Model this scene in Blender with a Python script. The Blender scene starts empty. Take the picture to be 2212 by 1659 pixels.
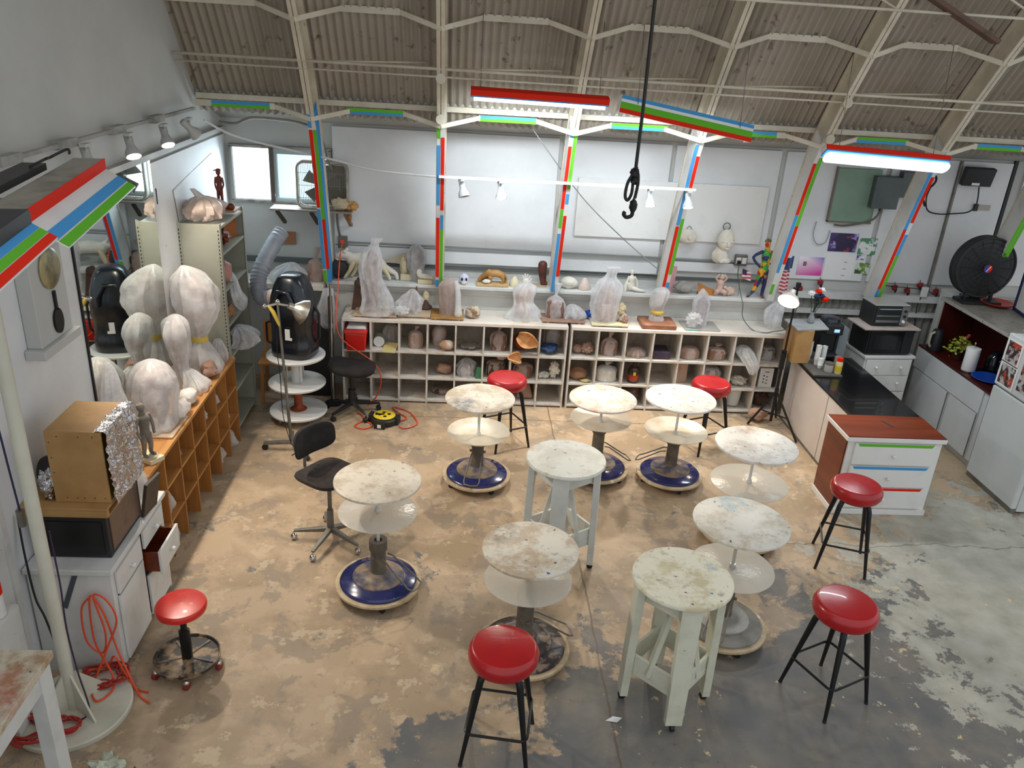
import bpy, bmesh, math, random
from mathutils import Vector, Matrix, noise as mnoise
PI = math.pi
R = math.radians
SC = bpy.context.scene
COL = SC.collection

# ------------------------------------------------------------------ mesh builder
class B:
    def __init__(s):
        s.v, s.f, s.mi, s.sm, s.M = [], [], [], [], None
    def add(s, vs, fs, mi=0, smooth=False):
        o = len(s.v)
        for v in vs:
            v = Vector(v)
            s.v.append(s.M @ v if s.M else v)
        for f in fs:
            s.f.append([i + o for i in f]); s.mi.append(mi); s.sm.append(smooth)
        return s
    def box(s, x0, x1, y0, y1, z0, z1, mi=0):
        vs = [(x, y, z) for z in (z0, z1) for y in (y0, y1) for x in (x0, x1)]
        return s.add(vs, [(0,2,3,1),(4,5,7,6),(0,1,5,4),(2,6,7,3),(0,4,6,2),(1,3,7,5)], mi)
    def obox(s, c, size, rz=0, rx=0, ry=0, mi=0):
        old = s.M
        m = Matrix.Translation(c) @ Matrix.Rotation(rz,4,'Z') @ Matrix.Rotation(ry,4,'Y') @ Matrix.Rotation(rx,4,'X')
        s.M = (old @ m) if old else m
        a, b, c2 = [k/2 for k in size]
        s.box(-a,a,-b,b,-c2,c2,mi); s.M = old
        return s
    def bar(s, p0, p1, w, h, mi=0, up=(0,0,1), w1=None, h1=None):
        p0, p1 = Vector(p0), Vector(p1); d = (p1-p0).normalized()
        u = Vector(up)
        if abs(d.dot(u)) > .98: u = Vector((0,1,0))
        sx = d.cross(u).normalized(); uz = sx.cross(d).normalized()
        w1 = w if w1 is None else w1; h1 = h if h1 is None else h1
        vs = []
        for p, ww, hh in ((p0,w,h),(p1,w1,h1)):
            for a, b in ((-1,-1),(1,-1),(1,1),(-1,1)):
                vs.append(p + sx*a*ww/2 + uz*b*hh/2)
        return s.add(vs, [(0,1,2,3),(7,6,5,4),(0,4,5,1),(1,5,6,2),(2,6,7,3),(3,7,4,0)], mi)
    def cyl(s, p0, p1, r0, r1=None, n=16, mi=0):
        r1 = r0 if r1 is None else r1
        return s.tube([p0, p1], [r0, r1], n, mi=mi)
    def tube(s, pts, r, n=8, closed=False, mi=0):
        pts = [Vector(p) for p in pts]; k = len(pts)
        rs = r if isinstance(r, (list, tuple)) else [r]*k
        vs, fs = [], []
        ref = None
        for i, p in enumerate(pts):
            if closed: d = pts[(i+1) % k] - pts[i-1]
            else: d = pts[min(i+1,k-1)] - pts[max(i-1,0)]
            if d.length < 1e-9: d = Vector((0,0,1))
            d.normalize()
            if ref is None:
                ref = Vector((0,0,1)) if abs(d.z) < .9 else Vector((1,0,0))
            a = ref - d*ref.dot(d)
            if a.length < 1e-6: a = d.orthogonal()
            a.normalize(); ref = a; b = d.cross(a)
            for j in range(n):
                t = 2*PI*j/n
                vs.append(p + (a*math.cos(t) + b*math.sin(t))*rs[i])
        for i in range(k if closed else k-1):
            i2 = (i+1) % k
            for j in range(n):
                j2 = (j+1) % n
                fs.append((i*n+j, i*n+j2, i2*n+j2, i2*n+j))
        s.add(vs, fs, mi, True)
        if not closed:
            o = len(s.v) - k*n
            s.f.append([o+j for j in range(n)][::-1]); s.mi.append(mi); s.sm.append(False)
            s.f.append([o+(k-1)*n+j for j in range(n)]); s.mi.append(mi); s.sm.append(False)
        return s
    def lathe(s, prof, c=(0,0,0), n=32, mi=0, axis=None, smooth=True):
        # prof: list of (r, z); axis: optional Matrix
        vs, fs = [], []
        for r, z in prof:
            for j in range(n):
                t = 2*PI*j/n
                p = Vector((r*math.cos(t), r*math.sin(t), z))
                if axis is not None: p = axis @ p
                vs.append(p + Vector(c))
        k = len(prof)
        for i in range(k-1):
            for j in range(n):
                j2 = (j+1) % n
                fs.append((i*n+j, i*n+j2, (i+1)*n+j2, (i+1)*n+j))
        s.add(vs, fs, mi, smooth)
        o = len(s.v) - k*n
        for i, rev in ((0, True), (k-1, False)):
            if prof[i][0] > 1e-5:
                f = [o+i*n+j for j in range(n)]
                s.f.append(f[::-1] if rev else f); s.mi.append(mi); s.sm.append(False)
        return s
    def prism(s, pts, z0, z1, mi=0, smooth=False):
        n = len(pts)
        vs = [(x,y,z0) for x,y in pts] + [(x,y,z1) for x,y in pts]
        fs = [tuple(range(n))[::-1], tuple(range(n,2*n))]
        s.add(vs, fs, mi)
        o = len(s.v) - 2*n
        for i in range(n):
            s.f.append([o+i, o+(i+1)%n, o+n+(i+1)%n, o+n+i]); s.mi.append(mi); s.sm.append(smooth)
        return s
    def blob(s, c, rad, seed=0, amp=.15, freq=2., mi=0, nu=20, nv=12, flat=None, M=None):
        # lumpy ellipsoid; flat: clip underside at this local z
        vs, fs = [], []
        for i in range(nv+1):
            ph = PI*i/nv
            for j in range(nu):
                th = 2*PI*j/nu
                d = Vector((math.sin(ph)*math.cos(th), math.sin(ph)*math.sin(th), math.cos(ph)))
                k = 1 + amp*mnoise.noise(d*freq + Vector((seed*7.3, seed*3.1, seed*1.7)))*2
                p = Vector((d.x*rad[0]*k, d.y*rad[1]*k, d.z*rad[2]*k))
                if flat is not None and p.z < flat: p.z = flat
                if M is not None: p = M @ p
                vs.append(p + Vector(c))
        for i in range(nv):
            for j in range(nu):
                j2 = (j+1) % nu
                fs.append((i*nu+j, (i+1)*nu+j, (i+1)*nu+j2, i*nu+j2))
        return s.add(vs, fs, mi, True)
    def skin(s, chain, n=10, mi=0):
        # chain of (pos, radius): smooth limb with rounded ends
        P = [Vector(p) for p, r in chain]; rr = [r for p, r in chain]
        pts, rs = [], []
        d0 = (P[0]-P[1]).normalized(); d1 = (P[-1]-P[-2]).normalized()
        for a in (1., .8, .4):
            pts.append(P[0] + d0*rr[0]*a*.9); rs.append(max(rr[0]*math.sqrt(max(0,1-a*a)), 1e-4))
        m = len(P)
        for i in range(m-1):
            p0 = P[max(i-1,0)]; p1 = P[i]; p2 = P[i+1]; p3 = P[min(i+2,m-1)]
            for q in range(3):
                t = q/3
                pts.append(.5*((2*p1) + (p2-p0)*t + (2*p0-5*p1+4*p2-p3)*t*t + (3*p1-p0-3*p2+p3)*t**3))
                rs.append(rr[i]*(1-t) + rr[i+1]*t)
        pts.append(P[-1]); rs.append(rr[-1])
        for a in (.4, .8, 1.):
            pts.append(P[-1] + d1*rr[-1]*a*.9); rs.append(max(rr[-1]*math.sqrt(max(0,1-a*a)), 1e-4))
        return s.tube(pts, rs, n, mi=mi)
    def wrap(s, rings, seed=0, pleat=.10, k=9, crumple=.05, n=40, mi=0, sub=5, cap=True):
        # draped plastic: rings (z, rx, ry, dx, dy), bottom to top
        m = len(rings); pts = []
        for i in range(m-1):
            r0, r1, r2, r3 = [Vector(q[:5]) if False else q for q in (rings[max(i-1,0)], rings[i], rings[i+1], rings[min(i+2,m-1)])]
            for q in range(sub):
                t = q/sub
                pts.append([.5*((2*r1[c]) + (r2[c]-r0[c])*t + (2*r0[c]-5*r1[c]+4*r2[c]-r3[c])*t*t + (3*r1[c]-r0[c]-3*r2[c]+r3[c])*t**3) for c in range(5)])
        pts.append(list(rings[-1]))
        rnd = random.Random(seed); phs = [rnd.uniform(0,6.28) for _ in range(4)]
        vs, fs = [], []
        K = len(pts)
        for i, (z, rx, ry, dx, dy) in enumerate(pts):
            for j in range(n):
                th = 2*PI*j/n
                w = pleat*(math.sin(k*th + phs[0] + 2.2*math.sin(z*5+phs[1])) + .6*math.sin((k+4)*th+phs[2]))
                q = Vector((math.cos(th)*2, math.sin(th)*2, z*9)) + Vector((seed*5.1,seed*2.3,0))
                w += crumple*2*mnoise.noise(q) + crumple*mnoise.noise(q*2.7)
                w *= min(1, 3*(1-abs(2*i/(K-1)-1)) + .35)
                f = 1 + w
                vs.append((dx + max(rx,.002)*f*math.cos(th), dy + max(ry,.002)*f*math.sin(th), z))
        for i in range(K-1):
            for j in range(n):
                j2 = (j+1) % n
                fs.append((i*n+j, i*n+j2, (i+1)*n+j2, (i+1)*n+j))
        s.add(vs, fs, mi, True)
        if cap:
            o = len(s.v) - n
            s.f.append([o+j for j in range(n)]); s.mi.append(mi); s.sm.append(True)
        return s

def link(name, me, mats, parent=None):
    o = bpy.data.objects.new(name, me); COL.objects.link(o)
    for m in (mats if isinstance(mats, (list, tuple)) else [mats]): me.materials.append(m)
    if parent is not None: o.parent = parent
    return o
def obj(name, b, mats, parent=None, bevel=0, loc=None, sharp=40):
    me = bpy.data.meshes.new(name)
    me.from_pydata([tuple(v) for v in b.v], [], b.f)
    for p, mi, sm in zip(me.polygons, b.mi, b.sm):
        p.material_index = mi; p.use_smooth = sm
    bm = bmesh.new(); bm.from_mesh(me)
    bmesh.ops.recalc_face_normals(bm, faces=bm.faces)
    lim = R(sharp)
    for e in bm.edges:
        if len(e.link_faces) == 2 and e.calc_face_angle(0) > lim: e.smooth = False
    bm.to_mesh(me); bm.free()
    o = link(name, me, mats, parent)
    if bevel:
        md = o.modifiers.new('bev', 'BEVEL'); md.width = bevel; md.segments = 2; md.limit_method = 'ANGLE'; md.angle_limit = R(50)
    if loc: o.location = loc
    return o
def tag(o, label, cat, group=None, kind=None):
    o['label'] = label; o['category'] = cat
    if group: o['group'] = group
    if kind: o['kind'] = kind
    return o
def thing(name, label, cat, loc=(0,0,0), rz=0, group=None):
    o = bpy.data.objects.new(name, None); COL.objects.link(o)
    o.location = loc; o.rotation_euler = (0,0,rz); o.empty_display_size = .05
    return tag(o, label, cat, group)
def struct(name, b, m, parent=None, **kw):
    o = obj(name, b, m, parent, **kw)
    if parent is None: o['kind'] = 'structure'
    return o
def adopt(child, parent, name=None):      # a piece built in place becomes a part of its thing
    child.location = child.location - parent.location; child.parent = parent
    for k in ('label','category','group'):
        if k in child: del child[k]
    if name: child.name = name
    return child
def last(name):
    return bpy.data.objects[[q.name for q in bpy.data.objects if q.name.split('.')[0] == name][-1]]
def dup(root, loc, rz, label):
    r = root.copy(); COL.objects.link(r); r.location = loc; r.rotation_euler = (0,0,rz); r['label'] = label
    for ch in list(root.children):
        c = ch.copy(); COL.objects.link(c); c.parent = r
        for g in list(ch.children):
            d = g.copy(); COL.objects.link(d); d.parent = c
    return r
def part_of(root, name):
    return [c for c in root.children if c.name.split('.')[0] == name]

# ------------------------------------------------------------------ materials
def lin(c):
    return c/12.92 if c <= .04045 else ((c+.055)/1.055)**2.4
def H(h):
    if not isinstance(h, str): return (*h[:3], 1)
    h = h.lstrip('#')
    return tuple(lin(int(h[i:i+2],16)/255) for i in (0,2,4)) + (1,)
class NT:
    def __init__(s, name):
        s.m = bpy.data.materials.new(name); s.m.use_nodes = True
        s.t = s.m.node_tree; s.n = s.t.nodes; s.l = s.t.links
        s.b = s.n['Principled BSDF']; s.out = s.n['Material Output']
        tc = s.n.new('ShaderNodeTexCoord'); oi = s.n.new('ShaderNodeObjectInfo')
        ad = s.n.new('ShaderNodeVectorMath'); ad.operation = 'ADD'
        mu = s.n.new('ShaderNodeMath'); mu.operation = 'MULTIPLY'; mu.inputs[1].default_value = 37.
        s.l.new(oi.outputs['Random'], mu.inputs[0]); s.l.new(tc.outputs['Object'], ad.inputs[0]); s.l.new(mu.outputs[0], ad.inputs[1])
        s.co = tc.outputs['Object']; s.vec = ad.outputs[0]
    def put(s, sock, v):
        if hasattr(v, 'is_linked') or hasattr(v, 'links'): s.l.new(v, sock)
        else:
            sock.default_value = v
    def noise(s, scale, detail=4, rough=.6, vec=None, dist=0):
        q = s.n.new('ShaderNodeTexNoise'); s.l.new(vec or s.vec, q.inputs['Vector'])
        q.inputs['Scale'].default_value = scale; q.inputs['Detail'].default_value = detail; q.inputs['Roughness'].default_value = rough
        q.inputs['Distortion'].default_value = dist
        return q.outputs['Fac']
    def ramp(s, fac, lo, hi, smooth=False):
        q = s.n.new('ShaderNodeMapRange'); s.put(q.inputs['Value'], fac)
        q.inputs['From Min'].default_value = lo; q.inputs['From Max'].default_value = hi
        if smooth: q.interpolation_type = 'SMOOTHSTEP'
        return q.outputs['Result']
    def mix(s, fac, a, b, blend='MIX'):
        q = s.n.new('ShaderNodeMix'); q.data_type = 'RGBA'; q.blend_type = blend
        s.put(q.inputs[0], fac); s.put(q.inputs[6], a); s.put(q.inputs[7], b)
        return q.outputs[2]
    def math(s, op, a, b=0., clamp=False):
        q = s.n.new('ShaderNodeMath'); q.operation = op; q.use_clamp = clamp
        s.put(q.inputs[0], a); s.put(q.inputs[1], b)
        return q.outputs[0]
    def sep(s, vec=None):
        q = s.n.new('ShaderNodeSeparateXYZ'); s.l.new(vec or s.co, q.inputs[0]); return q.outputs
    def bump(s, h, strength=.3, dist=.01):
        q = s.n.new('ShaderNodeBump'); s.l.new(h, q.inputs['Height']); q.inputs['Strength'].default_value = strength; q.inputs['Distance'].default_value = dist
        s.l.new(q.outputs[0], s.b.inputs['Normal']); return q.outputs[0]
    def mapping(s, scale, vec=None):
        q = s.n.new('ShaderNodeMapping'); s.l.new(vec or s.vec, q.inputs[0]); q.inputs['Scale'].default_value = scale; return q.outputs[0]
def PM(name, c1, c2=None, scale=6, lo=.5, hi=.65, rough=.55, metal=0, bump=0, bs=40, bd=.004, c3=None, s3=25, lo3=.62, hi3=.7, coat=0, stretch=None, spec=.5):
    t = NT(name); vec = t.mapping(stretch) if stretch else None
    col = H(c1)
    if c2: col = t.mix(t.ramp(t.noise(scale, vec=vec), lo, hi), H(c1), H(c2))
    if c3: col = t.mix(t.ramp(t.noise(s3, 3), lo3, hi3), col, H(c3))
    t.put(t.b.inputs['Base Color'], col)
    t.b.inputs['Roughness'].default_value = rough; t.b.inputs['Metallic'].default_value = metal
    t.b.inputs['Coat Weight'].default_value = coat; t.b.inputs['Specular IOR Level'].default_value = spec
    if bump: t.bump(t.noise(bs, 3, vec=vec), bump, bd)
    return t.m
def film(name, col, lo, hi, scale=7, rough=.28):
    # thin milky plastic: part see-through, part white, crumpled
    t = NT(name); f = t.ramp(t.noise(scale, 3), .3, .7)
    t.b.inputs['Base Color'].default_value = H(col); t.b.inputs['Roughness'].default_value = rough
    tr = t.n.new('ShaderNodeBsdfTransparent'); mx = t.n.new('ShaderNodeMixShader')
    tl = t.n.new('ShaderNodeBsdfTranslucent'); tl.inputs[0].default_value = H(col)
    m2 = t.n.new('ShaderNodeMixShader'); m2.inputs[0].default_value = .35
    t.l.new(t.b.outputs[0], m2.inputs[1]); t.l.new(tl.outputs[0], m2.inputs[2])
    fr = t.n.new('ShaderNodeMapRange'); t.l.new(f, fr.inputs[0]); fr.inputs['To Min'].default_value = lo; fr.inputs['To Max'].default_value = hi
    t.l.new(fr.outputs[0], mx.inputs[0]); t.l.new(tr.outputs[0], mx.inputs[1]); t.l.new(m2.outputs[0], mx.inputs[2])
    t.l.new(mx.outputs[0], t.out.inputs[0])
    t.bump(t.noise(scale*5, 3), .5, .01)
    return t.m
def emit(name, col, strength, base=None):
    t = NT(name); t.b.inputs['Base Color'].default_value = H(base or col)
    t.b.inputs['Emission Color'].default_value = H(col); t.b.inputs['Emission Strength'].default_value = strength
    return t.m
def stained_top(name, base, stain, acc, axy=(0,0), ar=.15, spots='#4a4a48', specks='#3d6f9a'):
    # painted board with clay stains; acc = accent smear near axy
    t = NT(name); X, Y, Z = t.sep(t.co)
    col = t.mix(t.ramp(t.noise(5, 7, .68), .47, .60), H(base), H(stain))
    col = t.mix(t.ramp(t.noise(14, 6, .72), .58, .68), col, H('#a8a294'))
    dx = t.math('SUBTRACT', X, axy[0]); dy = t.math('SUBTRACT', Y, axy[1])
    d = t.math('SQRT', t.math('ADD', t.math('MULTIPLY', dx, dx), t.math('MULTIPLY', dy, dy)))
    m = t.math('MULTIPLY', t.ramp(d, ar, ar*.35), t.ramp(t.noise(11, 6, .7), .38, .62))
    col = t.mix(m, col, H(acc))
    col = t.mix(t.ramp(t.noise(26, 2, .5), .70, .75), col, H(spots))
    col = t.mix(t.ramp(t.noise(17, 2, .5), .735, .76), col, H(specks))
    t.put(t.b.inputs['Base Color'], col); t.b.inputs['Roughness'].default_value = .5
    t.bump(t.noise(30, 4), .15, .004)
    return t.m
def wood(name, c1, c2, axis=0, scale=14, rough=.5, knots=True):
    t = NT(name); st = [1.,1.,1.]; st[axis] = .08
    v = t.mapping(st)
    col = t.mix(t.ramp(t.noise(scale, 5, .65, v, .6), .35, .65), H(c1), H(c2))
    t.put(t.b.inputs['Base Color'], col); t.b.inputs['Roughness'].default_value = rough
    return t.m
# ------------------------------------------------------------------ palette
WHT = PM('white_paint','#d6d7d3','#c3c3be',4,.5,.75,.55,c3='#8d8980',s3=30,lo3=.72,hi3=.78)
WHT2 = PM('white_gloss','#e2e3e0','#d2d2ce',3,.5,.8,.35)
WALLW = PM('wall_white','#dfe1e2','#d0d3d4',1.4,.45,.75,.6,c3='#a9aaa6',s3=16,lo3=.7,hi3=.8,bump=.1,bs=30)
WALLG = PM('wall_plaster_grey','#c0c1bd','#b2b3af',1.1,.4,.75,.65,bump=.08,bs=25)
CREAM = PM('cream_paint','#d9d2c4','#c5b8a2',5,.45,.65,.5,c3='#8c7a62',s3=22,lo3=.66,hi3=.74)
SHELFW = PM('shelf_paint','#d6d0c6','#c3b49f',7,.5,.68,.55,c3='#94806a',s3=24,lo3=.71,hi3=.78)
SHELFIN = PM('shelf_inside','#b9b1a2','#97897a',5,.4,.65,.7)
ROOF = PM('corrugated_sheet','#aaa296','#8d8576',1.2,.35,.65,.6,.1,c3='#6b6356',s3=9,lo3=.62,hi3=.72,stretch=(1,.25,.25))
STEEL = PM('painted_steel','#d2cbb8','#beb6a2',3,.4,.65,.55,c3='#8c8473',s3=15,lo3=.68,hi3=.75)
STEELW = PM('white_steel','#d8d8d6','#c4c4c0',3,.45,.7,.5)
TR = PM('red_tape','#df2c16',None,rough=.75,spec=.15); TG = PM('green_tape','#63b531',None,rough=.75,spec=.15); TB = PM('blue_tape','#4a97d0',None,rough=.75,spec=.15); TW = PM('white_tape','#dfe3e4',None,rough=.5)
REDV = PM('red_vinyl','#ad1018','#910a12',3,.5,.8,.3,coat=.25,bump=.12,bs=9,bd=.01)
REDV2 = PM('bright_red_vinyl','#d8261a','#c41d14',3,.5,.8,.3,coat=.3)
BLK = PM('black_metal','#17181a',None,rough=.38,metal=.3)
BLKP = PM('black_plastic','#1b1c1e','#25262a',6,.5,.8,.5)
BLKF = PM('black_fabric','#1d1a19','#2b2523',9,.45,.7,.9,bump=.3,bs=220)
BRNF = PM('dusty_black_fabric','#2a2422','#42372f',7,.45,.7,.9,bump=.3,bs=220)
DBLUE = PM('dark_blue_plastic','#10171f','#1a2530',3,.45,.75,.28,coat=.3)
GREY = PM('grey_metal','#7f7c75','#6a655d',6,.45,.65,.5,.5)
DGREY = PM('dusty_grey_column','#5e5850','#7b705f',7,.45,.65,.6,.2)
CHROME = PM('chrome','#c8c8c8',None,rough=.18,metal=1)
ALU = PM('aluminium','#c9c9c6',None,rough=.3,metal=1)
BLUEB = PM('blue_enamel','#1c2560','#222a58',9,.5,.7,.2,c3='#9a8a72',s3=30,lo3=.69,hi3=.73,coat=.5)
DUSTYB = PM('dusty_base','#8d7b64','#4b4a5c',8,.42,.6,.5)
BASEGREY = PM('worn_grey_base','#8a8880','#6f6d68',7,.4,.65,.4)
BASEDARK = PM('worn_dark_base','#332b2c','#857260',10,.48,.54,.4)
PLYE = PM('plywood_disc','#cbb999','#b09a78',8,.4,.65,.6,c3='#e2dccd',s3=10,lo3=.6,hi3=.7)
ACRY = film('milky_acrylic','#ebe8de',.62,.74,3,.25)
DISH = PM('white_dish','#e5dfcf','#d5c7aa',5,.45,.7,.35)
CLAY = PM('brown_clay','#8d6753','#775442',5,.4,.65,.6)
CLAYP = PM('pinkish_clay','#a98773','#937060',5,.4,.65,.65)
CLAYD = PM('dark_clay','#5f473b','#4a372e',5,.4,.65,.7)
PLAST = PM('plaster','#e2ded2','#cfc6b2',6,.45,.7,.7)
CREAMP = PM('cream_plaster','#ddd2b0','#c7b78f',6,.45,.7,.7)
TERRA = PM('terracotta_clay','#8c3f2c','#74301f',6,.45,.7,.65)
TAN = PM('tan_wood','#b98b4e','#8f6532',9,.4,.65,.55)
ORW = wood('orange_carved_wood','#b9773c','#dfb27a',2,9)
PINE = wood('pine','#c08a4a','#a8713a',1,10)
PINEV = wood('pine_upright','#b77d3f','#9b652e',2,10)
PLYW = PM('plywood_sheet','#b18a55','#a37c49',6,.4,.65,.6,c3='#7d5c33',s3=40,lo3=.75,hi3=.8)
BOARD = PM('dusty_board','#c9b196','#b3967a',6,.45,.65,.7)
REDW = wood('red_brown_wood','#7c3517','#5d2410',1,8,.35)
REDWX = wood('red_brown_top','#8a3d1b','#6a2a12',0,8,.35)
MAHO = PM('dark_mahogany','#4a1610','#360f0a',4,.4,.7,.4)
FOIL = PM('aluminium_foil','#cfcfd2','#b9a28c',7,.5,.7,.22,.95,bump=1,bs=22,bd=.03)
BAGW = film('white_plastic_bag','#f4f5f5',.42,.80,5)
BAGC = film('clear_plastic_bag','#f3f3f5',.30,.68,7,.2)
BAGP = film('pinkish_plastic_bag','#d9c6bc',.55,.85,6)
YTAPE = PM('yellow_tape','#d6b94c',None,rough=.5)
GSHELF = PM('sage_steel','#a2a395','#979787',3,.4,.7,.5)
ORNG = PM('orange_cord','#e0502a',None,rough=.45)
REDC = PM('red_cord','#a5281d',None,rough=.5)
PURP = PM('dark_cord','#3a2a44',None,rough=.5)
CORDK = PM('black_cord','#191919',None,rough=.5)
CORDG = PM('grey_cord','#8a8f8d',None,rough=.5)
YEL = PM('yellow_plastic','#d9c02a','#c2a91e',8,.5,.7,.45)
FRIDGE = PM('fridge_white','#cfd4d3','#c5cac9',2,.4,.7,.35)
CAB = PM('cabinet_white','#d4d7d8','#c6c9ca',2,.4,.7,.4)
GLOSSK = PM('black_counter','#0e0e10',None,rough=.22,coat=.3)
COUNTERW = PM('pony_wall','#cfc6c1','#c4bab4',2,.4,.7,.5)
GRN = PM('sage_green_panel','#7f9a86','#76917d',3,.4,.7,.5)
PGREY = PM('grey_box','#55605f','#4b5655',3,.4,.7,.45)
LAMPON = emit('lit_tube','#eaf4ff',2.6)
BULB = emit('lit_bulb','#fff0dc',14)
SPOTON = emit('lit_spot','#fff3e0',10)
PANE = emit('daylit_pane','#dff3ff',1.9)
PANE2 = emit('daylit_screen','#c9e9f6',1.05)
NAVY = PM('navy','#1e2a4d',None); BLUEP = PM('blue_plastic','#1646a8',None,rough=.35); BLUEK = PM('blue_cloth','#1f3a63','#18304f',6)
PINK = PM('pink_slab','#d3a3a5','#c69296',6); PINKC = PM('pink_clay','#d0b3a4','#c0a092',6,.45,.7,.7)
PAPER = PM('white_paper','#e6e6e4',None,rough=.6); YPAPER = PM('yellow_paper','#cdbd82',None,rough=.7)
DIRT = PM('dark_stone','#2e312f','#3c3f3b',8,.4,.65,.8,bump=.4,bs=25)
GLASSJ = film('jar_glass','#cfd4d4',.2,.45,6,.08)
BROWNG = PM('amber_glass','#2a120b','#3c1a0c',4,.4,.7,.15,coat=.5)
GREENP = PM('green_plastic','#3f7f5c',None,rough=.5)

# ------------------------------------------------------------------ floor
def floor_mat():
    t = NT('painted_concrete'); X, Y, Z = t.sep(t.co); v = t.co
    paint = t.mix(t.ramp(t.noise(1.7,8,.62,v), .45, .56), H('#b8a185'), H('#a38e73'))
    paint = t.mix(t.math('MULTIPLY', t.ramp(t.noise(2.6,9,.66,v,.4), .53, .57), .6), paint, H('#8a7e70'))
    paint = t.mix(t.math('MULTIPLY', t.ramp(t.noise(5,9,.7,v), .565, .585), .7), paint, H('#c4b196'))
    paint = t.mix(t.math('MULTIPLY', t.ramp(t.noise(13,6,.7,v), .6, .66), .5), paint, H('#7f7061'))
    conc = t.mix(t.ramp(t.noise(2.2,8,.6,v), .40, .62), H('#636464'), H('#7d776d'))
    conc = t.mix(t.math('MULTIPLY', t.ramp(t.noise(8,6,.7,v), .55, .7), .6), conc, H('#5d5c5a'))
    # paint survives towards the back of the hall, worn off front right
    e = t.math('SUBTRACT', t.math('SUBTRACT', Y, 3.55), t.math('MULTIPLY', X, .5))
    bias = t.math('MULTIPLY', e, .26)
    bias = t.math('MINIMUM', bias, .17)
    n = t.noise(1.6, 9, .68, v, .3)
    cover = t.ramp(t.math('ADD', n, bias), .50, .535)
    col = t.mix(cover, conc, paint)
    # pale flaking coat, front right
    dx = t.math('SUBTRACT', X, 4.7); dy = t.math('SUBTRACT', Y, 4.75)
    d = t.math('SQRT', t.math('ADD', t.math('MULTIPLY', dx, dx), t.math('MULTIPLY', t.math('MULTIPLY', dy, dy), .5)))
    n2 = t.noise(3.4, 13, .72, v, .2)
    cr = t.ramp(t.math('ADD', n2, t.math('MULTIPLY', t.math('SUBTRACT', 1.5, d), .2)), .515, .53)
    pale = t.mix(t.ramp(t.noise(5,5,.6,v), .35, .7), H('#b4b2a6'), H('#999789'))
    col = t.mix(cr, col, pale)
    # small flakes and dark chips
    fl = t.math('MULTIPLY', t.ramp(t.noise(7.5,8,.7,v), .62, .64), t.ramp(t.noise(1.1,2,.5,v), .46, .56))
    col = t.mix(fl, col, H('#cbb88f'))
    ch = t.math('MULTIPLY', t.ramp(t.noise(6,7,.7,v,.4), .655, .675), t.ramp(t.noise(.9,2,.5,v), .5, .58))
    col = t.mix(ch, col, H('#54524f'))
    # expansion joints
    wob = t.math('MULTIPLY', t.math('SUBTRACT', t.noise(3,3,.6,v), .5), .05)
    for a, c0 in ((X, 1.03), (Y, 8.02)):
        q = t.math('ABSOLUTE', t.math('SUBTRACT', t.math('ADD', a, wob), c0))
        col = t.mix(t.math('MULTIPLY', t.ramp(q, .011, .003), .7), col, H('#5e4c3c'))
    q = t.math('ABSOLUTE', t.math('SUBTRACT', t.math('ADD', Y, t.math('MULTIPLY', wob, 5)), 5.75))
    q = t.math('ADD', q, t.ramp(X, 2.6, 2.5))
    col = t.mix(t.math('MULTIPLY', t.ramp(q, .012, .003), .6), col, H('#5a554c'))
    t.put(t.b.inputs['Base Color'], col)
    t.put(t.b.inputs['Roughness'], t.math('ADD', .42, t.math('MULTIPLY', t.noise(5,4,.6,v), .3)))
    t.bump(t.math('ADD', t.math('MULTIPLY', cover, .5), t.noise(20,4,.6,v)), .12, .004)
    return t.m
b = B(); b.box(-2.7, 8.5, -1.0, 9.15, -.1, 0)
struct('floor', b, floor_mat())

# ------------------------------------------------------------------ walls and roof
RC = [(8.665,1.29),(8.43,2.05),(8.285,2.5),(8.13,2.93),(8.03,3.1),(7.73,3.55),(7.44,3.93),(7.11,4.33),(6.6,4.83),(6.0,5.27),(5.2,5.65),(4.4,5.85)]
def rc_frames():
    P = [Vector((0,y,z)) for y, z in RC]; out = []
    for i, p in enumerate(P):
        d = (P[min(i+1,len(P)-1)] - P[max(i-1,0)]).normalized()
        out.append((p, Vector((0, d.z, -d.y))))     # outward normal
    return out
FR = rc_frames()
def rc_at(t0):      # 0 at foot, 1 at eave joint
    z = 1.29 + t0*(3.1-1.29)
    for (a, na), (c, nc) in zip(FR, FR[1:]):
        if a.z <= z <= c.z:
            k = (z-a.z)/(c.z-a.z); return a.lerp(c, k), na.lerp(nc, k).normalized()
    return FR[4]
RX = [-1.475,-.255,1.025,2.267,3.5,4.72,5.95,7.2]

b = B()
skin = [(8.30,3.12)] + [((p + n*.24).y, (p + n*.24).z) for p, n in FR[5:]]
pts = [(1.2,0),(9.15,0),(9.15,3.0),(8.4,3.16)] + skin[1:] + [(3.4,6.2),(1.2,6.3)]
for x in (-2.7,-2.6): b.v += [Vector((x, y, z)) for y, z in pts]
k = len(pts)
b.f += [list(range(k)), list(range(k,2*k))[::-1]] + [[i,(i+1)%k,k+(i+1)%k,k+i] for i in range(k)]
b.mi += [0]*(k+2); b.sm += [False]*(k+2)
wl = struct('wall_left', b, WALLG)
b = B(); b.box(-2.6,-2.575,4.05,9.05,0,2.76)
obj('wall_panel', b, WALLW, wl)
b = B()
for y0, y1 in ((1.3,9.0),): b.box(-2.6,-2.545,y0,y1,2.80,2.845)
obj('ledge_strip', b, PM('strip_grey','#aaa9a4',None), wl)
b = B(); b.tube([(-2.574,6.95,2.55),(-2.574,6.95,2.42)], .006, 6)
obj('wall_scuff', b, BLK, wl)
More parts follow.
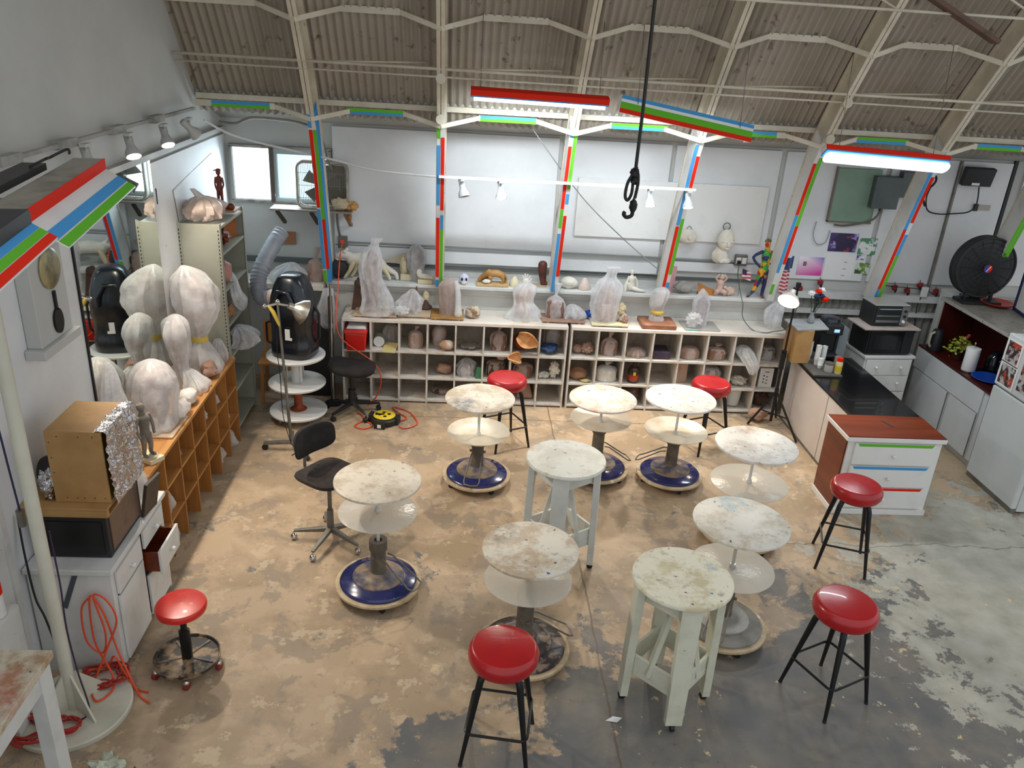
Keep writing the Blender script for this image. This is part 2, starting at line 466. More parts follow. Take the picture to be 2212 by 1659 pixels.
b = B(); b.bar((-2.573,7.35,2.46),(-2.573,8.55,2.62),.004,.012); b.bar((-2.573,7.35,2.46),(-2.573,7.45,1.95),.004,.012)
obj('panel_seam', b, GREY, wl)
b = B(); b.box(-2.578,-2.568,3.3,4.0,0,2.3); b.box(-2.578,-2.555,4.0,4.05,0,2.3)
obj('doorway_trim', b, WHT, wl)

b = B()
b.box(-2.6,7.6,9.05,9.15,0,2.07); b.box(-2.6,7.6,9.05,9.15,2.66,3.0); b.box(-2.6,-2.53,9.05,9.15,2.07,2.66); b.box(-1.45,7.6,9.05,9.15,2.07,2.66)
wb = struct('wall_back', b, WALLG)
b = B()
for x0, x1 in ((-1.44,-.28),(-.23,1.0),(1.05,2.24),(2.29,3.47),(3.53,4.69),(4.75,5.5),(5.53,6.13)):
    z0 = 1.63 if x0 < 3.5 else 1.47
    b.box(x0,x1,9.02,9.05,z0,2.9)
obj('wall_panel', b, WALLW, wb, bevel=.004)
b = B(); b.box(-.23,1.0,9.0,9.05,1.47,1.6); b.box(1.05,2.24,9.0,9.05,1.45,1.58); b.box(-1.44,-.28,9.02,9.05,1.44,1.615); b.box(2.29,3.45,9.01,9.05,1.5,1.61)
obj('wall_board', b, WALLW, wb, bevel=.004)
b = B(); b.box(-2.55,3.7,9.025,9.05,1.395,1.425); b.box(-2.55,-1.46,9.02,9.05,1.39,1.45)
obj('shadow_gap', b, PM('gap_grey','#5d6260',None,rough=.8), wb)
b = B(); b.tube([(-1.37,9.01,1.66),(2.3,9.01,1.645),(3.2,9.01,1.64)], .011, 8)
obj('conduit', b, CORDG, wb)
b = B(); b.box(6.14,6.18,9.02,9.05,1.3,3.0)
obj('panel_edge', b, BLK, wb)
b = B(); b.box(6.3,7.5,9.02,9.05,1.5,2.95)
obj('far_panel', b, WALLW, wb)
# corrugated sheet under the rails, right part
b = B(); vs=[]; fs=[]; nx = 260
for i in range(nx+1):
    x = 3.76 + 3.8*i/nx; y = 9.03 + .012*math.sin(x*2*PI/.09)
    vs += [(x,y,0),(x,y,1.24)]
for i in range(nx): fs.append((2*i,2*i+2,2*i+3,2*i+1))
b.add(vs,fs,0,True); obj('corrugated_skirting', b, PM('grey_corrugated','#97968f','#7e7c74',3,.4,.7,.5,.2), wb)
b = B(); b.box(3.76,7.5,8.95,9.03,1.26,1.34); b.box(3.76,7.5,8.97,9.03,1.07,1.12)
obj('rail', b, STEELW, wb)
b = B(); b.add([(-2.6,8.28,3.2),(7.6,8.28,3.2),(7.6,9.06,2.92),(-2.6,9.06,2.92),(-2.6,8.28,3.25),(7.6,8.28,3.25),(7.6,9.06,2.97),(-2.6,9.06,2.97)],[(0,1,2,3),(7,6,5,4),(0,4,5,1),(1,5,6,2),(2,6,7,3),(3,7,4,0)])
obj('soffit', b, PM('soffit_grey','#a9a8a2','#989790',2,.4,.7,.6), wb)
# ledge behind the cubby shelves
b = B(); b.box(-1.5,3.74,8.86,9.05,0,1.2)
obj('lower_panel', b, WHT, wb)
b = B(); b.box(-1.5,3.74,8.72,9.05,1.25,1.29); b.box(-1.5,3.74,8.77,9.05,1.2,1.25); b.box(-1.5,3.74,8.81,9.05,1.16,1.2)
obj('ledge', b, WHT, wb, bevel=.006)

# roof: corrugated sheets following the arch
b = B(); vs=[]; fs=[]; amp=.014; pit=.072
sk = [(8.42,3.05,Vector((0,.8,.6)))] + [((p+n*.24).y,(p+n*.24).z,n) for p, n in FR[5:]]
nx = int(10.6/pit*8)
for i in range(nx+1):
    x = -2.62 + 10.6*i/nx; h = amp*math.sin(x*2*PI/pit)
    for y, z, n in sk: vs.append((x, y + n.y*h, z + n.z*h))
m = len(sk)
for i in range(nx):
    for j in range(m-1): fs.append((i*m+j,(i+1)*m+j,(i+1)*m+j+1,i*m+j+1))
b.add(vs,fs,0,True)
ceil = struct('ceiling', b, ROOF)
b = B(); b.bar((3.62,7.1,4.42),(4.42,7.2,4.08),.1,.035)
obj('brown_board', b, PM('rusty_board','#5f4536','#4b3629',6), ceil)

# window: two panes in the back wall
b = B(); fr = [(-2.53,-1.45,2.055,2.085),(-2.53,-1.45,2.635,2.665),(-2.53,-2.5,2.07,2.65),(-1.48,-1.45,2.07,2.65)]
for x0,x1,z0,z1 in fr: b.box(x0,x1,8.99,9.08,z0,z1)
w1 = struct('window_1', b, PM('window_frame','#8f8c84','#6b675f',5), bevel=.004)
b = B(); b.box(-2.105,-2.06,8.98,9.08,2.07,2.65); obj('mullion', b, PM('dark_mullion','#4d453f',None), w1)
b = B(); b.box(-2.06,-2.03,8.99,9.07,2.08,2.64); b.box(-2.03,-1.48,8.99,9.07,2.585,2.64); b.box(-2.03,-1.48,8.99,9.07,2.08,2.11)
obj('sash', b, PM('sash_grey','#9aa3a4',None), w1)
b = B(); b.box(-2.5,-2.105,9.05,9.06,2.085,2.635); obj('pane', b, PANE, w1)
b = B(); b.box(-2.03,-1.48,9.05,9.06,2.11,2.585); obj('pane', b, PANE2, w1)

# ribs of the arch, with their coloured tape
TAPE = {
 0: [('L',.93,1.,TB),('L',.48,.92,TR),('L',.09,.47,TB),('L',.0,.08,TG),('R',.41,.92,TG),('R',.09,.41,TR),('R',.0,.09,TB),('S',.0,1.02,TB)],
 1: [('L',.91,.99,TG),('L',.53,.873,TB),('L',.068,.453,TR),('L',0,.05,TB),('R',.5,.917,TR),('R',.38,.47,TB),('R',.02,.38,TG)],
 2: [('L',.956,.985,TB),('L',.544,.906,TR),('L',.427,.544,TG),('L',.0,.39,TB),('R',.664,.985,TG),('R',.576,.635,TB),('R',.108,.503,TR),('R',0,.044,TB)],
 3: [('L',.48,.954,TB),('L',.02,.472,TR),('R',.63,.89,TR),('R',.156,.52,TG),('R',0,.1,TB)],
 4: [('L',.58,.886,TR),('L',.2,.58,TB),('L',.05,.12,TG),('R',.51,.92,TG),('R',.26,.51,TR)],
 5: [('L',.52,.97,TB),('L',.12,.526,TR),('L',0,.12,TB),('R',.566,.845,TR),('R',.35,.49,TB),('R',0,.35,TG)],
 6: [('L',.3,.95,TG),('R',.1,.8,TG)], 7: []}
TM = [TR,TG,TB,TW]
def strip_along(b, x0, x1, o0, o1, frames, mi=0):
    vs, fs = [], []
    for p, n in frames:
        for x, o in ((x0,o0),(x1,o0),(x1,o1),(x0,o1)):
            q = p + n*o; vs.append((x,q.y,q.z))
    k = len(frames)
    for i in range(k-1):
        for j in range(4):
            j2 = (j+1)%4; fs.append((i*4+j,i*4+j2,(i+1)*4+j2,(i+1)*4+j))
    fs += [(3,2,1,0), tuple(4*(k-1)+j for j in range(4))]
    b.add(vs, fs, mi)
for i, x in enumerate(RX):
    b = B()
    strip_along(b, x-.036, x-.004, 0, .02, FR); strip_along(b, x+.004, x+.036, 0, .02, FR)
    strip_along(b, x-.012, x+.012, .02, .2, FR); strip_along(b, x-.05, x+.05, .2, .22, FR)
    rib = struct('trim_%d' % (i+1), b, STEEL)
    b = B()
    for side, t0, t1, m in TAPE[i]:
        n = max(2, int((t1-t0)*12)); fr = [rc_at(min(1.02, t0+(t1-t0)*q/n)) for q in range(n+1)]
        a0, a1, o0, o1 = {'L':(x-.037,x-.003,-.004,.001), 'R':(x+.003,x+.037,-.004,.001), 'S':(x+.036,x+.046,-.003,.12)}[side]
        strip_along(b, a0, a1, o0, o1, fr, TM.index(m))
    # white paint on the lower post
    fr = [rc_at(q/10) for q in range(11)]
    if b.v: obj('coloured_tape', b, TM, rib)
    b = B(); strip_along(b, x-.039, x+.039, -.001, .205, fr); 
    obj('painted_post', b, STEELW, rib)

# purlins: straight rail plus chord that dips to each rib
def purlin(num, joint, chord, rail, tapes, h=.055):
    b = B(); xs = [-2.58-.35] + RX
    for i in range(len(xs)-1):
        a, c = xs[i], xs[i+1]; p0 = a+.36; p1 = c-.36
        if i == 0: p0 = -2.58
        b.bar((p0,)+chord,(p1,)+chord,.03,h)
        if i: b.bar((a,)+joint,(p0,)+chord,.025,h*.75)
        b.bar((p1,)+chord,(c,)+joint,.025,h*.75)
    b.bar((-2.58,)+rail,(7.6,)+rail,.07,.05)
    o = struct('trim_%d' % num, b, STEEL)
    if tapes:
        b = B()
        for x0, x1, top, low in tapes:
            y, z = chord
            if top: b.box(x0,x1,y-.019,y-.014,z,z+h/2,TM.index(top))
            if low: b.box(x0,x1,y-.019,y-.014,z-h/2,z,TM.index(low))
        obj('coloured_tape', b, TM, o)
purlin(9, (8.03,3.06), (8.19,3.14), (8.27,3.2), [(-2.42,-1.88,TB,TG),(-1.16,-.62,TG,TB),(.12,.66,TB,TG),(1.4,1.95,TG,TB),(2.66,3.05,TB,TG),(3.87,4.4,TG,TB),(5.12,5.58,TB,TG),(6.4,6.8,TB,TG)])
purlin(10, (7.45,3.91), (7.66,4.02), (7.74,4.12), [])
b = B()
b.tube([(-2.58,7.72,3.585),(7.6,7.72,3.57)], .014, 6); b.tube([(-2.58,7.76,3.52),(7.6,7.76,3.49)], .009, 6)
for x in RX[:-1]:
    b.tube([(x,7.75,3.58),(x+1.1,7.95,3.62)], .008, 6)
    b.tube([(x-.9,7.0,4.62),(x,7.16,4.27)], .01, 6)
b.tube([(-2.58,7.16,4.27),(7.6,7.16,4.27)], .013, 6)
struct('trim_11', b, STEEL)
b = B()
for x, zz in ((-.255,3.5),(-.255,3.13),(3.5,3.5),(3.5,3.15)):
    y = 7.76 if zz > 3.3 else 7.98
    b.cyl((x,y-.03,zz),(x,y+.04,zz),.045,.045,16)
struct('trim_12', b, STEEL)
# ------------------------------------------------------------------ modelling stands
def stand(name, label, loc, rz, zt, zs, rt, rs, topm, kind, shelfm, baser=.285, cz=None, shelf_dish=True):
    t = thing(name, label, 'modelling stand', loc, rz, 'round modelling stands on pedestal bases')
    bm = {'blue': BLUEB, 'grey': BASEGREY, 'dark': BASEDARK}[kind]
    b = B(); b.lathe([(0,zt-.026),(rt-.012,zt-.026),(rt,zt-.02),(rt,zt-.004),(rt-.005,zt),(0,zt)], n=56)
    obj('tabletop', b, topm, t)
    b = B(); b.cyl((0,0,zt-.085),(0,0,zt-.026),.022,.03,14); b.lathe([(0,zt-.04),(.075,zt-.04),(.075,zt-.026),(0,zt-.026)], n=20)
    obj('flange', b, GREY, t)
    b = B(); b.cyl((0,0,.3),(0,0,zt-.06),.0125,.0125,12); b.cyl((0,0,zs),(0,0,zs+.03),.026,.02,12)
    obj('spindle', b, CHROME if kind != 'blue' else STEELW, t)
    b = B()
    if shelf_dish: b.lathe([(0,zs-.006),(rs*.55,zs-.006),(rs*.8,zs+.008),(rs,zs+.042),(rs,zs+.048),(rs*.79,zs+.017),(rs*.55,zs+.003),(0,zs+.003)], n=56)
    else: b.lathe([(0,zs-.006),(rs-.003,zs-.006),(rs,zs-.003),(rs,zs+.002),(rs-.003,zs+.004),(0,zs+.004)], n=56)
    obj('shelf_disc', b, shelfm, t)
    cz = cz or zs-.02
    b = B(); b.lathe([(0,.15),(.075,.15),(.064,.175),(.058,.2),(.056,cz-.09),(.068,cz-.08),(.066,cz),(.03,cz),(.028,cz-.06),(0,cz-.06)], n=28)
    obj('column', b, DGREY, t)
    b = B(); b.lathe([(0,.086),(baser,.086),(baser,.1),(baser-.012,.112),(.205,.122),(.19,.13),(0,.13)], n=56)
    base = obj('base', b, bm, t)
    b = B(); b.lathe([(0,.1302),(.192,.1302),(.188,.138),(.178,.1395),(.16,.1385),(.12,.142),(.09,.152),(.066,.178),(0,.178)], n=48)
    obj('dust_ring', b, DUSTYB if kind == 'blue' else bm, base)
    b = B(); b.lathe([(0,.062),(.315,.062),(.32,.066),(.32,.082),(.316,.086),(0,.086)], n=56)
    dolly = obj('dolly', b, PLYE, t)
    for a in (40,130,220,310):
        x, y = .27*math.cos(R(a)), .27*math.sin(R(a))
        b = B(); b.cyl((x-.012,y,.026),(x+.012,y,.026),.026,.026,14); b.box(x-.016,x+.016,y-.012,y+.012,.045,.062)
        obj('caster', b, BLKP, dolly)
    b = B(); b.tube([(.055,-.045,.32),(.1,-.05,.31),(.3,-.07,.165),(.335,-.06,.15),(.345,0,.145),(.335,.06,.15),(.3,.07,.165),(.1,.05,.31),(.055,.045,.32)], .0065, 8)
    b.cyl((.0,-.075,.32),(0,.075,.32),.012,.012,10)
    obj('foot_pedal', b, GREY, t)
    return t
TOPS = [stained_top('top_a','#ded7ca','#c4b69f','#707884',(.2,-.12),.2), stained_top('top_b','#e3d9cc','#d3ac8f','#e9e6de',(0,0),.28),
        stained_top('top_c','#e8e4da','#d9d2c4','#cfc6b4',(0,0),.1), stained_top('top_d','#e2dfd8','#c9c2b6','#b98f74',(.06,-.26),.1),
        stained_top('top_e','#e0ddd2','#c6bda9','#8fb4c4',(-.22,-.1),.17), stained_top('top_f','#dcd6c6','#bda98f','#77746e',(-.12,.22),.17),
        stained_top('top_g','#dcd2bf','#bfae96','#e4ddd0',(.05,0),.15), stained_top('top_h','#dfe0d6','#cfcfc2','#c79a86',(-.28,.1),.08), stained_top('top_i','#e0ddc8','#c4ba96','#3d7fa8',(.2,.1),.05)]
stand('modelling_stand','round modelling stand with grey-blue smear on its top, left of the far row',(.2,6.664,0),R(-100),.873,.483,.316,.288,TOPS[0],'blue',DISH)
stand('modelling_stand','round modelling stand with pink-rimmed stained top, half behind the white wooden stool table',(1.361,6.867,0),R(12),.818,.561,.318,.29,TOPS[1],'blue',DISH)
stand('modelling_stand','round modelling stand with the cleanest white top, before the far right red stool',(2.077,6.789,0),R(150),.882,.50,.328,.297,TOPS[2],'blue',DISH)
stand('modelling_stand','round modelling stand on the right with thin spindle and see-through shelf, nearest the white counter',(2.46,5.789,0),R(170),.935,.57,.335,.32,TOPS[3],'blue',ACRY,shelf_dish=False,cz=.44)
stand('modelling_stand','round modelling stand with light blue smears on its left rim and a plain grey base',(1.96,4.606,0),R(-120),.946,.565,.327,.29,TOPS[4],'grey',ACRY,shelf_dish=False)
stand('modelling_stand','round modelling stand with scratched top and blotched dark base, behind the nearest red stool',(.50,4.334,0),R(15),.88,.637,.312,.287,TOPS[5],'dark',ACRY,shelf_dish=False,cz=.55)
stand('modelling_stand','round modelling stand with shiny blue ringed base, beside the black office chair',(-.548,5.015,0),R(-28),.954,.693,.309,.284,TOPS[6],'blue',ACRY,shelf_dish=False,cz=.45)

# ------------------------------------------------------------------ tall white wooden stool tables
def tall_table(label, loc, rz, zt, topm, pm):
    t = thing('wooden_stool_table', label, 'table', loc, rz, 'tall white wooden stool tables')
    b = B(); b.lathe([(0,zt-.03),(.298,zt-.03),(.305,zt-.024),(.305,zt-.006),(.3,zt),(0,zt)], n=56)
    obj('tabletop', b, topm, t)
    for a in range(4):
        c, s = math.cos(a*PI/2), math.sin(a*PI/2)
        b = B(); b.bar((c*.25,s*.25,zt-.03),(c*.268,s*.268,.06),.125,.05,up=(c,s,0),w1=.105)
        leg = obj('leg', b, pm, t, bevel=.003)
        b = B(); x, y = c*.268, s*.268
        b.cyl((x-s*.012,y+c*.012,.025),(x+s*.012,y-c*.012,.025),.025,.025,12); b.box(x-.014,x+.014,y-.014,y+.014,.04,.062)
        obj('caster', b, BLKP, leg)
    for z, h in ((zt-.12,.08),(.34,.1),(.265,.05)):
        rr = .25 + (.268-.25)*(zt-z)/zt
        for a in range(4):
            p = [(rr*math.cos(q*PI/2), rr*math.sin(q*PI/2), z) for q in (a,a+1)]
            b = B(); b.bar(p[0], p[1], .02, h); obj('rail', b, pm, t, bevel=.003)
    for sgn in (-1, 1):
        b = B(); b.bar((sgn*.05,-.1,zt-.12),(sgn*.16,-.12,.3),.03,.05,up=(0,1,0)); obj('diagonal_brace', b, pm, t, bevel=.003)
    return t
PW1 = PM('pale_green_white','#d3d6d0','#c3c7c0',5,.45,.7,.55); PW2 = PM('yellowed_white','#cfd0bd','#bfbfa8',5,.45,.7,.55,c3='#9b9880',s3=25,lo3=.68,hi3=.76)
tall_table('tall white wooden stool table standing between the far stands and the nearer ones', (.84,5.40,0), R(-13), .965, TOPS[7], PW1)
tall_table('tall yellowed white wooden stool table with stained round top, nearest the camera', (1.392,3.955,0), R(0), .965, TOPS[8], PW2)

# ------------------------------------------------------------------ red bar stools
def bar_stool():
    t = thing('bar_stool','x','bar stool',(0,0,0),0,'red vinyl bar stools with black legs')
    b = B(); b.lathe([(0,.632),(.158,.632),(.186,.643),(.201,.672),(.202,.708),(.19,.736),(.18,.745),(.174,.7475),(.166,.748),(.12,.757),(0,.76)], n=48)
    obj('seat', b, REDV, t)
    b = B()
    b.lathe([(0,.618),(.15,.618),(.15,.632),(0,.632)], n=28); obj('seat_plate', b, BLK, t)
    for a in range(4):
        c, s = math.cos(PI/4+a*PI/2), math.sin(PI/4+a*PI/2)
        b = B(); b.tube([(c*.1,s*.1,.622),(c*.14,s*.14,.612),(c*.158,s*.158,.57),(c*.272,s*.272,.012)],[.018,.021,.021,.0115],12)
        leg = obj('leg', b, BLK, t)
        b = B(); b.cyl((c*.2735,s*.2735,0),(c*.27,s*.27,.02),.013,.012,10); obj('foot_cap', b, BLKP, leg)
    b = B(); q = .137; r_ = .042; pts = []
    for a in range(4):
        cx, cy = q*(1 if a in (0,3) else -1), q*(1 if a in (0,1) else -1)
        for k in range(6):
            th = PI/2*a + PI/2*k/5; pts.append((cx+r_*math.cos(th), cy+r_*math.sin(th), .235))
    b.tube(pts, .0085, 8, closed=True); obj('foot_ring', b, BLK, t)
    return t
st = bar_stool()
st.location = (.308,3.575,0); st.rotation_euler.z = R(-9.4); st['label'] = 'red bar stool in the foreground in front of the dark-based modelling stand'
dup(st,(2.4925,4.0155,0),R(25),'red bar stool nearest the lower right corner, alone on the peeling floor')
dup(st,(3.238,5.5095,0),R(-19.5),'red bar stool in front of the drawer chest with coloured tape')
s1 = dup(st,(.486,7.466,0),R(25.7),'red bar stool behind the grey-smeared stand, before the left cubby shelf')
s2 = dup(st,(2.60,7.53,0),R(23.6),'red bar stool at the right cubby shelf, beside the cleanest white stand')

# low red rolling stool
t = thing('rolling_stool','low bright red rolling stool on a dusty black dish base with casters','stool',(-1.688,4.182,0),R(-15))
b = B(); b.lathe([(0,.46),(.14,.46),(.152,.468),(.156,.485),(.154,.503),(.146,.513),(.1,.519),(0,.521)], n=48); obj('seat', b, REDV2, t)
b = B(); b.lathe([(0,.088),(.034,.088),(.034,.3),(.028,.305),(.02,.31),(.02,.46),(0,.46)], n=24); b.cyl((0,0,.385),(0,0,.41),.03,.03,18); obj('post', b, BLK, t)
b = B(); b.lathe([(0,.07),(.19,.07),(.205,.08),(.207,.1),(.2,.1),(.19,.084),(0,.088)], n=48)
bs = obj('base', b, PM('dusty_black_dish','#26241f','#8b7559',7,.5,.58,.5,c3='#9a8264',s3=5,lo3=.58,hi3=.66), t)
b = B()
for a in range(5): b.bar((.03*math.cos(a*1.257),.03*math.sin(a*1.257),.09),(.18*math.cos(a*1.257),.18*math.sin(a*1.257),.088),.012,.008)
obj('rib', b, DUSTYB, bs)
for a in range(5):
    x, y = .2*math.cos(a*1.257+.2), .2*math.sin(a*1.257+.2)
    b = B(); b.cyl((x-.014,y,.028),(x+.014,y,.028),.028,.028,14); b.blob((x,y,.05),(.02,.02,.02),1,0,1,1); obj('caster', b, [PM('red_rubber','#7d2a22',None) if a == 0 else bpy.data.materials['red_rubber'], CHROME], bs)

# black office chair with five-star base
t = thing('office_chair','black office chair with dusty seat and chrome ball casters, left of the centre stands','chair',(-1.0,5.64,0),R(-127))
def shell(b, w, h, d, M, r=.06, n=10, curve=.06, mi=0):
    # padded rounded-rectangle cushion in local xy, thickness along z, curved about y
    old = b.M; b.M = M; vs, fs = [], []
    lay = [(.0,.86,0),(.25,.97,0),(.5,1,0),(.8,.98,0),(1,.9,0),(1.08,.6,0),(1.1,.2,0)]
    m = 40
    for q, k, _ in lay:
        for j in range(m):
            th = 2*PI*j/m; c, s = math.cos(th), math.sin(th); e = .55
            x = w/2*k*abs(c)**e*(1 if c>0 else -1); y = h/2*k*abs(s)**e*(1 if s>0 else -1)
            vs.append((x, y, d*q + curve*(x/(w/2))**2))
    for i in range(len(lay)-1):
        for j in range(m): fs.append((i*m+j, i*m+(j+1)%m, (i+1)*m+(j+1)%m, (i+1)*m+j))
    fs += [tuple(range(m))[::-1], tuple((len(lay)-1)*m+j for j in range(m))]
    b.add(vs, fs, mi, True); b.M = old
b = B(); shell(b,.44,.42,.05,Matrix.Translation((0,-.02,.58)),curve=.02); obj('seat', b, BRNF, t)
b = B(); b.lathe([(0,.55),(.12,.55),(.14,.578),(0,.578)], n=20); obj('seat_pan', b, BLKP, t)
b = B(); shell(b,.42,.24,.045,Matrix.Translation((0,-.23,.865)) @ Matrix.Rotation(R(-84),4,'X'),curve=.07); obj('backrest', b, BLKF, t)
b = B(); b.tube([(0,-.1,.56),(0,-.24,.562),(0,-.275,.6),(0,-.262,.86)], .013, 8); obj('back_support', b, GREY, t)
b = B(); b.cyl((0,0,.12),(0,0,.3),.028,.026,18); b.cyl((0,0,.3),(0,0,.56),.017,.017,14); obj('column', b, GREY, t)
for a in range(5):
    th = R(90+72*a); c, s = math.cos(th), math.sin(th)
    b = B(); b.bar((c*.02,s*.02,.115),(c*.3,s*.3,.085),.045,.04,w1=.026,h1=.02); leg = obj('leg', b, GREY, t, bevel=.004)
    b = B(); b.blob((c*.3,s*.3,.028),(.028,.028,.028),1,0); b.cyl((c*.3,s*.3,.04),(c*.3,s*.3,.085),.007,.007,8); obj('caster', b, CHROME, leg)
# drafting stool seat without back
t = thing('drafting_stool','black padded swivel stool with chrome five-star base before the left cubby shelf','stool',(-1.15,8.07,0),R(0))
b = B(); shell(b,.5,.42,.07,Matrix.Translation((0,0,.49)) @ Matrix.Rotation(R(6),4,'Y'),curve=.03); obj('seat', b, BLKF, t)
b = B(); b.cyl((0,0,.1),(0,0,.28),.045,.04,18); b.cyl((0,0,.28),(0,0,.49),.022,.022,14); b.box(-.08,.08,-.08,.08,.465,.49); b.tube([(.06,.05,.47),(.24,.06,.45)],.008,6); obj('column', b, BLKP, t)
for a in range(5):
    th = R(18+72*a); c, s = math.cos(th), math.sin(th)
    b = B(); b.bar((c*.02,s*.02,.12),(c*.3,s*.3,.08),.05,.035,w1=.03,h1=.02); leg = obj('leg', b, CHROME if a == 4 else BLKP, t, bevel=.004)
    b = B(); b.cyl((c*.29-s*.02,s*.29+c*.02,.027),(c*.29+s*.02,s*.29-c*.02,.027),.027,.027,14); b.cyl((c*.3,s*.3,.03),(c*.3,s*.3,.08),.007,.007,8); obj('caster', b, BLKP, leg)

# ------------------------------------------------------------------ cubby shelves along the back wall
def cubby(name, label, x0, left_pad):
    t = thing(name, label, 'shelf unit', (x0,8.37,0), 0, 'white cubby shelf units along the back wall')
    W, D = 2.48, .475
    b = B(); b.box(0,W,0,D,.945,.985); obj('top_board', b, PM('worktop_'+name+str(x0),'#e6ddd0','#d2c2ab',5,.5,.75,.5), t, bevel=.006)
    for k in range(9):
        x = k*W/8; b = B(); b.box(max(0,x-.0095) if k else 0, min(W,x+.0095) if k<8 else W, .002, D-.02, .0, .945); 
        if k == 0: b = B().box(0,.019,.002,D-.02,0,.945)
        if k == 8: b = B().box(W-.019,W,.002,D-.02,0,.945)
        obj('upright', b, SHELFW, t)
    for z in (.03,.3,.61):
        b = B(); b.box(.019,W-.019,.0,D-.02,z-.01,z+.012); obj('shelf', b, SHELFW, t)
    b = B(); b.box(0,W,D-.02,D-.005,.04,.945); obj('back_panel', b, SHELFIN, t)
    return t
cubby('cubby_shelf','white painted cubby shelf unit on the left, holding the red box and carved orange pieces',-1.29,0)
cubby('cubby_shelf','white painted cubby shelf unit on the right, holding the amber bottle',1.225,0)
CX = lambda unit, i: (-1.29 if unit == 0 else 1.225) + .31*(i+.5)
CZ = (.622,.312,.042)

# ------------------------------------------------------------------ pine cubby bookcase on the left
t = thing('pine_bookcase','long honey-coloured pine cubby bookcase under the bagged sculptures, against the mirror wall','bookcase',(-2.16,5.06,0))
L = 2.27; D = .41
b = B(); b.box(-D,.01,-.01,L+.01,.875,.905); obj('top_board', b, PINE, t, bevel=.004)
for k in range(8):
    y = k*L/7
    b = B(); b.box(-D,0,y-.01,y+.01,0,.875); obj('upright', b, PINEV, t)
for z in (.3,.6):
    b = B(); b.box(-D+.012,-.003,.01,L-.01,z-.01,z+.01); obj('shelf', b, PINE, t)
b = B(); b.box(-D,-D+.01,0,L,.2,.875); obj('back_panel', b, PINEV, t)

# sage metal shelving
t = thing('metal_shelving','tall sage green steel shelving unit with slotted corner posts, in the left corner','shelving unit',(-2.2,7.36,0))
b = B(); b.box(-.38,0,0,.012,0,2.17); obj('end_panel', b, GSHELF, t)
b = B(); b.box(-.38,0,.798,.81,0,2.17); obj('end_panel', b, GSHELF, t)
b = B(); b.box(-.38,-.37,.012,.798,0,2.17); obj('back_panel', b, GSHELF, t)
for y in (0,.81):
    for x in (-.38,0):
        sx = -1 if x < 0 else 1; sy = -1 if y == 0 else 1
        b = B(); b.box(x-.032*(sx>0),x+.032*(sx<0),y+.004*sy-.002,y+.004*sy+.002,0,2.18); b.box(x+.002*sx-.002,x+.002*sx+.002,y-.03*(sy>0),y+.03*(sy<0),0,2.18)
        k = 60
        for q in range(k):
            z = .04+q*2.1/k
            b.box(x-.016*sx-.004,x-.016*sx+.004,y+.0062*sy-.001,y+.0062*sy+.001,z,z+.018,1)
        obj('corner_post', b, [GSHELF, BLK], t)
for z in (.1,.5,.88,1.2,1.55,1.9,2.15):
    b = B(); b.box(-.37,-.002,.012,.798,z-.025,z); obj('shelf', b, GSHELF, t)

# three-tier round white cart
t = thing('round_cart','three-tier white round cart on casters carrying the dark plastic tank','cart',(-1.69,7.88,0))
for z, r in ((.11,.30),(.43,.295),(.74,.30)):
    b = B(); b.lathe([(0,z-.02),(r-.006,z-.02),(r,z-.012),(r,z+.002),(r-.006,z+.008),(0,z+.008)], n=52); obj('tier', b, WHT2, t)
b = B(); b.lathe([(0,.438),(.058,.438),(.058,.72),(0,.72)], n=28); obj('drum_post', b, WHT2, t)
b = B()
for a in (60,180,300): b.cyl((.1*math.cos(R(a)),.1*math.sin(R(a)),.438),(.1*math.cos(R(a)),.1*math.sin(R(a)),.72),.008,.008,8)
obj('rod', b, STEELW, t)
b = B(); b.lathe([(0,.118),(.09,.118),(.06,.13),(.045,.15),(.042,.25),(.05,.41),(0,.41)], n=20); obj('orange_post', b, PM('rusty_orange','#93401b','#6d2c12',9), t)
for a in (45,135,225,315):
    x, y = .22*math.cos(R(a)), .22*math.sin(R(a)); b = B(); b.cyl((x-.012,y,.035),(x+.012,y,.035),.035,.035,14); b.box(x-.015,x+.015,y-.012,y+.012,.06,.09); obj('caster', b, GREY, t)
# dark tank with handle hood (dust collector)
t = thing('plastic_tank','tall dark blue-black moulded plastic tank standing on the round white cart','dust collector',(-1.69,7.88,.75),R(-15))
b = B(); vs=[]; fs=[]
lay = [(0,.21,.19),(.02,.225,.2),(.14,.225,.2),(.16,.215,.19),(.34,.215,.19),(.36,.225,.2),(.5,.22,.2),(.62,.205,.19),(.74,.17,.16),(.82,.13,.13),(.845,.09,.1),(.85,.03,.03)]
m = 40
for z, rx, ry in lay:
    for j in range(m):
        th = 2*PI*j/m; c, s = math.cos(th), math.sin(th); e=.7
        vs.append((rx*abs(c)**e*(1 if c>0 else -1), ry*abs(s)**e*(1 if s>0 else -1)+.0*z, z))
for i in range(len(lay)-1):
    for j in range(m): fs.append((i*m+j,i*m+(j+1)%m,(i+1)*m+(j+1)%m,(i+1)*m+j))
fs += [tuple(range(m))[::-1], tuple((len(lay)-1)*m+j for j in range(m))]
b.add(vs,fs,0,True); obj('body', b, DBLUE, t)
b = B(); b.tube([(-.12,-.2,.5),(-.11,-.235,.6),(-.05,-.215,.71),(.05,-.215,.71),(.11,-.235,.6),(.12,-.2,.5)],.022,10); obj('grip_hood', b, DBLUE, t)
b = B(); b.box(.0,.05,-.209,-.2,.24,.33); b.box(.0,.07,-.209,-.2,.215,.24); obj('sticker', b, PAPER, t)
b = B(); b.tube([(.2,.03,.12),(.26,.03,.2),(.26,.03,.45),(.2,.03,.55)],.014,8); obj('side_pipe', b, BLKP, t)
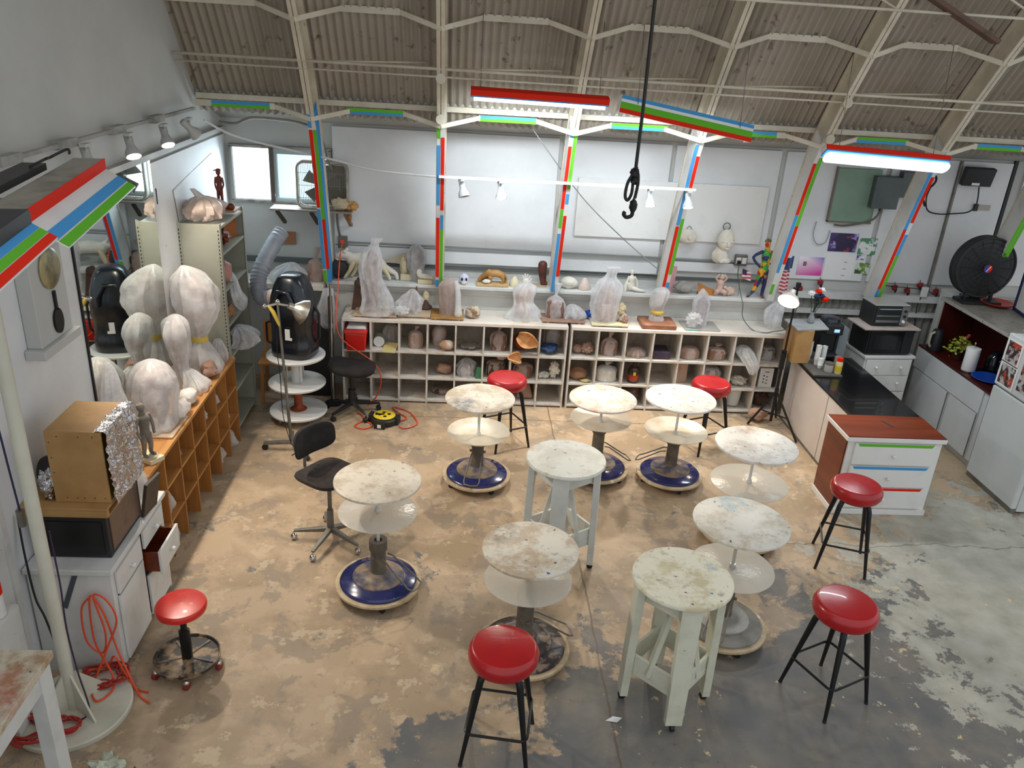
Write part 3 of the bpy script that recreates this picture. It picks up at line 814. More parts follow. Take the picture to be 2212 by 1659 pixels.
b = B(); b.tube([(-.2,0,.05),(-.3,-.02,.1),(-.3,-.02,.3),(-.21,0,.34)],.012,8); obj('wire_loop', b, BLK, t)
# flexible duct
b = B(); pts=[]
ctrl = [(-1.93,8.02,1.29),(-2.0,8.08,1.25),(-2.08,8.15,1.28),(-2.115,8.24,1.40),(-2.08,8.34,1.55),(-2.0,8.5,1.72),(-1.93,8.62,1.84)]
def cr(P, n):
    P = [Vector(p) for p in P]; out = []
    for i in range(len(P)-1):
        p0,p1,p2,p3 = P[max(i-1,0)],P[i],P[i+1],P[min(i+2,len(P)-1)]
        for q in range(n):
            t = q/n; out.append(.5*((2*p1)+(p2-p0)*t+(2*p0-5*p1+4*p2-p3)*t*t+(3*p1-p0-3*p2+p3)*t**3))
    return out+[P[-1]]
pts = cr(ctrl, 9); rs = [.082+(.005 if i%2 else -.004) for i in range(len(pts))]
b.tube(pts, rs, 20); o = obj('flexible_duct', b, PM('grey_duct','#9b9fa6','#86898f',6,.4,.7,.4)); tag(o,'fat grey flexible duct curving up from the dark tank to the corner wall','duct')
b = B(); b.cyl((-1.885,8.0,1.30),(-1.93,8.02,1.29),.085,.09,20); o=obj('duct_collar', b, PM('dusty_collar','#c5b3a9',None)); adopt(o, last('flexible_duct'))

# wooden chair in the shadow behind the pine bookcase
t = thing('wooden_chair','small brown wooden chair in shadow between the steel shelving and round cart','chair',(-2.0,8.42,0),R(4))
for x in (-.15,.15):
    for y in (-.15,.15):
        b = B(); b.bar((x*1.1,y*1.1,0),(x,y,.45),.035,.035); obj('leg', b, PINEV, t)
b = B(); b.box(-.19,.19,-.19,.19,.45,.48); obj('seat', b, PINEV, t, bevel=.005)
for x in (-.15,.15):
    b = B(); b.bar((x,.17,.48),(x,.2,.85),.03,.03); obj('back_post', b, PINEV, t)
b = B(); b.box(-.17,.17,.17,.2,.6,.82); obj('back_slat', b, PINEV, t)

# ------------------------------------------------------------------ lamp stands
t = thing('lamp_stand','slim rolling floor stand with a chrome clamp lamp, in front of the round cart','lamp stand',(-1.62,7.15,0))
b = B(); b.tube([(0,0,.1),(-.03,.01,.8),(-.06,.02,1.52)],[.016,.014,.011],10); b.cyl((-.029,.01,.79),(-.032,.011,.85),.022,.022,12); obj('pole', b, GREY, t)
for a in (178,-45,100):
    c, s = math.cos(R(a)), math.sin(R(a)); b = B(); b.bar((0,0,.1),(c*.27,s*.27,.075),.04,.03); leg = obj('leg', b, GREY, t, bevel=.004)
    b = B(); b.cyl((c*.26-s*.012,s*.26+c*.012,.03),(c*.26+s*.012,s*.26-c*.012,.03),.03,.03,14); b.cyl((c*.26,s*.26,.03),(c*.26,s*.26,.07),.008,.008,8); obj('caster', b, BLKP, leg)
b = B(); b.tube([(-.17,.0,1.49),(-.06,.02,1.515),(.04,.02,1.5)],.013,8); b.blob((-.175,0,1.49),(.022,.022,.022),2,.1); b.blob((-.06,.02,1.53),(.022,.022,.026),2,.1); obj('clamp', b, CHROME, t)
def lamp_shade(b, M, r0=.03, r1=.115, h=.15):
    b.lathe([(0,0),(r0,0),(r0*1.15,h*.3),(r0*1.6,h*.38),(r1*.82,h*.7),(r1,h),(r1*.96,h),(r1*.78,h*.7),(r0*1.3,h*.42),(r0*.7,h*.36),(0,h*.36)], n=36, axis=M)
Ml = Matrix.Rotation(R(22),4,'Z') @ Matrix.Rotation(R(118),4,'Y') 
b = B(); b.M = Matrix.Translation((.04,.02,1.5)); lamp_shade(b, Ml, .03,.12,.16); obj('lamp_shade', b, PM('brushed_chrome','#c9c4b8',None,rough=.25,metal=.9), t)
b = B(); b.tube([(-.14,.0,1.50),(-.1,.0,1.44),(-.06,.01,1.33),(-.052,.015,1.3)],[.012,.02,.016,.01],8); obj('yellow_tape', b, YTAPE, t)
b = B(); b.tube(cr([(-.06,.02,1.45),(-.085,0,1.1),(-.07,0,.8),(-.06,-.02,.4),(.0,-.03,.12),(.05,-.03,.02),(.02,-.1,.006)],5),.004,6); obj('cord', b, CORDK, t)

t = thing('tripod_lamp_stand','black tripod stand with a glowing clamp lamp at the right end of the cubbies','lamp stand',(3.54,8.08,0))
b = B(); b.tube([(0,0,.06),(0,0,.85)],.016,10); b.tube([(0,0,.85),(0,0,1.66)],.011,10); b.cyl((0,0,.83),(0,0,.88),.024,.024,12); b.cyl((0,0,.42),(0,0,.46),.024,.024,12); obj('pole', b, BLK, t)
for ex, ey in ((-.26,.0),(.15,-.42),(.14,.2)):
    b = B(); b.bar((0,0,.43),(ex,ey,.012),.018,.018); obj('leg', b, BLK, t)
    b = B(); b.bar((0,0,.15),(ex*.55,ey*.55,.2),.012,.012); obj('strut', b, BLK, t)
Ml = Matrix.Rotation(R(235),4,'Z') @ Matrix.Rotation(R(128),4,'Y')
b = B(); b.tube([(0,0,1.62),(-.05,-.02,1.62)],.014,8); b.box(-.02,.02,-.02,.02,1.63,1.68); obj('clamp', b, BLK, t)
b = B(); b.M = Matrix.Translation((-.06,-.03,1.6)); lamp_shade(b, Ml, .028,.115,.15); sh = obj('lamp_shade', b, PM('lit_aluminium_shade','#e2d6c8',None,rough=.4,metal=.3), t)
b = B(); b.M = Matrix.Translation((-.06,-.03,1.6)); b.lathe([(0,.138),(.1,.138),(.1,.142),(0,.142)], n=30, axis=Ml); obj('bulb', b, BULB, sh)
b = B(); b.box(-.015,.035,.02,.06,.68,.9); b.tube([(.01,.03,.9),(.01,0,1.05)],.004,6); obj('black_pouch', b, BLKP, t, bevel=.01)
# ------------------------------------------------------------------ white cabinet on the left and what stands on it
t = thing('white_cabinet','white wooden cabinet with pulled-out drawer and ajar doors, at the left wall','cabinet',(-2.07,4.14,0))
b = B(); b.box(-.49,0,0,.02,.0,.76); b.box(-.49,-.0,.86,.88,0,.76); b.box(-.49,-.48,.02,.86,0,.76); b.box(-.5,-.01,.02,.86,.04,.06); b.box(-.02,0,.02,.06,.04,.76); b.box(-.02,0,.44,.47,.04,.76); b.box(-.02,0,.83,.86,.04,.76); b.box(-.02,0,.06,.83,.72,.76)
obj('carcass', b, WHT, t)
b = B(); b.box(-.495,.025,-.03,.905,.76,.8); obj('cabinet_top', b, WHT, t, bevel=.006)
def cab_front(name, y0, y1, z0, z1, out=0, knob=True, ang=0):
    b = B(); b.box(0,.018,0,y1-y0,z0,z1)
    o = obj(name, b, WHT, t, bevel=.003); o.location = (out+.002,y0,0); o.rotation_euler.z = ang
    if knob:
        b = B(); zc = z1-.06 if name == 'door' else (z0+z1)/2
        b.cyl((.018,(y1-y0)/2,zc),(.034,(y1-y0)/2,zc),.008,.008,10); b.blob((.04,(y1-y0)/2,zc),(.013,.016,.016),1,0); obj('knob', b, WHT2, o)
    return o
cab_front('drawer',.05,.43,.57,.73); cab_front('door',.05,.43,.06,.55,knob=False)
cab_front('drawer',.48,.83,.60,.74)
d = cab_front('drawer',.48,.83,.40,.58,out=.095)
b = B(); b.box(-.26,-.004,.015,.03,.41,.56); b.box(-.26,-.004,.32,.335,.41,.56); b.box(-.26,0,.03,.32,.41,.42); obj('drawer_box', b, REDW, d)
cab_front('door',.48,.83,.06,.38,knob=True)
b = B(); b.bar((-.2,-.004,.76),(-.3,-.004,.5),.004,.03); obj('side_tape', b, PM('slate_tape','#4a5258',None), t)

t = thing('black_oven','black box-shaped kiln oven under a board on the white cabinet','oven',(-2.29,4.24,.802))
b = B(); b.box(-.2,.2,0,.5,0,.3); obj('body', b, BLKP, t, bevel=.006)
b = B(); b.box(-.17,.17,-.006,0,.03,.26); obj('front_panel', b, PM('oven_black','#131314',None,rough=.25), t)
b = B(); b.box(.2,.206,.04,.46,.03,.28); obj('side_panel', b, PM('oven_brown','#6e5747','#57443a',6), t)
b = B(); b.box(-.28,.23,-.03,.52,.305,.312); b.box(-.28,.23,-.03,.0,.312,.35); b.box(-.28,.23,.44,.52,.312,.35); b.box(-.28,.23,-.03,.52,.35,.368)
o = obj('plywood_tray', b, PLYW, None, bevel=.003, loc=(-2.29,4.24,.804)); tag(o,'flat plywood pallet board lying on the black oven','board')
t = thing('plywood_box','plywood box with crumpled foil hanging over its open side, on the board','box',(-2.21,4.28,1.174))
b = B(); b.box(-.17,-.158,0,.42,0,.46); b.box(-.158,.15,0,.012,0,.46); b.box(-.158,.15,.408,.42,0,.46); b.box(-.158,.15,.012,.408,0,.012); b.box(-.17,.15,0,.42,.46,.472)
obj('case', b, PLYW, t)
b = B()
for p in [(-.1,.03),(-.04,.03),(.0,.03),(.06,.03),(.12,.03),(-.15,.2),(-.15,.3),(-.15,.4),(-.1,.44),(.02,.44),(.1,.44)]: b.cyl((p[0],-.0015,p[1]),(p[0],.001,p[1]),.004,.004,8)
obj('screw', b, DIRT, t)
b = B(); n=26; vs=[]; fs=[]
for i in range(n+1):
    u = i/n
    for j in range(n+1):
        v = j/n
        y = -.01 + .425*u + .012*math.sin(v*9); s = v*.56
        if s < .07: x, z = .10+s, .476
        else: x, z = .172 + .02*(s-.07)*(u), .476-(s-.07)
        w = mnoise.noise(Vector((u*9,v*11,3)))*.022 + mnoise.noise(Vector((u*22,v*25,8)))*.012
        vs.append((x+w+.008, y, z + (abs(w) if s<.07 else 0)))
for i in range(n):
    for j in range(n): fs.append((i*(n+1)+j,(i+1)*(n+1)+j,(i+1)*(n+1)+j+1,i*(n+1)+j+1))
b.add(vs,fs,0,False); obj('foil_flap', b, FOIL, t)
b = B(); b.lathe([(0,0),(.11,.0),(.105,.08),(.08,.13),(0,.14)],n=24,axis=Matrix.Rotation(R(-90),4,'Y')); o = obj('foil_dish', b, BLKP, None, loc=(-2.388,4.45,1.29)); tag(o,'black round lamp reflector behind the plywood box','reflector')
b = B(); b.blob((0,0,0),(.05,.05,.09),3,.25,4); o = obj('foil_lump', b, FOIL, None, loc=(-2.43,4.32,1.265)); tag(o,'small crumpled foil lump left of the plywood box','foil')
b = B(); b.box(-.012,.012,-.09,.09,0,.26); o = obj('dark_board', b, PM('dark_brown_board','#43352c','#33281f',8), None, bevel=.004, loc=(-2.06,4.78,.803)); o.rotation_euler = (0,R(12),R(-8)); tag(o,'dark brown board leaning behind the black oven on the cabinet','board')
b = B(); b.wrap([(0,.07,.1,0,0),(.06,.09,.12,0,0),(.16,.07,.09,0,.02),(.24,.04,.05,.01,.03),(.3,.02,.02,.01,.03)],4,.1,7,.12); o = obj('plastic_bag', b, BAGW, None, loc=(-2.2,4.90,.802)); tag(o,'crumpled white plastic bag on the far end of the white cabinet','plastic bag')

# pole with round base, cords
t = thing('pole_stand','tall white painted pole on a large round white base, at the left edge','pole stand',(-2.24,3.80,0))
b = B(); b.lathe([(0,.0),(.32,.0),(.325,.01),(.325,.035),(.317,.042),(0,.042)], n=64); obj('round_base', b, PM('yellowed_base','#cfcdbd','#bdbba9',4,.45,.7,.5,c3='#7b776a',s3=30,lo3=.72,hi3=.77), t)
b = B(); b.cyl((0,0,.04),(0,0,3.3),.036,.036,20); obj('pole', b, PM('yellowed_white_pole','#cfcdbd','#c2bfad',3,.4,.7,.45), t)
for a in (-35,-125,55,145):
    c, s = math.cos(R(a)), math.sin(R(a)); b = B()
    pts = [(c*.03,s*.03,.042),(c*.22,s*.22,.042),(c*.22,s*.22,.05),(c*.034,s*.034,.3)]
    nx, ny = -s*.006, c*.006
    b.add([(x+nx,y+ny,z) for x,y,z in pts]+[(x-nx,y-ny,z) for x,y,z in pts],[(0,1,2,3),(7,6,5,4),(0,4,5,1),(1,5,6,2),(2,6,7,3),(3,7,4,0)]); obj('fin', b, bpy.data.materials['yellowed_white_pole'], t)
def cord(name, label, pts, r, m, n=6, sub=6):
    b = B(); b.tube(cr(pts, sub), r, n); o = obj(name, b, m); tag(o, label, 'cord'); return o
def coil(c, r, turns, seed, z0=.05, amp=.5):
    rnd = random.Random(seed); pts = []
    for q in range(turns*9):
        th = q/9*2*PI; k = 1+rnd.uniform(-amp,amp)
        pts.append((c[0]+r*k*math.cos(th), c[1]+r*.75*k*math.sin(th), z0+rnd.uniform(0,.03)+q*.0004))
    return pts
cord('orange_extension_cord','bright orange extension cord hung in loops on the white cabinet end',[(-2.19,4.09,.62),(-2.25,4.09,.52),(-2.24,4.07,.3),(-2.15,4.06,.22),(-2.12,4.07,.38),(-2.17,4.1,.62),(-2.09,4.09,.6),(-2.04,4.07,.47),(-2.1,4.05,.3),(-2.17,4.0,.12),(-2.2,3.95,.055),(-2.12,3.83,.052),(-2.06,3.92,.055),(-2.1,4.02,.1),(-2.2,4.08,.3),(-2.19,4.1,.62),(-2.12,4.09,.5),(-2.06,4.06,.25),(-1.98,4.0,.08),(-1.9,3.92,.012),(-1.82,3.86,.010)],.0065,ORNG)
cord('orange_extension_cord','second orange cord running from the cabinet foot to the floor by the round base',[(-2.3,4.05,.06),(-2.15,4.08,.1),(-2.08,4.05,.2),(-2.02,4.03,.08),(-1.95,3.98,.012),(-1.86,3.95,.010)],.0065,ORNG)
cord('red_cord_coil','tangled red cord heap on the round white base, behind the pole',coil((-2.14,4.02),.11,5,3),.006,REDC)
cord('red_cord_bundle','neat bundled red cord lying on the front of the round base',coil((-2.2,3.62),.075,6,5,amp=.16),.0065,REDC)
cord('red_cord_nest','loose nest of red cord under the workbench corner',coil((-2.42,3.6),.13,6,8),.006,REDC)
cord('taped_cable','thin dark cord taped down along the white pole',[(-2.215,3.86,1.25),(-2.21,3.855,.9),(-2.212,3.835,.6),(-2.19,3.82,.3),(-2.13,3.76,.06),(-2.15,3.68,.052)],.0055,PURP)
cord('red_cable','thin red cord running beside the upper white pole',[(-2.3,3.86,1.28),(-2.285,3.83,1.0),(-2.25,3.82,.75),(-2.218,3.83,.6)],.0055,PM('pinkish_cord','#a5303c',None))
t = thing('cord_plug','black cord connector hanging beside the white pole','connector',(-2.33,3.83,1.3))
b = B(); b.tube([(0,0,0),(0,0,.1)],[.018,.022],10); obj('body', b, GREY, t)
b = B(); b.tube([(0,0,.1),(-.01,.0,.35),(-.03,.01,.75)],.006,6); obj('cord', b, NAVY, t)
cord('black_wall_cord','black cable running down the left wall behind the pole',[(-2.55,4.16,1.15),(-2.52,4.1,.9),(-2.5,4.08,.62),(-2.45,4.05,.5),(-2.4,4.02,.3)],.007,CORDK)
b = B(); b.lathe([(0,0),(.055,0),(.055,.3),(.03,.36),(0,.37)],n=24); t = thing('fire_extinguisher','red and white cylinder canister at the far left edge','canister',(-2.50,3.70,.80)); obj('body', b, WHT2, t)
b = B(); b.lathe([(.0555,.14),(.0565,.14),(.0565,.26),(.0555,.26)],n=24); obj('red_band', b, TR, t)
b = B(); b.box(-.08,.06,-.12,.12,-.755,-.004); obj('box_stand', b, WHT, None, loc=(-2.49,3.68,.80)); tag(bpy.data.objects['box_stand'],'narrow white box pedestal under the red and white canister','pedestal')
t = thing('workbench','stained wooden workbench corner with white legs, lower left corner','workbench',(-1.975,3.27,0))
b = B(); b.box(-.62,0,-1.2,0,.905,.95); obj('bench_top', b, stained_top('bench','#cfc7b2','#a98b6b','#b9554a',(-.12,-.3),.2), t, bevel=.004)
for x, y in ((-.09,-.02),(-.09,-1.1),(-.6,-.02)):
    b = B(); b.box(x,x+.075,y-.1,y,0,.905); obj('leg', b, WHT, t, bevel=.003)
b = B(); b.box(-.56,-.09,-.06,-.03,.66,.905); b.box(-.05,-.025,-1.1,-.12,.78,.905); obj('apron', b, WHT, t)
b = B(); b.blob((0,0,.04),(.09,.07,.05),4,.4,3); o = obj('paper_crumple', b, PM('pale_crumple','#c9cdb9','#a9ad98',9), None, loc=(-1.88,3.36,.0)); tag(o,'crumpled pale paper on the floor in front of the round base','paper')

# wall clock with pendulum
t = thing('pendulum_clock','white wall clock with black spoon-shaped pendulum, on the left wall','clock',(-2.573,4.83,1.95))
b = B(); b.box(0,.09,-.2,.2,.06,.62); b.box(0,.12,-.24,.24,.0,.06); b.box(0,.1,-.22,.22,.62,.66); obj('case', b, WALLG, t, bevel=.006)
b = B(); b.lathe([(0,0),(.12,0),(.125,.012),(.11,.02),(0,.02)],n=36,axis=Matrix.Rotation(R(90),4,'Y'),c=(.09,.02,.5)); obj('dial', b, PM('brass_dial','#a49a72','#6e6a55',6,rough=.3,metal=.4), t)
b = B(); b.bar((.1,.02,.36),(.1,.02,.24),.022,.012,up=(1,0,0)); b.lathe([(0,0),(.055,0),(.055,.012),(0,.012)],n=28,axis=Matrix.Rotation(R(90),4,'Y') @ Matrix.Diagonal((1.45,1,1,1)),c=(.094,.02,.17)); obj('pendulum', b, BLK, t)

# mirror
t = thing('wall_mirror','large frameless wall mirror reflecting the bagged sculptures, left wall','mirror',(-2.574,0,0))
b = B(); b.box(0,.006,5.37,6.87,1.0,2.81); g = NT('mirror_glass'); g.b.inputs['Metallic'].default_value=1; g.b.inputs['Roughness'].default_value=.02; g.b.inputs['Base Color'].default_value=(.72,.78,.76,1)
obj('mirror_glass', b, g.m, t)
b = B(); b.box(0,.012,5.35,5.37,1.0,2.83); b.box(0,.012,5.37,6.87,2.81,2.83); obj('frame_edge', b, BLK, t)

# ------------------------------------------------------------------ hanging fluorescent fixtures
def fixture(label, loc, rz, roll, lit, cols, L=1.22, tilt=0, ww=.13, hm=None):
    t = thing('fluorescent_fixture', label, 'light fixture', loc, 0, 'hanging fluorescent fixtures with taped stripes')
    t.rotation_euler = (roll, tilt, rz)
    h = L/2
    b = B(); b.box(-h,h,-.07,.07,0,.048); obj('housing', b, hm or PM('housing_grey','#8b877b','#6f6b60',4), t)
    top, side, wing = cols
    if side:
        b = B(); b.box(-h,h,-.073,-.07,.0,.05); obj('stripe', b, side, t)
    def w(sgn, name):
        b = B(); vs = []; 
        prof = [(.07,.0),(.07+ww,-.654*ww)]
        for x in (-h,h):
            for y, z in prof: vs += [(x,sgn*y,z),(x,sgn*y,z-.006)]
        b.add(vs,[(0,2,6,4),(1,5,7,3),(0,4,5,1),(2,3,7,6),(0,1,3,2),(4,6,7,5)]); o = obj(name, b, WHT2, t)
        for q0, q1, m in wing:
            b = B(); vs=[]
            for x in (-h,h):
                for q in (q0,q1): vs.append((x, sgn*(.07+ww*q), -.654*ww*q+.0015))
            b.add(vs,[(0,1,3,2)]); obj('stripe', b, m, o)
        return o
    w(-1,'reflector_wing'); w(1,'reflector_wing')
    for y in (-.05,.05):
        b = B(); b.cyl((-h+.02,y,-.03),(h-.02,y,-.03),.019,.019,14); obj('tube', b, LAMPON if lit else WHT2, t)
    return t
def wires(label, pts):
    for p0, p1 in pts:
        b = B(); b.tube([p0,p1],.003,5); o = obj('hanging_wire', b, GREY); tag(o, label, 'wire', 'wires holding the light fixtures')
def strip_light(label, loc, roll, tilt, cols, L=1.22, cover=False):
    t = thing('fluorescent_fixture', label, 'light fixture', loc, 0, 'hanging fluorescent fixtures with taped stripes')
    t.rotation_euler = (roll, tilt, 0); h = L/2
    b = B(); b.box(-h,h,-.055,.055,0,.045); obj('housing', b, WHT2, t)
    b = B(); b.box(-h,h,-.058,-.055,-.002,.047); b.box(-h,h,-.058,.055,.045,.048); obj('stripe', b, cols[0], t)
    b = B(); b.box(-h,h,-.057,.057,-.014,-.001); obj('stripe', b, cols[1], t)
    if cover:
        b = B(); b.lathe([(0,-h+.01),(.05,-h+.01),(.068,-h+.03),(.068,h-.03),(.05,h-.01),(0,h-.01)], n=24, axis=Matrix.Diagonal((1,1.05,.5,1)) @ Matrix.Rotation(R(90),4,'Y'), c=(0,0,-.052)); obj('diffuser', b, LAMPON, t)
    else:
        for y in (-.03,.03):
            b = B(); b.cyl((-h+.03,y,-.034),(h-.03,y,-.034),.019,.019,14); obj('tube', b, LAMPON, t)
        for x in (-h+.015,h-.015):
            b = B(); b.box(x-.014,x+.014,-.05,.05,-.055,-.014); obj('lamp_holder', b, WHT2, t)
    return t
strip_light('lit fluorescent fixture with a red upper stripe, left of the rope',(.625,7.5,3.40),R(12),R(.8),(TR,TB))
strip_light('brightest fluorescent fixture, glowing in front of the green panel',(3.86,7.5,3.06),R(-38),R(2),(TR,TB),L=1.19,cover=True)
t = thing('fluorescent_fixture','tilted fixture whose blue, green and red striped shade faces the camera','light fixture',(1.96,7.5,3.30),0,'hanging fluorescent fixtures with taped stripes')
t.rotation_euler = (R(-16),R(9),0); h = .62
b = B(); b.box(-h,h,0,.02,-.075,.075); obj('shade', b, WHT2, t)
for z0,z1,m in ((.045,.076,TB),(-.037,.018,TG),(-.076,-.037,TR)):
    b = B(); b.box(-h-.001,h+.001,-.003,.0,z0,z1); obj('stripe', b, m, t)
b = B(); b.box(-h,h,.02,.07,-.05,.07); obj('housing', b, WHT2, t)
b = B(); b.bar((-h,.1,.078),(h,.1,.078),.2,.006,up=(0,-.3,1)); obj('reflector', b, WHT2, t)  # unseen hood added over the tubes to keep their light off the roof
for z in (-.03,.05):
    b = B(); b.cyl((-h+.03,.1,z),(h-.03,.1,z),.019,.019,14); obj('tube', b, LAMPON, t)
for x in (-h-.008,h-.02):
    b = B(); b.box(x,x+.028,.02,.13,-.06,.08); obj('lamp_holder', b, WHT2, t)
fixture('large unlit striped fixture close up at the upper left, red stripe on top',(-1.775,3.63,3.16),R(100),R(0),False,(None,None,[(.42,.72,TB),(.76,1,TG)]),L=1.26)
f2 = [o for o in bpy.data.objects if o.name.startswith('fluorescent_fixture')][-1]
b = B(); b.box(-.63,.63,-.0735,-.07,-.002,.05); obj('stripe', b, TR, f2)
b = B(); b.box(-.72,-.632,-.06,.07,-.02,.05); obj('dark_end', b, BLKP, f2)
b = B(); b.box(-.8,-.725,-.05,-.0,-.03,.03); b.box(-.79,-.73,.02,.06,-.03,.02); b.cyl((-.78,-.03,.03),(-.66,.03,.055),.012,.012,8); obj('ballast_unit', b, ALU, f2)
fixture('second unlit fixture cut off by the left edge, green and red stripes, nearest the camera',(-1.375,2.12,3.236),R(101),R(0),False,(None,None,[(.0,.3,TB),(.32,.64,TG),(.67,1,TR)]),L=1.2,ww=.07,hm=BLKP)
for fx, arm in ((f2,((-.4,.07,.04),(-.4,.8,.02))),(bpy.data.objects[[q.name for q in bpy.data.objects if q.name.startswith('fluorescent_fixture')][-1]],((-.3,.07,.04),(-.3,1.05,-.02)))):
    b = B(); b.bar(arm[0],arm[1],.025,.012); obj('mounting_arm', b, GREY, fx)
b = B(); b.box(-.05,.05,-.45,.45,0,.03); o = obj('black_trough', b, BLKP, None, loc=(-1.88,3.4,3.212)); o.rotation_euler=(0,0,R(9)); tag(o,'black strip ballast lying on top of the close-up unlit fixture','ballast')
b = B(); b.tube(cr([(-.02,.3,0),(.03,.36,.03),(.0,.45,.02),(.05,.52,.05),(.02,.6,.02)],5),.006,6); o = obj('ballast_wire', b, BLK, None, loc=(-1.88,3.4,3.247)); tag(o,'dark wire loops on the black ballast strip at upper left','wire')
wires('thin wire from the roof to a lit ceiling fixture', [((.1,7.5,3.46),(.1,7.62,4.05)),((1.15,7.5,3.47),(1.15,7.62,4.05)),((1.5,7.5,3.4),(1.5,7.62,4.05)),((2.45,7.5,3.25),(2.45,7.62,4.05)),((3.4,7.5,3.1),(3.4,7.62,4.05)),((4.3,7.5,3.08),(4.3,7.62,4.05))])

# rope with hook
t = thing('hanging_rope','black rope with knotted loop and pulley hook hanging from the roof','rope',(1.34,6.5,2.65))
b = B(); b.tube([(0,0,.28),(.003,0,.8),(-.002,0,1.45),(0,0,3.0)],.014,10); obj('rope', b, CORDK, t)
b = B(); b.tube(cr([(-.01,0,.3),(-.05,0,.22),(-.06,.0,.12),(-.035,.01,.08),(-.01,0,.14),(-.005,.01,.26),(.02,0,.3),(.03,-.01,.22),(.02,0,.1)],6),.013,8); b.blob((-.005,0,.3),(.032,.032,.04),2,.3,4); b.blob((0,0,.24),(.03,.03,.03),5,.3,4); obj('knot', b, CORDK, t)
b = B(); b.blob((.015,0,.04),(.032,.028,.055),3,.15,3); b.tube(cr([(.015,0,.0),(.01,0,-.04),(-.03,0,-.055),(-.055,0,-.03),(-.045,0,-.01)],6),[.016]*24+[.012],8); obj('hook', b, BLK, t)

# ------------------------------------------------------------------ track lights
HEADW = PM('white_lamp_head','#c9cccc',None,rough=.4)
HEADG = PM('shaded_lamp_head','#b0b0ac',None,rough=.5)  # grey shading on the left wall heads put into the base colour
def spot_head(label, loc, aim, lit, group, up=.0):
    hm = HEADG if 'left wall' in group else HEADW
    t = thing('spotlight', label, 'spotlight', loc, 0, group)
    d = Vector(aim).normalized(); M = d.to_track_quat('Z','Y').to_matrix().to_4x4()
    b = B(); b.M = M; b.lathe([(0,-.09),(.026,-.09),(.03,-.08),(.03,.0),(.036,.02),(.052,.05),(.058,.09),(.052,.09),(.045,.05),(0,.04)], n=28); obj('lamp_head', b, hm, t)
    b = B(); b.M = M; b.lathe([(0,.074),(.049,.074),(.049,.078),(0,.078)], n=24); obj('lens', b, SPOTON if lit else GREY, t)
    b = B(); b.tube([(0,0,0),(0,0,.075+up)],.012,8); b.box(-.02,.02,-.05,.05,.07+up,.09+up); obj('mount', b, hm, t)
    return t
b = B(); b.box(-.27,2.34,8.225,8.255,2.545,2.57); o = obj('lighting_track', b, WHT2); o.rotation_euler = (0,0,0); tag(o,'long white lighting track across the back wall posts','track rail')
g = 'spotlights on the back wall track'
spot_head('unlit leftmost spotlight on the back wall track',(-.03,8.24,2.46),(.25,-.35,-1),False,g)
spot_head('lit spotlight second from the left on the back wall track',(.355,8.24,2.46),(.1,-.6,-1),True,g)
spot_head('lit spotlight just right of the hanging rope hook on the back track',(1.88,8.24,2.46),(0,-.5,-1),True,g)
spot_head('rightmost lit spotlight on the back wall track, at the fourth post',(2.275,8.24,2.46),(.05,-.45,-1),True,g)
b = B(); b.box(-2.545,-2.515,2.6,8.0,3.09,3.115); 
for y in (3.2,4.6,5.3,6.1,6.9): b.box(-2.56,-2.5,y,y+.22,3.075,3.13)
o = obj('lighting_track', b, PM('track_shaded_grey','#9b9b97','#84847f',4)); tag(o,'grey-white lighting track along the upper left wall','track rail')  # shading along this track is put into its darker grey colour
g = 'spotlights on the left wall track'
spot_head('leftmost spotlight on the left wall track, dimmed behind the red stripe',(-2.47,5.55,3.0),(.42,-.5,-1),True,g)
spot_head('brightest lit spotlight on the left wall track',(-2.46,6.25,2.99),(.42,-.55,-1),True,g)
spot_head('lit spotlight between two others on the left wall track, above the mirror corner',(-2.46,6.98,2.98),(.42,-.55,-1),True,g)
spot_head('spotlight nearest the corner on the left wall track, turned away',(-2.46,7.6,2.97),(.5,.5,-.7),False,g)
cord('white_conduit','long pale conduit sloping from the left corner to the back lighting track',[(-2.45,8.0,3.0),(-2.2,8.3,2.82),(-1.3,8.27,2.66),(-.9,8.26,2.585),(-.3,8.24,2.555)],.011,STEELW,8)
cord('diagonal_wire','thin grey wire slanting down across the back wall to the fourth post',[(.62,8.35,3.08),(1.2,8.6,2.4),(1.7,8.75,1.95),(2.2,8.72,1.57)],.006,CORDG)
cord('eave_cable','dark cable drooping along the eave above the window',[(-2.35,8.12,2.98),(-2.2,8.15,2.97),(-2.0,8.17,3.03),(-1.5,8.3,2.95),(-1.42,8.6,2.6),(-1.4,8.7,2.5)],.014,GREY)
cord('conduit_elbow','grey conduit dropping beside the first post to the outlet box',[(-1.41,8.95,2.5),(-1.4,8.95,2.2),(-1.385,8.9,1.9),(-1.37,8.95,1.74)],.013,GREY)
t = thing('outlet_box','grey outlet box with orange plug, left end of the back wall','outlet',(-1.345,8.99,1.66))
b = B(); b.box(-.05,.05,-.03,.025,-.06,.07); obj('box', b, GREY, t, bevel=.004); b = B(); b.box(-.02,.02,-.06,-.03,-.0,.035); obj('plug', b, ORNG, t)
cord('orange_drop_cord','orange cord dropping from the outlet box down to the yellow reel',[(-1.345,8.93,1.66),(-1.345,8.7,1.5),(-1.345,8.58,1.3),(-1.335,8.30,.95),(-1.25,8.275,.75),(-.95,8.285,.52),(-.86,8.30,.33),(-.9,8.32,.12),(-.97,8.32,.012),(-1.0,8.25,.01)],.007,ORNG)

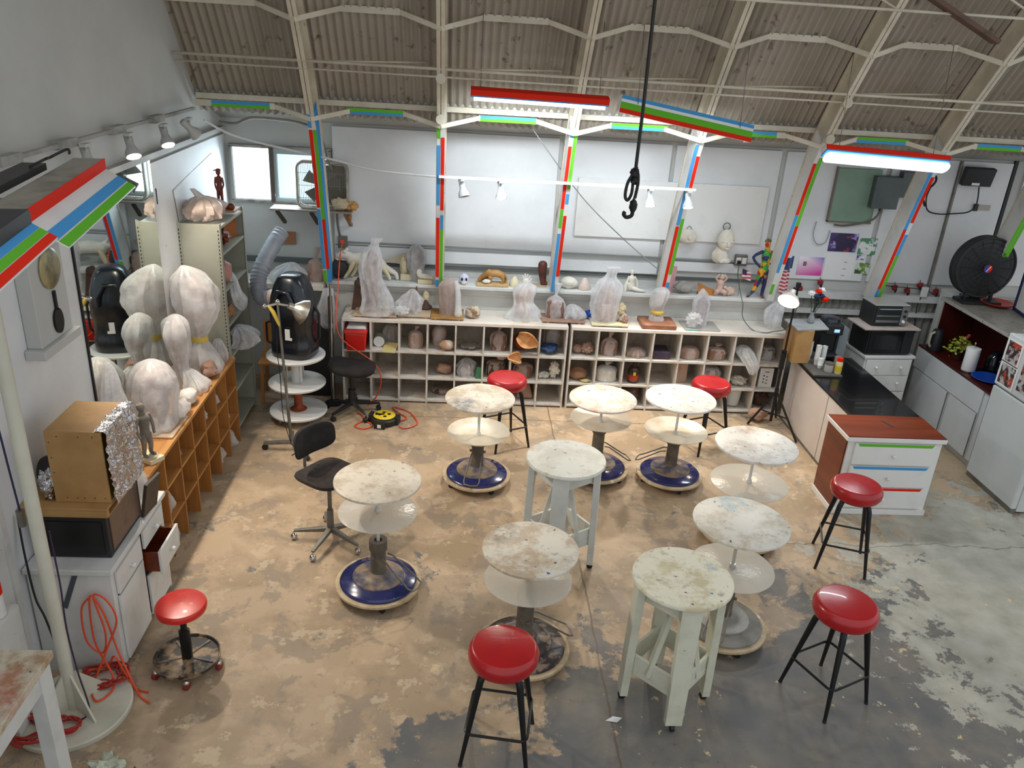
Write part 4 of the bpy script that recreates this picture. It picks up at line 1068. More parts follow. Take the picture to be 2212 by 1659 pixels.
# box fan on window shelf
t = thing('window_shelf','wooden shelf on brackets below the window','shelf',(-1.64,8.85,2.055))
b = B(); b.box(-.43,.43,-.13,.12,-.02,.0); obj('shelf_board', b, PM('grey_brown_shelf','#8a8078','#6f645c',5), t)
for x in (-.36,.0,.36):
    b = B(); b.bar((x,-.09,-.03),(x+.03,.14,-.2),.035,.03); obj('bracket', b, PM('dark_bracket','#4a3d33',None) if x < .3 else PM('tan_bracket','#9a7a5a',None), t)
t = thing('box_fan','square box fan with rounded corners standing on the window shelf behind the taped post','fan',(-1.52,8.80,2.057),R(4))
b = B(); pts=[]; 
for a in range(4):
    cx, cz = .185*(1 if a in (0,3) else -1), .25+.165*(1 if a in (0,1) else -1)
    for k in range(7): th = PI/2*a+PI/2*k/6; pts.append((cx+.075*math.cos(th), 0, cz+.075*math.sin(th)))
b.tube(pts,.016,8,closed=True); old=[(x,.09,z) for x,_,z in pts]; b.tube(old,.016,8,closed=True)
vs=[(x*1.02,-.01,.25+(z-.25)*1.02) for x,_,z in pts]+[(x*1.02,.1,.25+(z-.25)*1.02) for x,_,z in pts]; k=len(pts); b.add(vs,[(i,(i+1)%k,k+(i+1)%k,k+i) for i in range(k)])
obj('fan_frame', b, PM('fan_frame_grey','#a19c92','#7f7a70',6), t)
b = B()
for q in range(30): 
    x = -.25+.5*q/29; b.cyl((x,-.012,.02),(x,-.012,.48),.0022,.0022,5)
for z in (.12,.25,.38): b.cyl((-.25,-.012,z),(.25,-.012,z),.0025,.0025,5)
obj('grille', b, GREY, t)
b = B()
for a in range(5):
    th=a*1.2566; M=Matrix.Translation((0,.045,.25)) @ Matrix.Rotation(th,4,'Y'); b.M=M
    b.add([(.03,-.02,-.02),(.03,.02,.03),(.19,.03,.1),(.2,-.02,-.05)],[(0,1,2,3)]); b.M=None
b.cyl((0,.0,.25),(0,.08,.25),.045,.045,20); obj('blade', b, PM('fan_blade','#5f5a50',None), t)
b = B(); b.add([(-.0,.095,.05),(.24,.095,.05),(.24,.095,.45),(0,.095,.45)],[(0,1,2,3)]); obj('dust_screen', b, PM('dusty_screen','#7d7361','#6b6252',9), t)
t = thing('clay_ball_sculpture','round pale clay head with a brown scrap on the right end of the window shelf','sculpture',(-1.33,8.77,2.06))
b = B(); b.blob((0,0,.07),(.085,.06,.07),3,.2,2.5); obj('head', b, PM('dusty_cream','#b5a588','#9d8d72',6), t)
b = B(); b.blob((.12,.02,.05),(.06,.04,.05),7,.35,3); b.blob((.09,.03,-.06),(.025,.02,.07),8,.2,3); obj('brown_scrap', b, TAN, t)
# ------------------------------------------------------------------ kitchen corner
t = thing('black_topped_counter','low white counter wall with a glossy black top, right of the tripod lamp','counter',(3.735,6.72,0))
b = B(); b.box(0,.68,0,1.58,0,.745); obj('body', b, COUNTERW, t)
b = B(); b.box(-.006,.685,-.01,1.58,.747,.775); obj('counter_top', b, GLOSSK, t, bevel=.004)
b = B(); b.box(-.002,.0,.55,.556,.02,.74); b.box(-.003,.0,0,1.58,0,.03); obj('panel_seam', b, GREY, t)
b = B(); b.box(0,.31,.97,1.55,0,.022); o = obj('slate_mat', b, PM('slate_mat','#57544f','#49463f',5), None, bevel=.003, loc=(3.735,6.72,.777)); tag(o,'small slate grey mat with cups and jars on the far end of the black counter','mat')

t = thing('drawer_chest','white three-drawer chest with red wood top and green, blue and red tape','chest of drawers',(3.49,6.26,0))
W, D = .88, .43
b = B(); b.box(.012,W,.012,D,0,.755); obj('carcass', b, WHT2, t)
b = B(); b.box(-.004,.012,.03,D,.06,.755); obj('side_panel', b, REDW, t)
b = B(); b.box(-.02,W+.02,-.02,D+.02,.755,.796); obj('top_trim', b, WHT2, t, bevel=.004)
b = B(); b.box(-.012,W+.012,-.012,D+.012,.796,.806); obj('top_board', b, REDWX, t)
b = B(); b.box(-.015,W+.01,-.012,.02,0,.055); b.box(-.015,.0,-.0,D,0,.055); obj('plinth', b, WHT2, t, bevel=.004)
b = B(); b.bar((.45,.33,.8065),(.5,.2,.8065),.022,.003); obj('burn_mark', b, DIRT, t)
for z, m in ((.52,TG),(.29,TB),(.07,TR)):
    b = B(); b.box(.07,W-.06,-.012,.012,z,z+.215); d = obj('drawer', b, WHT2, t, bevel=.006)
    b = B(); b.add([(.09,-.0145,z+.215),(W-.08,-.0145,z+.215),(W-.1,-.0145,z+.188),(.11,-.0145,z+.188)],[(0,1,2,3)]); obj('tape_strip', b, m, d)
    b = B(); b.cyl((W/2,-.012,z+.1),(W/2,-.03,z+.1),.008,.008,10); b.blob((W/2,-.036,z+.1),(.017,.012,.017),1,0); obj('knob', b, WHT2, d)

t = thing('microwave_dresser','white dresser with round knobs carrying the black microwave','chest of drawers',(4.475,8.1,0),R(5))
W = .575
b = B(); b.box(0,W,.012,.48,0,.85); obj('carcass', b, WHT, t); b = B(); b.box(-.015,W+.015,-.01,.49,.85,.88); obj('top_board', b, WHT, t, bevel=.004)
for z in (.06,.26,.46,.65):
    b = B(); b.box(.02,W-.02,-.008,.012,z,z+.185); d = obj('drawer', b, WHT, t, bevel=.004)
    for x in (.14,W-.14):
        b = B(); b.cyl((x,-.008,z+.1),(x,-.024,z+.1),.007,.007,10); b.blob((x,-.03,z+.1),(.017,.012,.017),1,0); obj('knob', b, WHT2, d)
t = thing('microwave_oven','black microwave oven with a thin pale board on top','microwave',(4.46,8.12,.882),R(5))
b = B(); b.box(0,.53,0,.36,.01,.3); obj('body', b, BLKP, t, bevel=.006)
b = B(); b.box(.01,.4,-.012,0,.025,.285); d = obj('door', b, PM('microwave_black','#0f0f11',None,rough=.2), t, bevel=.003); b = B(); b.box(.07,.34,-.0135,-.012,.07,.24); obj('door_window', b, PM('smoked_window','#1f2022',None,rough=.12), d)
b = B(); b.box(.41,.525,-.01,0,.025,.285); obj('control_panel', b, BLKP, t)
for x in (.05,.48): b = B(); b.box(x-.02,x+.02,.03,.3,0,.01); obj('foot', b, BLKP, t)
b = B(); b.box(-.09,.57,-.04,.34,0,.018); o = obj('pale_board', b, PM('pale_grey_board','#b5aaa2','#a2968d',5), None, bevel=.003, loc=(4.46,8.12,1.184)); o.rotation_euler.z = R(5); tag(o,'thin pale grey board between microwave and toaster oven','board')
t = thing('toaster_oven','silver and black toaster oven on the board above the microwave','toaster oven',(4.48,8.17,1.204),R(4))
b = B(); b.box(0,.4,0,.28,.012,.24); obj('body', b, [BLKP], t, bevel=.008)
b = B(); b.box(-.004,.404,-.004,.285,.232,.246); obj('top_panel', b, PM('toaster_top','#bdbdb8',None,rough=.35,metal=.6), t, bevel=.004)
b = B(); b.box(.02,.31,-.014,0,.03,.22); d = obj('glass_door', b, PM('toaster_glass','#2d3133',None,rough=.15), t); b = B(); b.tube([(.04,-.014,.2),(.04,-.035,.205),(.29,-.035,.205),(.29,-.014,.2)],.006,8); obj('handle', b, CHROME, d); b = B(); b.box(.03,.3,-.0155,-.014,.05,.075); b.box(.03,.3,-.0155,-.014,.115,.13); obj('wire_rack', b, ALU, d)
b = B(); b.box(.315,.395,-.01,0,.02,.225); obj('control_panel', b, PM('toaster_silver','#a5a6a4',None,rough=.3,metal=.7), t)
for z in (.06,.12,.18): b = B(); b.cyl((.355,-.01,z),(.355,-.026,z),.016,.014,16); obj('dial', b, PAPER if z<.1 else BLKP, t)
t = thing('coffee_machine','black pod coffee machine with a lit blue display beside the plywood stand','coffee machine',(4.0,8.2,.8))
b = B(); b.box(0,.2,.1,.3,0,.40); b.box(0,.2,-.02,.3,0,.05); b.box(.0,.2,-.02,.3,.27,.40); obj('body', b, BLKP, t, bevel=.02)
b = B(); b.lathe([(0,.40),(.11,.40),(.1,.43),(.05,.445),(0,.445)],c=(.1,.15,0),n=28); obj('lid', b, DBLUE, t)
b = B(); b.box(.09,.15,-.023,-.02,.31,.345); obj('display', b, emit('blue_display','#7da5ff',1.6), t)
b = B(); b.box(.2,.3,.06,.3,.0,.33); obj('water_tank', b, PM('smoky_tank','#7c8587',None,rough=.15), t)
t = thing('plywood_stand','plywood box stand with a pale grey top holding the flower vase','stand',(3.60,8.0,.802))
b = B(); b.box(0,.19,0,.3,0,.375); obj('box', b, PLYW, t, bevel=.003); b = B(); b.add([(-.03,.33,.377),(-.01,-.02,.377),(.36,.05,.377),(.4,.4,.377),(-.03,.33,.392),(-.01,-.02,.392),(.36,.05,.392),(.4,.4,.392)],[(0,1,2,3),(4,5,6,7),(0,1,5,4),(1,2,6,5),(2,3,7,6),(3,0,4,7)]); obj('top_board', b, PM('pale_top','#a9acab','#9a9d9c',4), t)
t = thing('flower_vase','small glass vase of red, white and blue artificial flowers on the plywood stand','vase of flowers',(3.82,8.22,1.196))
b = B(); b.lathe([(0,0),(.035,0),(.04,.02),(.03,.07),(.02,.1),(.028,.13),(.024,.13),(.016,.1),(.026,.07),(.034,.02),(0,.008)],n=24); obj('vase', b, GLASSJ, t)
b = B(); b.lathe([(0,.005),(.03,.005),(.033,.02),(.025,.05),(0,.05)],n=20); obj('moss', b, PM('dark_moss','#3b3d30',None), t)
FS = [(.02,0,.36,TR),(-.05,.02,.33,PAPER),(.06,0,.31,NAVY),(.10,-.02,.28,TR),(.05,.03,.24,TR),(.0,-.02,.31,NAVY),(.06,.02,.37,PAPER)]
b = B()
for x,y,z,m in FS: b.tube(cr([(0,0,.03),(x*.3,y*.3,.14),(x,y,z)],4),.004,5)
b.blob((.03,0,.26),(.035,.03,.05),3,.4,4); obj('stem', b, PM('dark_leaf','#26382b',None), t)
for i,(x,y,z,m) in enumerate(FS):
    b = B(); b.blob((x,y,z),(.032,.032,.024),i,.35,5); obj('flower', b, m, t)
def cup_stack(x, y, h, r, label):
    t = thing('cup_stack', label, 'cups', (x,y,.801), 0, 'stacks of white cups on the slate mat')
    b = B(); prof=[(0,0)]; z=0
    prof.append((r*.72,0)); prof.append((r*.95,h*.3)); 
    k = int((h-.09)/.014); z = h*.3
    for q in range(max(k,1)): prof += [(r,z),(r,z+.006),(r*.95,z+.008)]; z += (h*.7)/max(k,1)
    prof += [(r,h),(r*.9,h-.002),(r*.85,h-.02),(0,h-.02)]
    b.lathe(prof, n=24); obj('cups', b, WHT2, t)
cup_stack(3.83,8.12,.22,.03,'tall stack of white foam cups, furthest left on the slate mat')
cup_stack(3.87,7.99,.22,.03,'tall stack of white foam cups, second from the left on the slate mat')
cup_stack(3.955,8.03,.2,.028,'stack of white foam cups nearest the coffee machine')
cup_stack(3.87,7.89,.11,.03,'short stack of white foam cups beside the lidded jar')
t = thing('lidded_jar','squat glass jar with silver lid on the slate mat','jar',(3.93,7.80,.801))
b = B(); b.lathe([(0,0),(.045,0),(.048,.01),(.046,.08),(0,.08)],n=28); obj('jar', b, PM('pale_jar','#b9b6ae',None,rough=.2), t); b = B(); b.lathe([(0,.08),(.045,.08),(.045,.1),(0,.104)],n=28); obj('lid', b, GREY, t)
t = thing('creamer_bottle','yellow creamer canister with bright red lid on the slate mat','canister',(4.01,7.75,.801))
b = B(); b.lathe([(0,0),(.034,0),(.036,.01),(.036,.12),(.028,.14),(0,.14)],n=28); obj('canister', b, PM('pale_yellow','#d9c891',None,rough=.4), t); b = B(); b.lathe([(.0362,.03),(.0368,.03),(.0368,.09),(.0362,.09)],n=28); obj('label_band', b, YEL, t); b = B(); b.lathe([(0,.14),(.03,.14),(.031,.175),(.025,.18),(0,.18)],n=28); obj('lid', b, TR, t)
t = thing('brown_canister','small tan canister behind the red-lidded creamer','canister',(4.09,7.95,.778)); b = B(); b.lathe([(0,0),(.04,0),(.04,.13),(.036,.135),(0,.135)],n=28); obj('canister', b, PM('tan_tin','#8f7f68',None,rough=.45), t)

# sink cabinet, hutch, fridge
t = thing('sink_cabinet','long white base cabinet with dark red counter, left of the fridge','cabinet',(5.34,7.10,0))
b = B(); b.box(.02,.6,.11,1.50,.08,.845); b.box(.06,.6,0.12,1.49,0,.08); obj('carcass', b, CAB, t)
b = B(); b.box(0,.02,.18,1.50,.60,.845); obj('drawer_panel', b, CAB, t, bevel=.003)
for y0, y1 in ((.18,.70),(.73,1.45)):
    b = B(); b.box(.002,.02,y0,y1,.09,.59); d = obj('door', b, CAB, t, bevel=.003)
    b = B(); b.box(-.004,.002,y0+.0,y0+.012,.09,.59); obj('edge', b, GREY, d)
b = B(); b.box(.0,.65,0,1.50,.847,.87); obj('counter_top', b, MAHO, t, bevel=.004)
t = thing('counter_hutch','dark mahogany open hutch with a pale top over the sink counter','hutch',(5.5,7.12,.872))
b = B(); b.box(.42,.44,0,1.48,0,.54); obj('back_panel', b, MAHO, t)
b = B(); b.box(0,.42,1.46,1.48,0,.54); b.box(-.004,0,1.46,1.48,0,.54,1); obj('side_panel', b, [MAHO, PM('pale_edge','#a89c8c',None)], t)
b = B(); b.box(.1,.42,.4,.415,0,.54); obj('divider', b, BLKP, t)
b = B(); b.box(-.03,.9,-.01,1.5,.54,.572); obj('hutch_top', b, PM('granite_top','#8f8a82','#77736b',14,.4,.65,.4,c3='#5a5650',s3=60,lo3=.6,hi3=.68), t, bevel=.004)
b = B(); b.box(-.034,-.03,-.01,1.5,.538,.574); obj('speckled_edge', b, PM('speckled_edge','#a7a39b','#2e2e34',20,.62,.66,.5), t)
t = thing('refrigerator','white top-freezer refrigerator with group photos on its door, right edge','refrigerator',(5.262,6.32,0))
b = B(); b.box(.06,.72,0,.76,.02,1.555); obj('body', b, FRIDGE, t, bevel=.01)
b = B(); b.box(0,.055,0,.76,1.03,1.56); d = obj('freezer_door', b, FRIDGE, t, bevel=.012); b = B(); b.box(-.03,0,.04,.07,1.06,1.3); obj('handle', b, FRIDGE, d, bevel=.006)
b = B(); b.box(0,.055,0,.76,.05,1.015); d = obj('fridge_door', b, FRIDGE, t, bevel=.012); b = B(); b.box(-.03,0,.04,.07,.7,.98); obj('handle', b, FRIDGE, d, bevel=.006)
b = B(); b.box(.01,.06,.01,.75,.0,.05); obj('kick_plate', b, GREY, t)
def photo_mat(name, bg, cols, scale=18, seed=0):
    t = NT(name); v = t.mapping((1,1,1)); n = t.noise(scale,3,.6,v); n2 = t.noise(scale*.55,2,.5,v); n3 = t.noise(scale*1.7,3,.6,v)
    c = t.mix(t.ramp(n,.45,.52), H(bg), H(cols[0])); c = t.mix(t.ramp(n2,.54,.58), c, H(cols[1])); c = t.mix(t.ramp(n3,.60,.64), c, H(cols[2]))
    t.put(t.b.inputs['Base Color'], c); t.b.inputs['Roughness'].default_value=.35; return t.m
PH = photo_mat('group_photo','#b8b4b0',['#3a2f33','#b3432f','#c59a80'],14)
for y0,y1,z0,z1,lab in ((.53,.72,1.30,1.5,'upper group photo taped to the freezer door'),(.51,.72,1.07,1.27,'lower group photo taped to the freezer door')):
    tt = thing('photo_print', lab, 'photo', (5.26,6.32,0), 0, 'photos on the freezer door')
    b = B(); b.box(-.0015,-.0005,y0-.025,y1+.025,z0-.02,z1+.02); obj('paper', b, PAPER, tt); b = B(); b.box(-.0025,-.0016,y0,y1,z0,z1); obj('print', b, PH, tt)
b = B(); b.box(-.002,-.0005,.28,.44,1.1,1.45); o = obj('photo_print', b, PH, None, loc=(5.26,6.32,0)); tag(o,'third photo sheet on the freezer door, cut by the frame edge','photo')
b = B(); b.wrap([(0,.06,.1,0,0),(.04,.08,.13,0,0),(.09,.03,.05,0,0)],2,.1,6,.15); o = obj('plastic_wrap_pile', b, BAGC, None, loc=(5.42,6.92,1.5605)); tag(o,'crumpled clear plastic on top of the refrigerator','plastic bag')
t = thing('paper_towel_roll','white paper towel roll on an upright holder, on the sink counter','paper towel roll',(5.45,7.78,.876))
b = B(); b.lathe([(.02,.012),(.068,.012),(.07,.016),(.07,.256),(.068,.26),(.02,.26)],n=40); obj('roll', b, PAPER, t)
b = B(); b.lathe([(0,0),(.075,0),(.075,.01),(0,.012)],n=32); b.cyl((0,0,.0),(0,0,.31),.006,.006,10); b.blob((0,0,.315),(.012,.012,.012),1,0); obj('holder', b, CHROME, t)
b = B(); b.lathe([(0,.0),(.1,.0),(.15,.012),(.17,.02),(.165,.024),(.1,.008),(0,.006)],n=44); o = obj('blue_plate', b, BLUEP, None, loc=(5.55,7.56,.872)); o.rotation_euler=(0,0,0); tag(o,'bright blue plate on the sink counter in front of the paper towels','plate')
t = thing('potted_vine','yellow-green trailing plant in a dark pot on the sink counter','plant',(5.55,8.15,.872))
b = B(); b.lathe([(0,0),(.06,0),(.085,.12),(.09,.13),(.08,.13),(0,.11)],n=28); obj('pot', b, PM('dark_red_pot','#3d1712',None), t)
LEAF = PM('yellow_green_leaf','#8fa02e','#6f8a24',8,.4,.7,.5); b = B(); rnd = random.Random(4)
for q in range(110):
    a = rnd.uniform(0,6.28); r = rnd.uniform(.02,.17); drop = max(0, r-.08)*1.1
    c = Vector((r*math.cos(a)-.03, r*math.sin(a)-.05, .17+rnd.uniform(-.03,.08)-drop)); u = Vector((rnd.uniform(-1,1),rnd.uniform(-1,1),rnd.uniform(-.3,.8))).normalized(); w = u.orthogonal().normalized(); s = rnd.uniform(.02,.032)
    b.add([c-u*s, c+w*s*.6, c+u*s, c-w*s*.6],[(0,1,2,3)])
o = obj('leaves', b, LEAF, t); b = B(); 
for q in range(9): b.blob((rnd.uniform(-.05,.12),rnd.uniform(-.1,.1),.15+rnd.uniform(-.03,.1)),(.018,.018,.016),q,.3,4)
obj('orange_bloom', b, PM('orange_bloom','#a84a1c',None), t)
t = thing('kettle','black and steel electric kettle at the far end of the sink counter','kettle',(5.42,8.42,.872))
b = B(); b.lathe([(0,0),(.08,0),(.085,.02),(.065,.2),(.05,.24),(.02,.25),(0,.255)],n=32); obj('body', b, BLKP, t); b = B(); b.tube([(-.06,-.03,.22),(-.11,-.05,.2),(-.115,-.055,.1),(-.08,-.04,.05)],.014,8); obj('handle', b, PM('pale_handle','#b7b19e',None), t)
t = thing('dark_bottle_group','dark coffee pot shape in the shadow behind the paper towels','coffee pot',(5.72,7.78,.872)); b = B(); b.lathe([(0,0),(.08,0),(.09,.05),(.085,.16),(.05,.2),(.055,.23),(0,.235)],n=28); obj('pot', b, PM('dark_glass','#15161a',None,rough=.1), t); b = B(); b.tube([(0,-.085,.15),(0,-.13,.15),(0,-.13,.06),(0,-.09,.05)],.01,8); obj('handle', b, CHROME, t)
b = B(); b.lathe([(0,.0),(.1,.0),(.16,.025),(.175,.04),(.17,.044),(.1,.014),(0,.014)],n=44); o = obj('red_tray', b, PM('red_tray','#a62a22',None,rough=.35), None, loc=(5.95,8.35,1.446)); tag(o,'shallow red dish on top of the hutch under the round fan','dish')
t = thing('framed_board','black-framed white panel leaning on top of the hutch at the right edge','frame',(6.03,8.02,1.446),R(-12)); 
b = B(); b.bar((0,-.2,0),(0,-.2,.42),.03,.03); b.bar((0,.2,0),(0,.2,.42),.03,.03); b.bar((0,-.2,.015),(0,.2,.015),.03,.03); b.bar((0,-.2,.42),(0,.2,.42),.03,.03); obj('frame', b, NAVY, t); b = B(); b.box(.0,.006,-.19,.19,.03,.41); obj('panel', b, WHT, t)
# round fan
t = thing('round_fan','big round black fan with red and blue hub badge, on the hutch','fan',(5.77,8.45,1.50))
b = B(); b.box(-.17,.34,-.12,.14,0,1.46); o = obj('white_box', b, WHT, None, loc=(5.80,8.78,.001)); tag(o,'tall white box behind the round black fan and the hutch','box')
Mf = Matrix.Translation((0,0,.34)) @ Matrix.Rotation(R(90),4,'X')
b = B(); b.M = Mf; pts=[(.33*math.cos(2*PI*q/48),.33*math.sin(2*PI*q/48),0) for q in range(48)]; b.tube(pts,.014,8,closed=True); b.tube([(x,y,-.12) for x,y,z in pts],.014,8,closed=True); b.lathe([(.325,-.12),(.335,-.12),(.335,.0),(.325,0)],n=48); obj('fan_ring', b, BLKP, t)
b = B(); b.M = Mf
for rr in [.08+.05*q for q in range(5)]: b.tube([(rr*math.cos(2*PI*q/32),rr*math.sin(2*PI*q/32),.01+.03*(1-rr/.33)) for q in range(32)],.0025,5,closed=True)
for q in range(16): a=2*PI*q/16; b.tube([(.05*math.cos(a),.05*math.sin(a),.04),(.33*math.cos(a),.33*math.sin(a),.0)],.003,5)
obj('guard', b, BLKP, t)
b = B(); b.M = Mf
for a in range(5):
    th=a*1.2566; c,s=math.cos(th),math.sin(th); c2,s2=math.cos(th+.75),math.sin(th+.75)
    b.add([(c*.05,s*.05,-.03),(c2*.05,s2*.05,-.07),(c2*.3,s2*.3,-.09),(c*.3,s*.3,-.03)],[(0,1,2,3)])
b.cyl((0,0,-.1),(0,0,-.02),.07,.07,24); obj('blade', b, PM('fan_black','#3a3b3d','#2c2d2f',4,rough=.45), t)
b = B(); b.M = Mf; b.lathe([(0,.04),(.045,.04),(.045,.046),(0,.047)],n=24); hub = obj('hub_badge', b, TR, t); b = B(); b.M = Mf; b.prism([(.0,-.046),(.0,.046),(-.02,.041),(-.04,.022),(-.046,0),(-.04,-.022),(-.02,-.041)],.0465,.0485); b.bar((-.02,-.03,.048),(.025,.03,.048),.01,.002,1); obj('blue_half', b, [BLUEP, PAPER], hub)
b = B(); b.tube([(-.2,0,.04),(-.2,-.02,.0)],.015,8); b.box(-.22,.22,-.12,.1,-.052,-.02); b.bar((-.15,0,-.03),(-.15,0,.07),.03,.03); b.bar((.15,0,-.03),(.15,0,.07),.03,.03); obj('stand', b, BLKP, t)

# wall-mounted things on the right
def wallbox(name, label, cat, x0, x1, z0, z1, m, d=.06, y=9.02, skew=0, group=None, **kw):
    t = thing(name, label, cat, ((x0+x1)/2, y, z0), 0, group); w=(x1-x0)/2; h=z1-z0
    b = B(); b.box(-w,w,-d,-.002,0,h); obj('case', b, m, t, bevel=kw.get('bevel',.006)); return t
t = wallbox('electric_panel','large sage green electric panel door on the back wall behind the bright fixture','electric panel',4.12,4.62,2.17,2.76,GRN,.05)
b = B(); b.box(-.26,-.25,-.055,0,-.01,.6); b.box(-.26,.25,-.055,0,-.012,0); obj('edge_frame', b, PM('brownish_edge','#7a6f64',None), t)
t = wallbox('junction_box','dark grey metal junction box overlapping the green panel','electric box',4.53,4.83,2.35,2.70,PGREY,.14)
b = B(); b.cyl((-.02,-.1,-.03),(-.02,-.1,0),.012,.012,10); obj('cable_gland', b, BLK, t)
wallbox('small_grey_box','smaller grey box right of the dark junction box','electric box',4.84,5.08,2.48,2.76,PGREY,.1)
wallbox('timer_box','small blue-grey box with white label above the bright right fixture','electric box',4.82,5.02,2.90,2.985,PM('bluegrey_box','#4a5968',None),.1)
t = wallbox('small_television','small black flat television tilted high on the right wall','television',5.52,5.86,2.66,2.86,BLKP,.07,y=8.98); t.rotation_euler=(R(12),0,0)
b = B(); b.box(-.06,.03,-.073,-.07,.012,.04); obj('label', b, PAPER, t)
b = B(); b.box(-.02,.05,0,.045,.08,.12); obj('wall_bracket', b, BLK, t)
cord('television_cable','black cable looping from the post to the small television',[(5.2,8.95,2.62),(5.15,8.9,2.5),(5.2,8.9,2.36),(5.35,8.92,2.32),(5.55,8.94,2.33),(5.7,8.93,2.36),(5.76,8.92,2.45),(5.74,8.93,2.64)],.008,CORDK)
cord('cable_tangle','tangle of black cables by the sixth post',[(5.1,8.92,2.7),(5.16,8.9,2.62),(5.22,8.92,2.68),(5.18,8.9,2.74),(5.1,8.9,2.66),(5.12,8.92,2.5),(5.16,8.9,2.4)],.012,CORDK)
cord('panel_cable','dark cable drooping under the junction box to the post',[(4.66,8.9,2.32),(4.6,8.95,2.2),(4.35,8.97,2.13),(4.2,8.97,2.13)],.012,GREY)
wallbox('wall_socket','small black wall socket with pale strip, right part of the wall','socket',5.79,5.84,2.36,2.44,BLKP,.03)
b = B(); b.box(5.84,5.99,9.005,9.02,2.37,2.43); o=obj('pale_strip', b, PM('tan_strip','#a9a69c',None)); tag(o,'pale cable cover strip right of the black wall socket','cable cover')
t = wallbox('blue_tag','small blue tag hanging beside the sixth post','tag',5.02,5.09,2.12,2.22,TB,.01)
cord('grey_pipe','grey vertical conduit between the right wall panels',[(5.515,9.0,2.9),(5.515,9.0,1.3)],.016,GREY,8)
cord('hanging_cable_loop','grey cable looping down the white panel beside the posters',[(4.0,9.0,2.15),(3.99,8.99,2.0),(4.05,8.98,1.9),(4.15,8.99,1.92),(4.18,9.0,2.06)],.005,CORDG)
def poster(label, x0, x1, z0, z1, m, name='poster'):
    b = B(); b.box(x0,x1,9.012,9.0185,z0,z1); o = obj(name, b, m); tag(o, label, 'poster', 'prints pinned on the right wall panel'); return o
poster('purple landscape print with a dark red building, pinned above the calendar',4.205,4.54,1.815,2.03,photo_mat('purple_print','#b6a5d8',['#46306e','#2d2348','#8c3b46'],7))
t = thing('wall_calendar','white calendar page under the purple print','calendar',(4.38,9.018,1.48),0); b = B(); b.box(-.175,.175,-.006,0,0,.29); obj('page', b, PAPER, t)
b = B()
for q in range(3): b.box(.05,.09,-.0075,-.006,.05+q*.08,.058+q*.08)
obj('date_mark', b, CORDG, t)
poster('green and white flyer right of the purple print',4.565,4.775,1.795,1.985,photo_mat('green_flyer','#e3e6e4',['#4d8f66','#dfe4e0','#6d5f9a'],11))
poster('small green landscape photo below the flyer',4.585,4.765,1.567,1.695,photo_mat('green_photo','#6f8f3c',['#cfd8cf','#3f5f2a','#b9c7d3'],13))
poster('small purple leaflet under the green flyer',4.572,4.66,1.73,1.785,photo_mat('purple_leaflet','#e2e2e6',['#5a4a8c','#e9e9ec','#9ab0b0'],18))
tp = NT('pink_gradient'); X,Y,Z = tp.sep(tp.co); f1 = tp.ramp(tp.math('ADD',tp.math('MULTIPLY',Z,3.2),tp.math('MULTIPLY',X,-.9)),1.2,2.0); c = tp.mix(f1,H('#d63fa0'),H('#efe9f2')); c = tp.mix(tp.ramp(tp.math('ADD',X,tp.math('MULTIPLY',Z,1.6)),6.75,6.98),c,H('#6f63c4')); tp.put(tp.b.inputs['Base Color'],c)
pk = poster('pink and violet gradient poster left of the calendar',3.89,4.19,1.52,1.735,tp.m); 
b = B(); b.box(3.95,3.99,9.009,9.0119,1.63,1.68); obj('grey_square', b, GREY, pk)
# red trinkets along the rail
for i,(x,z) in enumerate(((5.09,1.43),(5.25,1.40),(5.39,1.47),(5.60,1.40),(3.95,1.37),(4.18,1.45))):
    t = thing('red_flower_string','x','ornament',(x,8.97,z-.06),0,'red ornaments strung along the right wall rail')
    t['label'] = ['red ornament nearest the sixth post','red ornament second from the sixth post','red ornament beside the grey vertical conduit','red ornament furthest right on the rail','red ornament at the left end of the rail by the flowers','tiny red ornament under the calendar'][i]
    b = B(); b.blob((0,0,.06),(.034,.02,.03),i,.35,4); obj('bloom', b, PM('dull_red','#8a2024',None), t)
    b = B(); b.tube([(0,.02,.12),(0,.01,.08)],.004,5); b.blob((.02,.0,.03),(.015,.01,.03),i,.3,4); obj('stem', b, CORDK, t)
cord('rail_cable','dark cord strung along the rail behind the toaster oven',[(4.95,8.96,1.45),(5.2,8.95,1.44),(5.45,8.95,1.42),(5.6,8.94,1.36),(5.7,8.94,1.37)],.005,CORDK)
cord('kettle_cable','black cord running down the corrugated wall to the kettle',[(5.42,8.93,1.36),(5.43,8.98,1.2),(5.45,8.97,1.0),(5.45,8.9,.9)],.006,CORDK)
wallbox('wall_outlet','white double outlet on the rail right of the sixth post','outlet',5.40,5.48,1.34,1.46,WHT2,.03,y=8.948)
